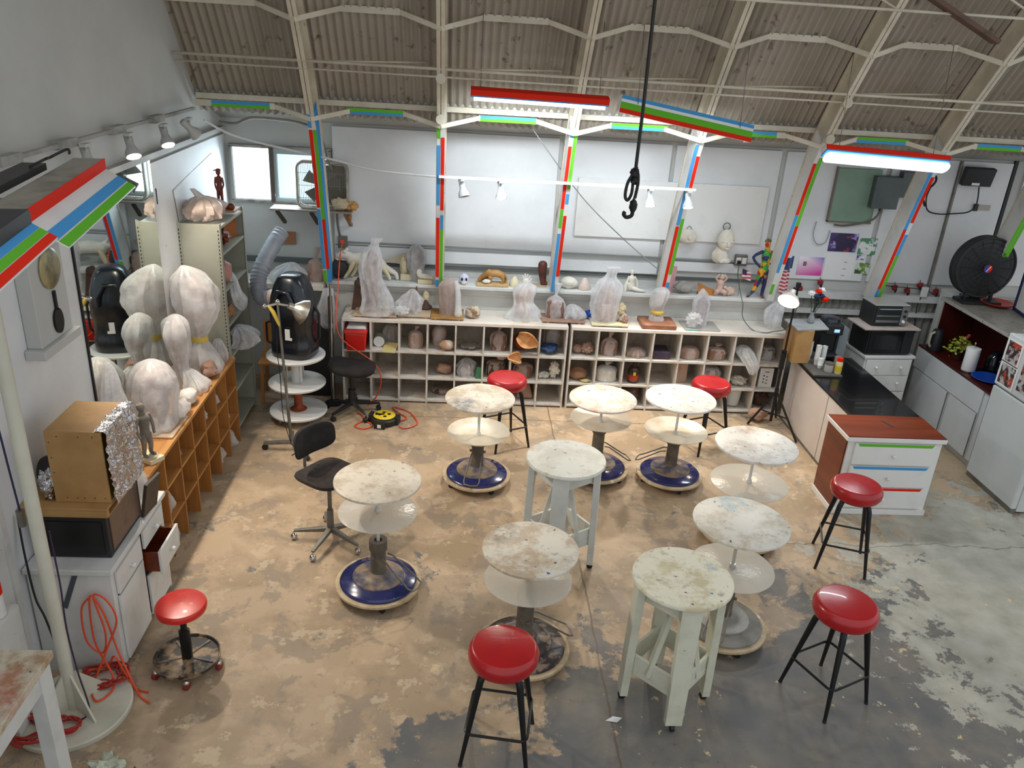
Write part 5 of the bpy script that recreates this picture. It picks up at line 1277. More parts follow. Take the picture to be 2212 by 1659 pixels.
# white panel board and masks
t = thing('white_panel_board','large blank white panel board mounted on the back wall behind the rope','board',(2.31,9.015,1.86))
b = B(); b.box(-1.07,1.07,-.03,-.002,0,.645); obj('board', b, WHT2, t, bevel=.003)
t = thing('wall_mask','small plaster half mask of a lower face hung on the white board','mask',(2.53,8.94,1.82))
b = B(); b.blob((0,-.01,.1),(.1,.055,.085),3,.08,2); obj('mask_face', b, PLAST, t); b = B(); b.blob((0,-.06,.10),(.022,.03,.03),1,.1); b.blob((0,-.06,.06),(.045,.014,.012),2,.1); obj('nose_and_lips', b, PLAST, t); b = B(); b.tube(cr([(-.03,0,.19),(0,0,.22),(.03,0,.19)],5),.006,6); obj('hanging_loop', b, CORDG, t)
t = thing('plaster_head_relief','larger plaster face cast with neck, hung from a wire ring right of the half mask','mask',(2.95,8.925,1.655))
b = B(); b.blob((.01,-.02,.25),(.095,.07,.13),5,.05,2); b.blob((-.03,-.01,.08),(.09,.05,.1),6,.12,2); b.blob((.02,-.02,.02),(.08,.05,.035),7,.2,3); obj('face', b, PLAST, t); b = B(); b.blob((.02,-.09,.22),(.018,.025,.035),1,.1); b.blob((-.02,-.083,.25),(.028,.012,.01),1,.1); b.blob((.06,-.08,.25),(.028,.012,.01),1,.1); b.blob((.02,-.085,.17),(.03,.012,.01),1,.1); obj('features', b, PLAST, t)
b = B(); b.tube([(.04*math.cos(2*PI*q/16)+.0,0,.405+.04*math.sin(2*PI*q/16)) for q in range(16)],.007,6,closed=True); obj('wire_ring', b, GREY, t)
t = wallbox('wall_outlet','square dark outlet box with two white sockets, below the plaster head','outlet',3.13,3.27,1.60,1.73,GREY,.05)
b = B(); b.box(-.06,-.005,-.053,-.05,.03,.1); b.box(.008,.06,-.053,-.05,.03,.1); obj('socket', b, PAPER, t); b = B(); b.box(-.05,-.015,-.09,-.053,.03,.07); obj('plug', b, BLK, t)
cord('lamp_cable','thin dark cord from the wall outlet draping over the cubby top to the tripod lamp',[(3.165,8.92,1.64),(3.165,8.9,1.5),(3.17,8.7,1.33),(3.18,8.62,1.25),(3.2,8.6,1.1),(3.3,8.5,.992),(3.42,8.42,.992),(3.52,8.45,1.0),(3.58,8.3,1.08),(3.56,8.12,1.25),(3.55,8.0,1.5)],.005,PM('dark_green_cord','#4c5652',None))
# ------------------------------------------------------------------ sculptures and clay
def core_blob(t, name, c, rad, m, seed=0, amp=.12, freq=2., flat=None):
    b = B(); b.blob(c, rad, seed, amp, freq, flat=flat); return obj(name, b, m, t)
def bagged(label, loc, rings, bag, core, cm, seed, cat='wrapped sculpture', rz=0, name='wrapped_sculpture', pleat=.09, k=9, cr_=.06, group=None, n=40):
    t = thing(name, label, cat, loc, rz, group)
    for i, c in enumerate(core):
        core_blob(t, 'clay_core', c[0], c[1], cm, seed+i, .1, 2.)
    b = B(); b.wrap(rings, seed, pleat, k, cr_, n); obj('plastic_bag', b, bag, t)
    return t
def clay_bag(label, loc, w, d, h, seed, cm=CLAY, bag=BAGP, knot=.0, rz=0, group='bags of clay in the cubbies'):
    t = thing('clay_bag', label, 'bag of clay', loc, rz, group)
    b = B(); m = 28; vs = []; fs = []
    lay = [(0,.86),(.06,.97),(.5,1),(.88,.95),(1,.75),(1.03,.3)]
    for q, k in lay:
        for j in range(m):
            th = 2*PI*j/m; c, s = math.cos(th), math.sin(th); e=.6
            kk = k*(1+.09*mnoise.noise(Vector((c*2,s*2,q*3+seed*3.7))))
            vs.append((w/2*kk*abs(c)**e*(1 if c>0 else -1), d/2*kk*abs(s)**e*(1 if s>0 else -1), h*q))
    for i in range(len(lay)-1):
        for j in range(m): fs.append((i*m+j,i*m+(j+1)%m,(i+1)*m+(j+1)%m,(i+1)*m+j))
    fs += [tuple(range(m))[::-1], tuple((len(lay)-1)*m+j for j in range(m))]
    b.add(vs,fs,0,True); obj('clay', b, cm, t)
    rr = [(.0,w*.52,d*.52,0,0),(h*.3,w*.54,d*.54,0,0),(h*.8,w*.53,d*.53,0,0),(h*1.06,w*.38,d*.38,0,0)]
    if knot: rr += [(h*1.12+knot*.2,w*.08,d*.08,0,0),(h*1.12+knot*.6,w*.14,d*.14,.01,0),(h*1.12+knot,w*.2,d*.17,.02,0)]
    else: rr += [(h*1.1,w*.1,d*.1,0,0)]
    b = B(); b.wrap(rr, seed, .05, 8, .07, 32, sub=4); obj('plastic_wrap', b, bag, t)
    return t
def lump(label, loc, rad, m, seed=0, amp=.2, freq=2.2, cat='clay lump', name='clay_lump', group=None, flat=None, rz=0):
    t = None; b = B(); b.blob((0,0,rad[2]*.92), rad, seed, amp, freq, flat=None)
    zmin = min(v.z for v in b.v)
    for v in b.v: v.z -= zmin
    o = obj(name, b, m, None, loc=loc); o.rotation_euler.z = rz; tag(o, label, cat, group); return o
def board(label, x0, x1, y0, y1, z, m=BOARD, h=.016, name='work_board', rz=0, feet=True):
    t = thing(name, label, 'board', ((x0+x1)/2,(y0+y1)/2,z), rz); w=(x1-x0)/2; d=(y1-y0)/2
    f = .012 if feet else 0
    b = B(); b.box(-w,w,-d,d,f,h+f); obj('panel', b, m, t, bevel=.003)
    if feet:
        b = B(); b.box(-w*.8,-w*.8+.03,-d*.95,d*.95,0,f-.0005); b.box(w*.8-.03,w*.8,-d*.95,d*.95,0,f-.0005); obj('batten', b, PINE, t)
    return z+h+f+.001
Z0 = .987
# -- on top of the cubby shelves, left to right
z = board('pale board under the tall draped figure at the left end of the cubby top', -1.17,-.70,8.40,8.68,Z0)
t = thing('clay_tower','tall tapered brown clay block at the far left end of the cubby top','clay block',(-1.13,8.72,Z0))
b = B(); b.bar((0,0,0),(0,0,.3),.18,.14,up=(0,1,0),w1=.1,h1=.08); b.blob((0,0,.28),(.06,.05,.07),3,.2); obj('clay', b, CLAYD, t, bevel=.02)
bagged('tall figure draped in thin white plastic at the left end of the cubby top',(-.96,8.52,z),
  [(0,.16,.12,.04,-.06),(.04,.17,.12,.05,-.05),(.15,.15,.12,.04,-.02),(.32,.115,.11,-.01,.0),(.5,.115,.1,-.03,0),(.63,.11,.09,-.02,0),(.7,.07,.06,0,0),(.76,.04,.03,.02,0),(.82,.07,.03,.04,0)], BAGC, [((-.01,0,.16),(.06,.06,.17)),((-.02,0,.42),(.07,.06,.16)),((0,0,.6),(.06,.06,.08))], PM('lilac_brown_clay','#9b857e','#84706a',5), 11, pleat=.13)
z = board('pale board under the crumpled clear bag with the white tuft', -.69,-.335,8.44,8.80,Z0)
bagged('crumpled clear plastic bag with a white knot on the pale board, beside the draped figure',(-.57,8.56,z),
  [(0,.11,.09,.0,0),(.05,.13,.1,0,0),(.14,.11,.09,.02,0),(.22,.06,.05,.03,0),(.26,.03,.03,.03,0)], BAGC, [((.0,0,.06),(.07,.06,.06))], PM('pale_lilac','#b9b1b0',None), 14, pleat=.15, cr_=.14)
adopt(lump('x',(-.65,8.43,z+.001),(.075,.05,.05),BAGW,5,.3,3,'plastic','plastic_tuft'), last('wrapped_sculpture'))
t = thing('clay_cone','small dark brown cone of clay under a white drip shape, on the pale board','clay lump',(-.40,8.72,z)); b = B(); b.lathe([(.07,0),(.075,.02),(.04,.05),(.01,.1),(0,.1)],n=20); obj('clay', b, CLAYD, t); b = B(); b.blob((.0,.03,.12),(.035,.03,.075),3,.2); obj('white_piece', b, CREAMP, t)
b = B(); b.tube([(0,0,0),(-.005,0,.15),(.0,0,.27)],[.007,.01,.006],8); o = obj('modelling_stick', b, CLAYD, None, loc=(-.50,8.66,z)); tag(o,'thin dark upright stick beside the crumpled clear bag','stick')
z = board('tan board under the grey bagged head, third board on the cubby top', -.33,.03,8.41,8.75,Z0,TAN)
bagged('tall head shape in a greyish bag with dangling white tail, on the tan board',(-.155,8.56,z),
  [(0,.085,.08,0,0),(.1,.09,.085,0,0),(.22,.1,.09,.0,0),(.32,.105,.09,.0,0),(.38,.08,.07,.02,0),(.41,.03,.03,.03,0)], BAGP, [((0,0,.12),(.075,.07,.14)),((0,0,.29),(.09,.075,.1))], PM('greyish_clay','#7f6f69','#6a5c58',5), 21, pleat=.05)
b = B(); b.skin([((.09,-.03,.37),.025),((.115,-.07,.26),.03),((.12,-.09,.13),.03),((.125,-.11,.04),.045)],12); o = obj('plastic_tail', b, BAGW, None, loc=(-.155,8.56,z)); adopt(o, last('wrapped_sculpture'))
t = thing('broken_bowl','small brown and white broken clay bowl on the bare cubby top','bowl',(.13,8.56,Z0)); b = B(); b.lathe([(0,.0),(.05,0),(.085,.04),(.08,.09),(.065,.1),(.062,.09),(.07,.045),(0,.02)],n=24); obj('bowl', b, PM('pale_mottled_clay','#c9b9a4','#8a6a50',14,.5,.56,.6), t); core_blob(t,'shard',(.02,0,.09),(.05,.03,.03),CREAMP,3,.3,4)
bagged('white plastic covered seated form on a round base, middle of the left cubby top',(.69,8.60,Z0),
  [(0,.19,.14,0,0),(.02,.195,.145,0,0),(.06,.17,.13,.01,-.01),(.13,.13,.11,.02,-.01),(.2,.1,.09,0,0),(.3,.115,.1,0,0),(.37,.1,.08,.02,0),(.41,.04,.04,.03,0)], BAGW, [((0,0,.12),(.09,.08,.12)),((.0,0,.28),(.08,.07,.1))], PM('rose_clay','#c7aba0',None), 31, pleat=.12)
z = board('pinkish board on feet under the open block of brown clay', .90,1.38,8.46,8.74,Z0,CLAYP)
t = clay_bag('open block of brown clay with its plastic pulled up, on the pinkish board',(1.05,8.62,z),.2,.17,.2,41,CLAY,BAGC,.16,group=None)
bagged('low crumpled clear bag right of the open clay block',(1.26,8.58,z),[(0,.1,.08,0,0),(.05,.12,.09,0,0),(.1,.09,.07,0,0),(.16,.03,.03,-.02,0)],BAGC,[((0,0,.04),(.07,.05,.04))],PM('greyish_scrap','#a59c9a',None),43,pleat=.2,cr_=.16)
lump('small scrap of bright blue plastic beside the low clear bag',(1.43,8.66,Z0),(.05,.03,.04),BLUEP,6,.4,3,'plastic scrap','blue_scrap')
z = board('thin pale board under the tallest clear bag', 1.45,1.86,8.40,8.66,Z0,CREAMP)
bagged('tallest clear plastic bag with an open frilled top, standing on the right cubby unit',(1.60,8.53,z),
  [(0,.125,.11,0,0),(.06,.13,.11,0,0),(.2,.14,.115,-.01,0),(.34,.135,.11,.0,0),(.44,.12,.1,.02,0),(.5,.07,.06,.02,0),(.55,.05,.04,.03,0),(.62,.08,.06,.04,0)], BAGC, [((0,0,.12),(.1,.09,.13)),((0,0,.3),(.09,.08,.13))], PM('pale_rose_clay','#bba79f',None), 51, pleat=.14)
t = thing('plaster_animal','small white and brown animal-head piece beside the tallest bag','sculpture',(1.80,8.56,z)); core_blob(t,'body',(0,0,.06),(.06,.05,.07),PM('brown_white','#9a7b63','#d9cfc0',9,.48,.54,.6),3,.25,3); core_blob(t,'head',(-.02,-.02,.15),(.05,.04,.065),CREAMP,6,.25,3); core_blob(t,'dangling_scrap',(.03,-.06,.03),(.035,.03,.04),CLAYP,8,.35,3)
t = thing('clay_tray','thick brown clay slab board under the yellow-taped bagged head','board',(2.2,8.55,Z0)); b = B(); b.box(-.19,.2,-.16,.16,0,.055); obj('slab', b, PM('brown_slab','#8a5c42','#a97f66',6,.45,.65,.6), t, bevel=.012)
bagged('bagged head on a neck ringed with yellow tape, on the thick brown slab',(2.20,8.57,Z0+.057),
  [(0,.09,.075,0,0),(.04,.075,.07,0,0),(.085,.06,.055,0,0),(.16,.085,.075,-.01,0),(.26,.1,.085,.0,0),(.34,.09,.075,.02,0),(.38,.03,.03,.03,0)], BAGW, [((0,0,.08),(.045,.045,.09)),((0,0,.24),(.08,.07,.11))], PM('mauve_clay','#8f7873','#7c6661',5), 61, pleat=.06)
b = B(); b.lathe([(.072,.075),(.075,.08),(.075,.11),(.072,.115)],n=32); o = obj('yellow_tape_ring', b, YTAPE, bpy.data.objects[[q.name for q in bpy.data.objects if q.name.startswith('wrapped_sculpture')][-1]])
t = thing('glass_sheet_board','grey metal sheet board under the rightmost bagged piece','board',(2.70,8.55,Z0)); b = B(); b.box(-.2,.2,-.15,.16,0,.012); obj('sheet', b, PM('sheet_grey','#a8a6a0','#8a8883',5,rough=.3), t); b = B(); b.box(-.19,-.05,-.153,-.13,.001,.0135); obj('teal_edge', b, PM('teal_strip','#7fb3ad',None), t)
bagged('slim pointed bagged piece on the grey sheet, rightmost sculpture on the cubby top',(2.68,8.60,Z0+.014),
  [(0,.11,.09,.0,0),(.05,.1,.085,0,0),(.14,.085,.07,.02,0),(.26,.085,.07,.02,0),(.36,.05,.045,.02,0),(.42,.012,.012,.01,0)], BAGC, [((.03,0,.16),(.06,.05,.17))], PM('lilac_clay','#9a8a8e',None), 71, pleat=.12)
adopt(lump('x',(2.60,8.47,Z0+.014),(.085,.055,.07),BAGW,9,.35,3,'plastic','plastic_tuft'), last('wrapped_sculpture'))
bagged('thin plastic bag around a small white jar at the right end of the cubby top',(3.58,8.62,Z0),[(0,.08,.07,0,0),(.08,.09,.08,-.02,0),(.2,.1,.08,-.02,0),(.3,.06,.05,.02,0)],BAGC,[((.02,0,.07),(.045,.045,.08))],WHT2,75,pleat=.15)

# -- on the ledge
ZL = 1.292
lump('dark grey rough stone bowl at the far left end of the ledge',(-1.40,8.84,ZL),(.13,.1,.10),DIRT,2,.12,2,'stone','stone_bowl')
t = thing('white_animal_sculpture','long white cat-like animal sculpture leaning off the left end of the ledge','sculpture',(-1.08,8.85,ZL))
b = B(); b.skin([((-.16,0,.22),.062),((-.02,.0,.225),.07),((.13,0,.2),.065),((.2,0,.14),.05)],14); obj('body', b, PLAST, t)
b = B(); b.skin([((-.16,0,.24),.05),((-.235,-.01,.27),.05),((-.29,-.02,.25),.032)],12); b.blob((-.21,.03,.315),(.018,.012,.025),1,.1); b.blob((-.22,-.05,.31),(.018,.012,.025),1,.1); b.blob((-.305,-.02,.215),(.02,.02,.014),1,.1); obj('head', b, PLAST, t)
for p in (((-.13,-.03,.2),(-.17,-.03,.1),(-.23,-.04,.02)),((-.1,.03,.18),(-.12,.03,.09),(-.16,.03,.02)),((.19,-.03,.15),(.24,-.03,.08),(.27,-.03,.02))):
    b = B(); b.skin([(p[0],.034),(p[1],.022),(p[2],.018)],10); obj('leg', b, CREAMP, t)
b = B(); b.skin([((.2,0,.16),.03),((.29,0,.1),.03),((.335,0,.07),.024),((.35,0,.02),.02)],10); obj('tail', b, PLAST, t)
t = thing('winged_plaster_piece','cream winged or finned plaster piece on a block base, on the left of the ledge','sculpture',(-.64,8.90,ZL)); b = B(); b.box(-.055,.08,-.06,.06,0,.07); obj('block_base', b, CREAMP, t, bevel=.008); core_blob(t,'body',(-.02,0,.15),(.045,.04,.1),CREAMP,4,.2,2.5)
b = B(); b.add([(-.01,0,.16),(-.0,0,.30),(-.11,.01,.255),(-.24,.02,.2),(-.01,.012,.16),(0,.012,.30),(-.11,.022,.255),(-.24,.032,.2)],[(0,1,2,3),(7,6,5,4),(0,4,5,1),(1,5,6,2),(2,6,7,3),(3,7,4,0)]); obj('wing', b, PM('beige_wing','#b5ab97','#a09681',6), t)
bagged('dark bust in clear shiny plastic, on the ledge left of the second post',(-.52,8.86,ZL),[(0,.06,.06,0,0),(.08,.07,.065,0,0),(.2,.1,.085,0,0),(.32,.1,.085,0,0),(.39,.06,.05,0,0),(.41,.02,.02,0,0)],BAGC,[((-.01,0,.12),(.05,.05,.12)),((0,0,.27),(.085,.07,.11))],PM('grey_mauve_clay','#6f6262','#5d5152',5),81,pleat=.05)
t = thing('foot_sculpture','cream plaster foot on a block, in front of the bagged dark bust','sculpture',(-.42,8.78,ZL)); b = B(); b.box(-.075,.085,-.05,.05,0,.045); obj('block', b, CREAMP, t, bevel=.006); b = B(); b.skin([((-.06,0,.13),.032),((-.05,0,.09),.035),((.02,0,.075),.03),((.08,0,.065),.024)],12); 
for q in range(5): b.blob((.095,-.03+.014*q,.062),(.016,.008,.009),q,.05)
obj('foot', b, PLAST, t)
t = thing('skull_figure','small lilac-white skull-like head with big black eyes on the ledge','figurine',(.02,8.82,ZL)); b = B(); b.blob((0,0,.06),(.055,.045,.06),2,.05,2); b.blob((0,-.03,.025),(.035,.025,.025),3,.1,2); obj('skull', b, PM('lilac_white','#cfcbe0','#e2ded9',5), t); b = B(); b.blob((-.022,-.038,.062),(.012,.012,.02),1,0); b.blob((.024,-.038,.062),(.012,.012,.02),1,0); obj('eye', b, BLK, t); b = B(); b.blob((0,-.045,.012),(.024,.012,.01),1,0); obj('chin', b, YTAPE, t)
t = thing('panther_sculpture','tan prowling big cat sculpture on a long base, on the ledge','sculpture',(.33,8.81,ZL)); b = B(); b.box(-.17,.19,-.07,.07,0,.03); obj('base', b, PM('tan_base','#c7a878','#b3925f',6), t, bevel=.006)
b = B(); b.skin([((-.03,0,.135),.045),((.06,0,.14),.042),((.12,0,.115),.038)],12); obj('body', b, TAN, t); b = B(); b.skin([((-.03,0,.15),.036),((-.09,0,.105),.03),((-.14,0,.06),.022)],12); obj('head', b, TAN, t)
for p in (((-.02,-.025,.1),(-.01,-.03,.06),(-.03,-.03,.035)),((-.03,.025,.1),(-.07,.03,.06),(-.1,.03,.04)),((.12,-.025,.1),(.13,-.03,.06),(.11,-.03,.035)),((.13,.025,.1),(.15,.03,.06),(.14,.03,.035))):
    b = B(); b.skin([(p[0],.024),(p[1],.015),(p[2],.014)],10); obj('leg', b, TAN, t)
b = B(); b.skin([((.15,0,.12),.01),((.17,0,.08),.009),((.16,0,.04),.008)],8); obj('tail', b, TAN, t)
lump('small stone-like lump under the tan big cat',(.27,8.76,ZL+.032),(.045,.03,.022),PLAST,3,.2,2,'stone','small_stone')
t = thing('cream_cone','small cream pointed plaster form beside the white hand','sculpture',(.59,8.82,ZL)); b = B(); b.lathe([(.055,0),(.06,.02),(.045,.07),(.02,.1),(.012,.11),(0,.112)],n=24); obj('cone', b, CREAMP, t)
t = thing('hand_sculpture','white plaster hand with spread fingers standing upright on the ledge','sculpture',(.72,8.82,ZL)); b = B(); b.blob((0,0,.05),(.04,.022,.055),2,.08,2); b.skin([((0,0,0.01),.026),((0,0,.05),.028)],10)
for q,(dx,h) in enumerate(((-.03,.125),(-.012,.145),(.008,.14),(.028,.12))): b.skin([((dx*.8,0,.08),.011),((dx*1.15,-.004,.08+(h-.08)*.5),.010),((dx*1.4,-.006,h),.008)],8)
b.skin([((.03,0,.05),.012),((.05,-.006,.075),.010),((.056,-.01,.095),.008)],8); obj('hand', b, PLAST, t)
t = thing('carved_dark_torso','dark red-brown carved upright piece on a small board beside the third post','sculpture',(.90,8.86,ZL)); b = B(); b.box(-.12,.06,-.05,.05,0,.018); obj('base', b, PM('dusty_tan','#b5a184',None), t); b = B(); b.skin([((0,0,.25),.052),((.0,0,.18),.05),((.01,0,.1),.04),((.02,0,.03),.03)],12); b.blob((.035,0,.04),(.03,.025,.03),4,.3); obj('carving', b, PM('red_brown_carving','#5c2f25','#43201a',8), t)
t = thing('white_block_bowl','white squared plaster block with a hollow, on the ledge right of the third post','sculpture',(1.21,8.83,ZL)); b = B(); b.blob((0,0,.065),(.1,.07,.068),4,.1,2); b.blob((.0,-.06,.075),(.05,.02,.03),2,.1); obj('block', b, PLAST, t)
t = thing('pale_cone_form','pale pinkish cone-shaped plaster lump on the ledge beside the white block','sculpture',(1.385,8.82,ZL)); b = B(); b.lathe([(.07,0),(.075,.02),(.05,.08),(.02,.125),(0,.13)],n=22); obj('cone', b, PM('pale_pinkish','#d2c0b6','#bda89c',6), t)
t = thing('seated_figure','small cream seated nude figure leaning on one arm, on the ledge behind the tallest bag','figurine',(1.93,8.82,ZL))
b = B(); b.skin([((0,0,.05),.042),((-.005,0,.1),.034),((-.01,0,.15),.038),((-.01,0,.18),.018)],12); b.blob((-.012,-.005,.225),(.024,.027,.032),1,.05); obj('body', b, PLAST, t)
for p in (((-.02,-.02,.04),(-.07,-.03,.1),(-.08,-.04,.01)),((.02,-.03,.04),(.07,-.05,.03),(.14,-.05,.02))):
    b = B(); b.skin([(p[0],.026),(p[1],.02),(p[2],.013)],10); obj('leg', b, PLAST, t)
for p in (((.025,0,.165),(.06,.01,.1),(.065,.0,.02)),((-.045,0,.165),(-.06,-.02,.12),(-.07,-.03,.09))):
    b = B(); b.skin([(p[0],.013),(p[1],.011),(p[2],.01)],8); obj('arm', b, PLAST, t)
b = B(); b.box(-.055,.055,-.02,.02,0,.30); o = obj('pink_slab', b, PINK, None, bevel=.006, loc=(2.36,8.86,ZL)); o.rotation_euler=(0,R(4),0); tag(o,'upright pink slab on the ledge beside the fourth post','slab')
lump('grey cloth-like rock lump on the ledge right of the pink slab',(2.53,8.83,ZL),(.11,.07,.065),PM('grey_rock','#a3a09a','#8b8882',5),3,.2,2,'rock','grey_rock')
b = B(); b.add([(0,-.05,.0),(.2,-.05,0),(.2,.03,.05),(.12,.03,.07),(.0,.03,.13),(-.02,-.04,.1),(.09,-.05,.03)],[(0,1,6),(0,6,5),(6,1,2,3),(5,6,3,4)]); b.box(0,.2,-.03,.03,0,.02); o = obj('wood_offcut', b, PM('orange_wood','#b87a3d','#9c612b',6), None, loc=(2.70,8.83,ZL)); tag(o,'orange-brown curved wood offcut on the ledge','wood piece')
t = thing('kneeling_figure','pink clay kneeling figure with arms raised to its head, on the ledge','figurine',(2.95,8.82,ZL))
b = B(); b.skin([((0,0,.06),.045),((0,0,.11),.038),((.0,0,.155),.042),((0,0,.18),.02)],12); b.blob((.005,-.01,.215),(.028,.03,.034),2,.06); obj('body', b, PINKC, t)
for s in (-1,1):
    b = B(); b.skin([((s*.035,0,.165),.014),((s*.06,-.01,.2),.012),((s*.03,-.01,.24),.01)],8); obj('arm', b, PINKC, t)
    b = B(); b.skin([((s*.02,-.01,.05),.03),((s*.05,-.07,.05),.024),((s*.05,-.03,.015),.016)],10); obj('leg', b, PINKC, t)
b = B(); b.blob((.12,0,.05),(.06,.045,.05),3,.2,2); b.skin([((.05,-.03,.1),.02),((.1,-.03,.06),.018),((.1,-.03,.02),.018)],8); obj('block', b, PINKC, t)
FLAGM = NT('flag_stripes'); X,Y,Z = FLAGM.sep(FLAGM.co); s_ = FLAGM.math('GREATER_THAN', FLAGM.math('SINE', FLAGM.math('MULTIPLY', Z, 150.)), 0.); FLAGM.put(FLAGM.b.inputs['Base Color'], FLAGM.mix(s_, H('#d9cfd2'), H('#b5434a')))
t = thing('small_flag','small paper American flag on a thin stick standing on the ledge','flag',(3.17,8.80,ZL)); b = B(); b.tube([(0,0,0),(.0,0,.33)],.003,6); obj('stick', b, TAN, t)
b = B(); b.add([(.0,0,.33),(.1,-.01,.29),(.12,0,.18),(.01,.0,.22)],[(0,1,2,3)]); fl = obj('cloth', b, FLAGM.m, t); b = B(); b.add([(.0,-.004,.33),(.05,-.009,.31),(.055,-.008,.25),(.005,-.004,.27)],[(0,1,2,3)]); obj('blue_canton', b, NAVY, fl)
t = thing('hanging_flag','American flag hanging in folds from the fifth post above the lit lamp','flag',(3.53,8.6,1.40)); b = B(); n=14; vs=[]; fs=[]
for i in range(n+1):
    for j in range(9):
        u=i/n; v=j/8; vs.append((.0+.1*v+.05*(1-u)*.3, -.02+.025*math.sin(v*9), .0+.26*u+.03*v))
for i in range(n):
    for j in range(8): fs.append((i*9+j,i*9+j+1,(i+1)*9+j+1,(i+1)*9+j))
b.add(vs,fs,0,True); fl = obj('striped_cloth', b, FLAGM.m, t); b = B(); vs=[]; fs=[]
for i in range(7):
    for j in range(9):
        u=i/6; v=j/8; vs.append((.0+.1*v+.02, -.022+.025*math.sin(v*9), .27+.14*u+.03*v))
for i in range(6):
    for j in range(8): fs.append((i*9+j,i*9+j+1,(i+1)*9+j+1,(i+1)*9+j))
b.add(vs,fs,0,True); obj('blue_canton', b, PM('flag_blue','#46597f',None), t)
# patchwork painted figure
HM = NT('patchwork_paint'); vo = HM.n.new('ShaderNodeTexVoronoi'); HM.l.new(HM.co, vo.inputs['Vector']); vo.inputs['Scale'].default_value = 17
cr_ = HM.n.new('ShaderNodeValToRGB'); cr_.color_ramp.interpolation='CONSTANT'; E_ = cr_.color_ramp.elements
E_[0].color = H('#c2281d'); E_[1].position=.2; E_[1].color = H('#d9a41e')
for p, c in ((.38,'#2c3566'),(.55,'#3c9a3f'),(.68,'#c8511f'),(.8,'#22264a'),(.92,'#c9b23a')): e = E_.new(p); e.color = H(c)
sp = HM.n.new('ShaderNodeSeparateColor'); HM.l.new(vo.outputs['Color'], sp.inputs[0]); HM.l.new(sp.outputs[0], cr_.inputs[0]); HM.put(HM.b.inputs['Base Color'], cr_.outputs[0]); HM.b.inputs['Roughness'].default_value=.35
t = thing('patchwork_figure','tall slim figurine painted in multicoloured patches, hand on hip, on the ledge','figurine',(3.42,8.80,ZL))
b = B(); b.skin([((0,0,.33),.05),((.0,0,.40),.042),((.0,0,.47),.058),((.0,0,.53),.05),((-.005,0,.565),.02),((-.01,0,.59),.018)],14); b.blob((-.015,-.008,.625),(.03,.034,.042),1,.03); obj('body', b, HM.m, t)
b = B(); b.blob((-.012,.006,.65),(.034,.036,.03),3,.15); obj('hair', b, PM('olive_hair','#6a6a35',None), t)
b = B(); b.skin([((-.03,0,.31),.042),((-.05,-.01,.18),.03),((-.1,-.01,.05),.017),((-.15,-.03,.012),.014)],10); obj('leg', b, HM.m, t)
b = B(); b.skin([((.03,0,.31),.042),((.035,-.01,.18),.03),((.025,.0,.05),.018),((.02,-.04,.012),.014)],10); obj('leg', b, PM('navy_orange','#232a55','#2a315f',5,c3='#c0752e',s3=4,lo3=.56,hi3=.6), t)
b = B(); b.skin([((-.055,0,.53),.02),((-.15,.0,.46),.016),((-.065,-.02,.36),.012)],10); obj('arm', b, PM('navy_arm','#202a5e',None), t)
b = B(); b.skin([((.055,0,.53),.02),((.085,.0,.45),.016),((.04,-.05,.41),.012)],10); obj('arm', b, HM.m, t)

# -- bags and things left of the cubbies
clay_bag('pinkish bag of clay with tied top, on the ledge end behind the dark tank',(-1.62,8.84,1.26),.19,.15,.2,91,CLAYP,BAGP,.14,group=None)
b = B(); b.box(-2.5,-1.52,8.62,9.0,1.2,1.255); o = obj('corner_ledge', b, SHELFW); tag(o,'short ledge board in the corner behind the dark tank','ledge')
bagged('crumpled pale blue-white plastic bag on the corner ledge behind the duct',(-1.92,8.76,1.258),[(0,.17,.12,0,0),(.06,.19,.13,0,0),(.14,.14,.1,.02,0),(.2,.05,.05,.04,0)],BAGW,[((0,0,.07),(.11,.08,.07))],PM('blue_grey_stuff','#8a93a5',None),95,pleat=.15,cr_=.15)
bagged('long grey plastic bag hanging beside the first post under the ledge',(-1.47,8.55,.80),[(0,.05,.04,0,0),(.15,.09,.07,-.02,0),(.3,.07,.06,0,0),(.45,.05,.04,.02,0)],BAGC,[((0,0,.2),(.05,.04,.15))],PM('grey_stuff','#8b8a88',None),97,pleat=.15)
b = B(); b.box(-.17,.17,-.12,.12,0,.79); o = obj('corner_stool_box', b, BLKP, None, loc=(-1.62,8.6,0)); tag(o,'dark box stand in the shadow behind the round cart','box')
t = thing('thin_floor_stand','thin chrome floor stand pole behind the round cart','stand',(-1.385,8.28,0)); b = B(); b.cyl((0,0,.02),(0,0,1.38),.012,.012,10); b.cyl((0,0,.9),(0,0,.95),.018,.018,10); obj('pole', b, CHROME, t); b = B(); b.lathe([(0,0),(.09,0),(.09,.02),(0,.03)],n=24); obj('foot_disc', b, BLKP, t)
b = B(); b.box(-1.435,-1.395,8.40,8.46,.0,1.2); o = obj('dark_upright', b, PM('dark_upright','#3a3530','#2b2723',5)); tag(o,'dark upright post at the left end of the cubby shelf','post')
b = B(); b.box(0,.26,-.012,0,0,.14); o = obj('brown_wall_patch', b, PM('brown_patch','#8e5f42','#74482f',7), None, loc=(-2.13,9.04,1.6)); tag(o,'brown broken board patch on the corner wall behind the duct','board')

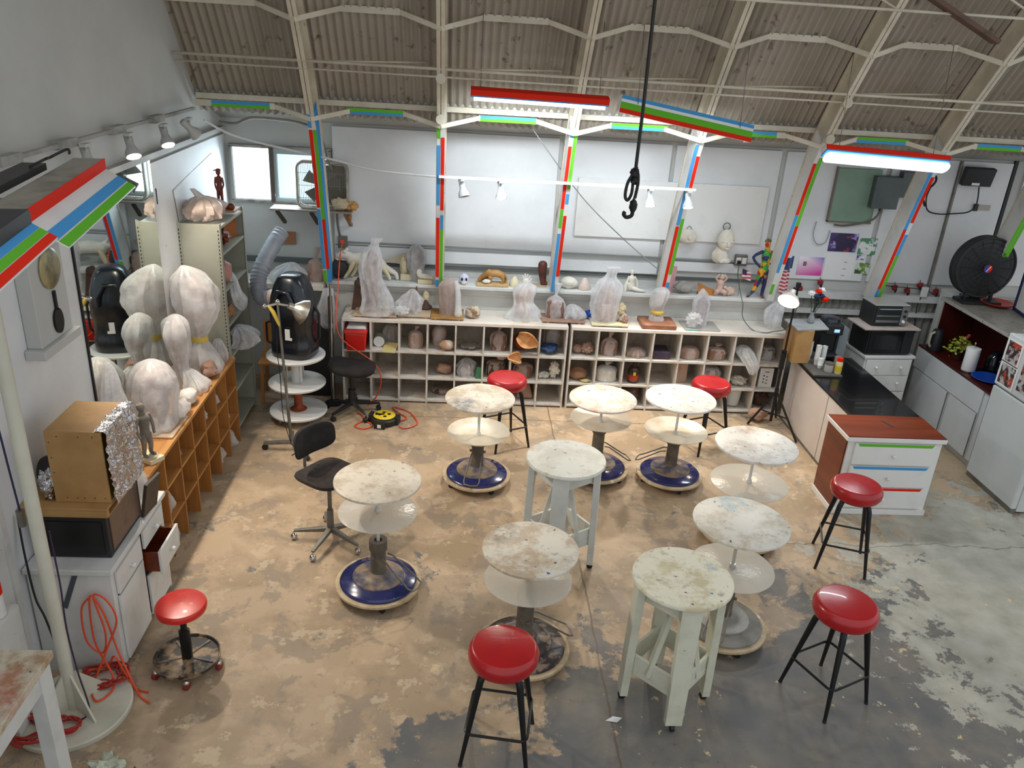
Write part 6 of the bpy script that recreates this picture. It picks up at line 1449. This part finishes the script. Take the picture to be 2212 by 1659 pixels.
# -- cubby contents
def cxy(u, i): return CX(u, i)
t = thing('red_tool_box','bright red plastic box with pale papers on its lid, top left cubby','box',(-1.135,8.46,.625)); b = B(); b.bar((0,0,.0),(0,0,.2),.2,.26,up=(0,1,0),w1=.235,h1=.29); obj('body', b, REDV2, t, bevel=.012); b = B(); b.box(-.125,.125,-.155,.15,.2,.235); obj('lid', b, REDV2, t, bevel=.008); b = B(); b.box(-.1,.11,-.1,.12,.237,.25); b.box(-.09,.1,-.12,.1,.25,.262); obj('paper', b, PAPER, t)
t = thing('tape_roll_jar','glass jar lying on its side showing a pale ring, second top cubby','jar',(-.90,8.48,.685)); b = B(); b.lathe([(.035,-.0),(.058,0),(.06,.02),(.06,.12),(.04,.14),(0,.14)],n=28,axis=Matrix.Rotation(R(-90),4,'X')); obj('jar', b, GLASSJ, t); b = B(); b.lathe([(.04,-.003),(.06,-.003),(.06,.008),(.04,.008)],n=28,axis=Matrix.Rotation(R(-90),4,'X')); obj('rim', b, PAPER, t)
b = B(); b.box(-.075,.075,-.14,.1,0,.006); o=obj('yellow_folder', b, YPAPER, None, loc=(-.77,8.44,.624)); o.rotation_euler=(R(6),0,R(-6)); o.location.z=.64; tag(o,'pale yellow folder sticking out of the second top cubby','folder')
bagged('greyish plastic bag behind the yellow folder in the second top cubby',(-.78,8.66,.624),[(0,.08,.07,0,0),(.1,.09,.07,0,0),(.2,.05,.04,0,0)],BAGC,[((0,0,.09),(.06,.05,.08))],CLAYP,101)
clay_bag('pointed pinkish clay bag alone in the third top cubby',(cxy(0,2)+.02,8.52,.624),.15,.13,.17,102,CLAYP,BAGP,.06)
clay_bag('pale bag behind the round clay lump in the fourth top cubby',(cxy(0,3)-.03,8.62,.624),.15,.14,.2,103,PM('dusty_pink_clay','#b79c8c',None),BAGC,.05)
lump('round tan clay lump at the front of the fourth top cubby',(cxy(0,3)+.06,8.46,.624),(.085,.07,.06),PM('tan_clay','#b08a6a','#d6c3ad',5),5,.1,2)
t = lump('flat grey clay scraps in the fifth top cubby',(cxy(0,4),8.55,.624),(.11,.09,.025),PM('grey_scrap','#8b8378','#9a8574',7),6,.3,3,'clay scraps','clay_scraps')
clay_bag('tall bag of brown clay with gathered top in the sixth top cubby',(cxy(0,5)+.02,8.54,.624),.17,.14,.19,105,CLAY,BAGP,.08)
def shell_piece(label, loc, rz, s, rx=0):
    t = thing('carved_shell', label, 'carving', loc, rz); n=22; m=12; vs=[]; fs=[]
    for i in range(n+1):
        u=i/n
        for j in range(m+1):
            v=j/m; th = PI*1.15*(v-.5); r = s*(.35+.65*math.sin(PI*min(1,u*1.05+.02))**.8)
            wav = .06*s*math.sin(v*9+u*4)
            vs.append((s*2.1*(u-.5), r*math.sin(th)*.75, r*(1-math.cos(th))*.8+wav+.25*s*(u-.5)**2))
    for i in range(n):
        for j in range(m): fs.append((i*(m+1)+j,(i+1)*(m+1)+j,(i+1)*(m+1)+j+1,i*(m+1)+j+1))
    b = B(); b.add(vs,fs,0,True); o = obj('shell', b, ORW, t); sd = o.modifiers.new('th','SOLIDIFY'); sd.thickness=.014; o.rotation_euler=(rx,R(20),0); return t
shell_piece('curled orange carved wood piece bulging out of the seventh top cubby',(cxy(0,6)+.03,8.40,.80),R(-18),.12,R(75))
shell_piece('smaller orange carved curl hanging below the bulging carved piece',(cxy(0,6)-.13,8.31,.60),R(40),.095,R(60))
lump('reddish-brown clay pot shape behind the orange carved pieces',(cxy(0,6)-.04,8.55,.624),(.09,.09,.1),TERRA,3,.06,2,'pot','clay_pot')
lump('dark blue cloth heap in the eighth top cubby',(cxy(0,7)-.03,8.50,.624),(.1,.09,.055),BLUEK,5,.2,2,'cloth','blue_cloth')
clay_bag('greyish clay bag behind the dark blue cloth',(cxy(0,7)+.03,8.70,.624),.2,.14,.22,107,PM('taupe_clay','#94826f',None),BAGC,.0)
lump('wrapped brown clay lump in the fourth middle cubby',(cxy(0,3)+.03,8.52,.314),(.1,.08,.06),CLAYP,8,.15,2)
bagged('heap of crumpled clear plastic in the fifth middle cubby',(cxy(0,4)-.02,8.50,.314),[(0,.09,.09,0,0),(.07,.095,.09,0,0),(.15,.075,.075,0,0),(.2,.03,.03,0,0)],BAGC,[((0,0,.06),(.08,.07,.06))],PM('pale_scrap','#b5a59c',None),111,pleat=.2,cr_=.18)
b = B(); b.box(-.035,.035,-.02,.02,0,.13); o=obj('green_carton', b, GREENP, None, bevel=.004, loc=(cxy(0,4)+.11,8.42,.314)); o.rotation_euler.y=R(8); tag(o,'small green carton leaning on the divider in the fifth middle cubby','carton')
clay_bag('dark brown clay bag in the sixth middle cubby',(cxy(0,5),8.54,.314),.2,.16,.16,112,CLAYD,BAGP,.0)
lump('pale pinkish clay shard standing on top of the dark bag in the sixth middle cubby',(cxy(0,5)+.06,8.52,.50),(.06,.03,.03),PINKC,4,.3,3)
clay_bag('low brown clay bag behind the far left red stool in the seventh middle cubby',(cxy(0,6),8.54,.314),.21,.17,.14,113,CLAY,BAGP,.0)
lump('white shell-like plaster shard left in the eighth middle cubby',(cxy(0,7)-.07,8.50,.314),(.07,.05,.035),PLAST,7,.3,3,'plaster shard','plaster_shard')
lump('taller white plaster shard right in the eighth middle cubby',(cxy(0,7)+.05,8.50,.314),(.055,.05,.08),PLAST,9,.35,3,'plaster shard','plaster_shard')
t = thing('clay_pile','pale brown wrapped clay piece low behind the far left red stool','clay block',(cxy(0,6)+.04,8.55,.054)); b = B(); b.bar((0,0,0),(0,0,.18),.2,.15,up=(0,1,0),w1=.1,h1=.1); obj('clay', b, CLAYP, t, bevel=.02)
# right unit
lump('rounded pinkish clay lump, left in the first top cubby of the right unit',(cxy(1,0)-.05,8.52,.624),(.06,.05,.05),CLAYP,3,.15,2)
lump('two-lobed pinkish clay lump, right in the first top cubby of the right unit',(cxy(1,0)+.06,8.50,.624),(.075,.06,.06),CLAYP,8,.25,3)
clay_bag('brown clay bag with tall gathered neck in the second top cubby of the right unit',(cxy(1,1),8.52,.624),.18,.14,.17,121,CLAY,BAGP,.1)
bagged('low pinkish crumpled plastic in the third top cubby of the right unit',(cxy(1,2),8.50,.624),[(0,.085,.08,0,0),(.04,.09,.08,0,0),(.08,.06,.06,0,0),(.1,.02,.02,0,0)],BAGP,[((0,0,.03),(.08,.06,.035))],PINKC,122,pleat=.18,cr_=.16)
b = B(); b.box(-.1,.1,-.12,.12,0,.09); o=obj('purple_box', b, PM('dark_purple','#3b3040','#4a3d4c',6), None, bevel=.012, loc=(cxy(1,3)-.03,8.54,.624)); tag(o,'dark purple box-shaped bundle in the fourth top cubby of the right unit','box')
clay_bag('squared pinkish clay block in the fifth top cubby of the right unit',(cxy(1,4),8.52,.624),.2,.16,.12,124,CLAYP,BAGP,.0)
clay_bag('loosely wrapped brown clay block in the sixth top cubby of the right unit',(cxy(1,5),8.52,.624),.21,.17,.12,125,CLAY,BAGP,.04)
bagged('white plastic bag spilling down out of the seventh top cubby of the right unit',(cxy(1,6)+.03,8.44,.60),[(-.08,.03,.03,.05,-.11),(0,.07,.05,.05,-.09),(.06,.09,.09,.02,-.03),(.13,.1,.1,-.02,.05),(.19,.05,.06,-.03,.06)],BAGW,[((0,.05,.08),(.06,.06,.05))],PLAST,126,pleat=.1)
clay_bag('grey-brown bag behind the tripod pole in the last top cubby',(cxy(1,7)-.02,8.58,.624),.2,.16,.14,127,PM('greybrown_clay','#7d7168',None),BAGC,.0)
lump('round brown clay lump in the first middle cubby of the right unit',(cxy(1,0)-.02,8.5,.314),(.1,.085,.075),PM('ochre_clay','#a07a5c','#8a664a',5),4,.12,2)
lump('pale yellow scrap in front of the round brown lump',(cxy(1,0)+.06,8.42,.314),(.06,.03,.012),YPAPER,4,.3,3,'scrap','yellow_scrap')
clay_bag('whitish bag of plaster in the second middle cubby of the right unit',(cxy(1,1),8.52,.314),.22,.18,.15,131,PLAST,BAGW,.05)
t = thing('amber_bottle','dark amber bottle with an orange-red label in the third middle cubby of the right unit','bottle',(cxy(1,2),8.48,.314)); b = B(); b.lathe([(0,0),(.06,0),(.066,.01),(.066,.15),(.05,.185),(.025,.2),(.024,.225),(0,.225)],n=32); obj('bottle', b, BROWNG, t); b = B(); b.lathe([(.0665,.03),(.0672,.03),(.0672,.1),(.0665,.1)],n=32); obj('label_band', b, PM('orange_label','#a8431a','#7a1f10',14), t); b = B(); b.lathe([(0,.222),(.027,.222),(.027,.245),(0,.247)],n=24); obj('cap', b, BLKP, t); b = B(); b.box(-.018,.012,-.069,-.066,.1,.14); obj('yellow_mark', b, YEL, t)
b = B(); b.box(-.075,.075,-.05,.05,0,.24); o=obj('brown_paper_bag', b, PM('brown_paper','#b0917c','#9c7d68',6,bump=.2,bs=15), None, bevel=.01, loc=(cxy(1,4)-.07,8.54,.314)); o.rotation_euler.z=R(12); tag(o,'upright brown paper sack in the fifth middle cubby of the right unit','paper bag')
clay_bag('grey clay bag behind the far right red stool in the sixth middle cubby',(cxy(1,5)-.02,8.54,.314),.22,.17,.18,133,PM('taupe','#8f7f73',None),BAGC,.0)
lump('whitish plaster scraps in the seventh middle cubby of the right unit',(cxy(1,6),8.5,.314),(.09,.08,.045),PLAST,11,.3,3,'plaster scraps','plaster_scraps')
t = thing('white_carton','white carton with dark print marks between black binders in the last middle cubby','carton',(cxy(1,7)-.01,8.44,.314)); b = B(); b.box(-.08,.08,0,.2,0,.24); obj('carton', b, WHT2, t, bevel=.003)
b = B(); b.box(-.02,.03,-.002,0,.19,.198); 
for q in range(3): b.box(-.035,-.02,-.002,0,.06+q*.04,.075+q*.04); b.box(.0,.02,-.002,0,.05+q*.04,.06+q*.04)
obj('print_mark', b, NAVY, t)
for x, l in ((-.12,'black binder left of the white carton'),(.11,'black binder right of the white carton')):
    b = B(); b.box(-.012,.012,0,.2,0,.24); o=obj('binder', b, BLKP, None, loc=(cxy(1,7)-.01+x,8.46,.314)); tag(o,l+' in the last middle cubby','binder')
lump('dark brown heap in the third bottom cubby of the right unit',(cxy(1,2),8.52,.056),(.11,.1,.1),CLAYD,13,.2,2)
t = thing('white_bucket','white bucket behind the far right red stool in the bottom row','bucket',(cxy(1,6)-.02,8.54,.056)); b = B(); b.lathe([(0,0),(.08,0),(.1,.19),(.105,.19),(.105,.2),(.095,.2),(.08,.02),(0,.015)],n=32); obj('bucket', b, WHT, t)
lump('dark tumbled heap in the last bottom cubby beside the counter',(cxy(1,7),8.52,.056),(.09,.085,.09),CLAYD,14,.25,2.5)
lump('tan stone heap on the floor under the tripod lamp',(3.42,8.2,.001),(.1,.08,.07),CLAYP,15,.2,2)
clay_bag('low brown clay slab in the fourth bottom cubby of the left unit',(cxy(0,3)+.03,8.6,.056),.24,.18,.05,135,CLAYD,BAGP,.0)

# -- yellow reel
t = thing('cable_reel','black cable reel with a yellow face on the floor before the cubbies','cable reel',(-.78,7.86,0),R(-12))
b = B(); b.lathe([(0,0),(.135,0),(.15,.015),(.15,.06),(.135,.075),(0,.075)],n=44); b.box(-.165,-.13,-.05,.05,0,.09); b.box(.13,.165,-.05,.05,0,.09); b.box(-.06,.06,-.19,-.13,0,.07); obj('case', b, BLKP, t, bevel=.006)
b = B(); b.lathe([(0,.076),(.112,.076),(.118,.083),(.112,.088),(0,.09)],n=40); face = obj('yellow_face', b, YEL, t)
b = B()
for q in range(4): b.cyl((.05*math.cos(q*1.57+.4),.05*math.sin(q*1.57+.4),.088),(.05*math.cos(q*1.57+.4),.05*math.sin(q*1.57+.4),.0925),.018,.018,14)
b.cyl((-.08,-.02,.088),(-.08,-.02,.105),.014,.014,12); b.bar((-.08,-.02,.093),(0,0,.093),.02,.008); obj('socket_mark', b, BLK, face)
b = B(); b.box(-.02,.02,-.192,-.19,.015,.055); obj('sticker', b, PAPER, t)
cord('orange_floor_cord','orange cord looping over the floor right of the yellow reel',[(-.63,7.86,.02),(-.55,7.95,.012),(-.68,8.12,.012),(-.72,8.22,.012),(-.6,8.16,.012),(-.5,8.05,.012),(-.43,7.82,.012),(-.55,7.7,.012),(-.62,7.75,.012)],.007,ORNG)
cord('orange_reel_loop','small orange cord loop left of the yellow reel',[(-.95,7.9,.02),(-1.02,7.83,.012),(-1.08,7.72,.012),(-.98,7.66,.012),(-.9,7.74,.012),(-.98,7.86,.012),(-1.05,8.0,.012),(-1.1,8.06,.012)],.007,ORNG)
b = B(); b.add([(-.05,0,.0),(.0,.025,.012),(.06,.02,.003),(.02,-.02,.006)],[(0,1,2,3)]); o = obj('paper_scrap', b, PAPER, None, loc=(1.04,3.76,.001)); tag(o,'small white paper scrap on the floor left of the nearest white stool table','paper')

# -- left wall: bagged heads on the pine bookcase
ZP = .907
z = board('pale board under the biggest round bag, front part of the pine bookcase', -2.5,-2.17,5.62,6.0,ZP,BOARD,.014,feet=False)
bagged('large round bagged head on the front board of the pine bookcase',(-2.37,5.84,z),
  [(0,.16,.2,.0,.0),(.03,.18,.22,0,0),(.14,.16,.18,0,.02),(.28,.185,.19,0,.03),(.40,.165,.17,0,.03),(.49,.1,.1,0,.03),(.53,.03,.03,0,.03)], BAGW, [((0,.02,.14),(.1,.1,.12)),((0,.03,.32),(.15,.15,.16))], PM('brown_pink_clay','#a8897b','#94766a',5), 201, pleat=.05, k=11, n=52)
adopt(lump('x',(-2.225,6.02,ZP+.0),(.06,.12,.06),BAGW,21,.15,2,'plastic','plastic_tail'), last('wrapped_sculpture'))
bagged('narrow tall bagged head tapering to a thin neck, middle of the pine bookcase',(-2.40,6.60,ZP),
  [(0,.1,.1,.05,.0),(.08,.08,.09,.03,0),(.2,.06,.065,0,0),(.32,.085,.1,0,0),(.5,.11,.14,-.01,0),(.6,.09,.11,-.02,.02),(.65,.03,.03,-.02,.03)], BAGW, [((0,0,.2),(.04,.04,.16)),((-.005,0,.47),(.08,.1,.14))], PM('grey_pink_clay','#9d8b84','#8a7872',5), 211, pleat=.06, k=8)
bagged('white bag draped forward at the foot of the narrow bagged head',(-2.27,6.55,ZP),[(0,.09,.14,0,0),(.04,.1,.15,0,0),(.1,.07,.1,-.02,0),(.18,.04,.05,-.06,0)],BAGW,[((0,0,.04),(.06,.08,.04))],PLAST,213,pleat=.15)
bagged('tall balloon-shaped bagged head with yellow tape round its neck, back part of the pine bookcase',(-2.36,7.02,ZP),
  [(0,.16,.17,.03,-.03),(.06,.16,.16,.03,-.03),(.2,.1,.11,0,0),(.3,.06,.065,0,0),(.38,.1,.11,0,0),(.54,.175,.19,0,0),(.72,.2,.215,0,0),(.86,.16,.17,-.03,0),(.94,.07,.08,-.06,0),(.97,.02,.02,-.08,0)], BAGW, [((0,0,.22),(.05,.05,.22)),((0,0,.66),(.15,.16,.2))], PM('pale_pink_clay','#bda49b','#ab938a',5), 221, pleat=.05, k=10, n=56)
bl = [q for q in bpy.data.objects if q.name.startswith('wrapped_sculpture')][-1]
b = B(); b.lathe([(.068,.275),(.075,.28),(.075,.315),(.068,.32)],n=32); obj('yellow_tape_ring', b, YTAPE, bl)
lump('brown clay torso piece under clear plastic beside the balloon-shaped head',(-2.24,6.83,ZP),(.07,.09,.07),CLAYP,23,.2,2)
bagged('low clear bag at the back end of the pine bookcase with a yellow stripe',(-2.26,7.21,ZP),[(0,.07,.09,0,0),(.08,.075,.09,0,0),(.16,.05,.06,0,0),(.22,.03,.03,0,0)],BAGC,[((0,0,.07),(.06,.08,.07))],CLAYP,225,pleat=.12)
lump('small round bagged head with a brown spot between the larger bags',(-2.25,6.26,ZP),(.075,.1,.065),PM('white_brown','#dcd6ce','#a58a78',4,.52,.6,.5),25,.1,2,'wrapped sculpture','wrapped_sculpture')
bagged('tall cone of clear plastic sheet leaning against the mirror frame',(-2.44,5.36,ZP),[(0,.11,.21,0,.0),(.04,.115,.22,0,0),(.18,.1,.17,0,-.02),(.4,.07,.12,-.01,.0),(.62,.045,.07,-.03,.04),(.7,.02,.03,-.04,.05)],BAGC,[((0,0,.12),(.06,.15,.14))],PM('off_white_lump','#d2cdc5',None),231,pleat=.08,k=7)
t = thing('wire_figure','small grey standing clay figure on a pale block at the front of the pine bookcase','figurine',(-2.235,5.30,ZP),R(60))
b = B(); b.box(-.06,.06,-.1,.1,0,.035); obj('block', b, CREAMP, t, bevel=.004)
GC = PM('rough_grey_clay','#6f6a60','#8a8478',9,.4,.65,.8,bump=.5,bs=60)
b = B(); b.skin([((0,0,.2),.036),((0,0,.26),.032),((0,0,.33),.045),((0,.01,.37),.02)],12); b.blob((0,.015,.415),(.028,.03,.034),3,.1,3); obj('body', b, GC, t)
for s in (-1,1):
    b = B(); b.skin([((s*.02,0,.2),.026),((s*.028,-.01,.12),.018),((s*.03,.0,.05),.014),((s*.032,-.035,.043),.012)],10); obj('leg', b, GC, t)
    b = B(); b.skin([((s*.045,0,.345),.015),((s*.07,.0,.27),.012),((s*.06,-.02,.2),.01)],8); obj('arm', b, GC, t)
# inside the pine bookcase
PB = [(.5,0,.62,'clear plastic bag bulging from the near top cell of the pine bookcase',BAGC,.14),(.2,1,.31,'white plastic bag in the near middle cell of the pine bookcase',BAGW,.15),(.5,1,.02,'large crumpled white bag on the floor cell nearest the cabinet',BAGW,.15),
      (.5,3,.312,'small pinkish bag on the middle shelf, centre of the pine bookcase',BAGP,.09),(.5,4,.612,'clear bag with blue print in the fifth top cell of the pine bookcase',BAGC,.12),(.5,5,.612,'pale bag on the top shelf, sixth cell of the pine bookcase',BAGW,.13),
      (.5,6,.312,'white jar-like bag over a black tray in the far middle cell of the pine bookcase',BAGW,.11),(.5,5,.02,'brown-filled clear bag on the floor, sixth cell of the pine bookcase',BAGC,.15),(.5,6,.02,'tall clear bag on the floor at the far end of the pine bookcase',BAGC,.165),(.5,2,.612,'dark scraps bag in the third top cell of the pine bookcase',BAGP,.1)]
for i,(fx,k,z,l,m,s) in enumerate(PB):
    y = 5.06+.324*(k+.5); s *= .78
    bagged(l,(-2.32,y,z),[(0,s*.85,s*.8,0,0),(s*.4,s,s*.88,.02,0),(s*1.1,s*.8,s*.75,.02,0),(s*1.6,s*.3,s*.3,0,0)],m,[((0,0,s*.6),(s*.6,s*.55,s*.5))],[CLAYP,PLAST,CLAY][i%3],300+i,'plastic bag',0,'plastic_bag',.12,8,.12,group='plastic bags in the pine bookcase',n=32)
# metal shelving contents
bagged('large crumpled plastic bag bundle on top of the sage steel shelving',(-2.40,7.60,2.182),[(0,.14,.19,0,0),(.03,.17,.21,0,0),(.11,.17,.2,0,0),(.17,.1,.12,0,0),(.2,.04,.05,-.02,-.03),(.27,.02,.03,-.06,-.08)],BAGP,[((0,0,.09),(.12,.15,.08))],PLAST,401,pleat=.14,cr_=.16)
RC2 = PM('red_clay','#7a3626','#652a1d',6,.4,.65,.6)
t = thing('standing_red_figure','thin standing red-brown clay boy with a cap, on top of the sage shelving','figurine',(-2.36,8.0,2.215),R(-10))
b = B(); b.skin([((0,0,.15),.028),((0,0,.2),.026),((0,0,.255),.032),((0,0,.28),.014)],12); b.blob((0,-.004,.315),(.022,.026,.028),1,.03); obj('body', b, RC2, t)
b = B(); b.lathe([(0,.33),(.026,.33),(.022,.345),(0,.352)],n=20); b.box(-.045,-.012,-.016,.016,.328,.334); obj('cap', b, RC2, t)
for s in (-1,1):
    b = B(); b.skin([((s*.013,0,.15),.02),((s*.018,0,.08),.014),((s*.02,.0,.015),.011),((s*.02-.012,-.015,.006),.009)],10); obj('leg', b, RC2, t)
    b = B(); b.skin([((s*.033,0,.26),.011),((s*.042,.0,.2),.009),((s*.025,-.01,.15),.008)],8); obj('arm', b, RC2, t)
t = thing('reclining_red_piece','reclining red-brown clay form on a pale slab, beside the standing clay boy','sculpture',(-2.32,7.95,2.182)); b = B(); b.box(-.12,.13,-.12,.1,0,.02); obj('slab', b, PM('tan_slab','#b58a63',None), t); b = B(); b.skin([((-.1,.06,.045),.022),((-.02,.02,.04),.03),((.05,-.03,.04),.03),((.09,-.07,.05),.036)],12); obj('form', b, RC2, t)
b = B(); b.box(-.1,.1,-.012,.012,0,.2); o=obj('orange_box', b, PM('orange_board','#a05a22','#8a4a1a',5), None, loc=(-2.30,8.0,1.902)); o.rotation_euler.z=R(70); tag(o,'orange-brown board leaning on the top shelf of the sage shelving','board')
lump('red-brown clay scrap on the top shelf of the sage shelving',(-2.28,7.70,1.902),(.06,.09,.06),RC2,31,.3,3)
lump('soft pink rounded piece on the middle shelf of the sage shelving',(-2.27,7.62,1.552),(.07,.09,.11),PM('soft_pink','#b9847c','#a8726b',5),32,.1,2,'sculpture','pink_piece')
bagged('thin clear bag hanging over the edge of the middle shelf of the sage shelving',(-2.22,7.72,1.30),[(-.06,.03,.05,.05,.06),(.03,.06,.09,.04,.04),(.12,.05,.07,.02,0),(.26,.03,.04,0,0),(.34,.02,.03,-.02,-.02)],BAGC,[((0,0,.08),(.03,.05,.05))],PLAST,402,pleat=.15)
lump('orange brown clay heap on the lower shelf of the sage shelving',(-2.28,7.60,1.202),(.07,.12,.06),PM('ochre_heap','#a57850','#8c5f3b',6),33,.25,3)
bagged('grey crumpled bag spilling out of the low shelf of the sage shelving',(-2.16,7.72,.885),[(0,.1,.15,0,0),(.07,.12,.16,.03,0),(.15,.09,.12,.0,0),(.2,.03,.05,-.05,0)],BAGC,[((0,0,.08),(.07,.1,.06))],PM('grey_clay','#8a8078',None),403,pleat=.15,cr_=.15)
# ------------------------------------------------------------------ light and camera
def light(kind, name, loc, energy, col, **kw):
    l = bpy.data.lights.new(name, kind); l.energy = energy; l.color = col
    for k, v in kw.items(): setattr(l, k, v)
    o = bpy.data.objects.new(name, l); COL.objects.link(o); o.location = loc; return o
def aim(o, d): o.rotation_euler = Vector(d).to_track_quat('-Z','Y').to_euler(); return o
WARM = (1.0,.88,.74); COOL = (.86,.94,1.0)
for x, y, z, d, e in ((-2.46+.04,6.25,2.9,(.62,-.1,-1),125),(-2.42,6.98,2.9,(.55,.1,-1),105),(-2.42,5.55,2.9,(.75,-.18,-1),130)):
    aim(light('SPOT','track_spot_light',(x,y,z),e,WARM,spot_size=R(95),spot_blend=.6,shadow_soft_size=.05), d)
for x, d, e in ((.36,(.05,-.75,-1),105),(1.88,(0,-.6,-1),90),(2.28,(.05,-.55,-1),85)):
    aim(light('SPOT','track_spot_light',(x,8.2,2.36),e,WARM,spot_size=R(100),spot_blend=.6,shadow_soft_size=.05), d)
aim(light('SPOT','clamp_lamp_light',(3.47,7.92,1.52),60,(1,.88,.72),spot_size=R(120),spot_blend=.5,shadow_soft_size=.06), (-.45,-.55,-.7))
for x, y, z, rx, e, sp in ((.625,7.54,3.33,R(38),22,130),(1.96,7.68,3.26,R(48),8,120),(3.86,7.42,2.92,R(-22),30,180)):
    o = light('AREA','fluorescent_light',(x,y,z),e,COOL,shape='RECTANGLE',size=1.15,size_y=.1,spread=R(sp)); o.rotation_euler = (rx,0,0)
o = light('AREA','window_light',(-2.0,8.93,2.36),16,(.75,.9,1.0),shape='RECTANGLE',size=.95,size_y=.5); o.rotation_euler = (R(-75),0,0)
w = bpy.data.worlds.new('hall_light'); SC.world = w; w.use_nodes = True
bg = w.node_tree.nodes['Background']; bg.inputs[0].default_value = (.93,.96,1,1); bg.inputs[1].default_value = .86

cam = bpy.data.cameras.new('camera'); co = bpy.data.objects.new('camera', cam); COL.objects.link(co)
cam.sensor_width = 36; cam.lens = 36*1745.08/2212; cam.clip_start = .05
pit, yaw, roll = .407698, .0718987, .0639302
cy, sy, cp, sp = math.cos(yaw), math.sin(yaw), math.cos(pit), math.sin(pit)
fw = Vector((sy*cp, cy*cp, -sp)); r0 = Vector((cy,-sy,0)); u0 = r0.cross(fw)
rt = r0*math.cos(roll) + u0*math.sin(roll); up = -r0*math.sin(roll) + u0*math.cos(roll)
co.matrix_world = Matrix(((rt.x,up.x,-fw.x,0),(rt.y,up.y,-fw.y,0),(rt.z,up.z,-fw.z,3.9),(0,0,0,1)))
SC.camera = co
SC.view_settings.view_transform = 'Standard'; SC.view_settings.look = 'None'; SC.view_settings.exposure = 0
SC.cycles.use_denoising = True
SC.cycles.max_bounces = 10; SC.cycles.transparent_max_bounces = 16
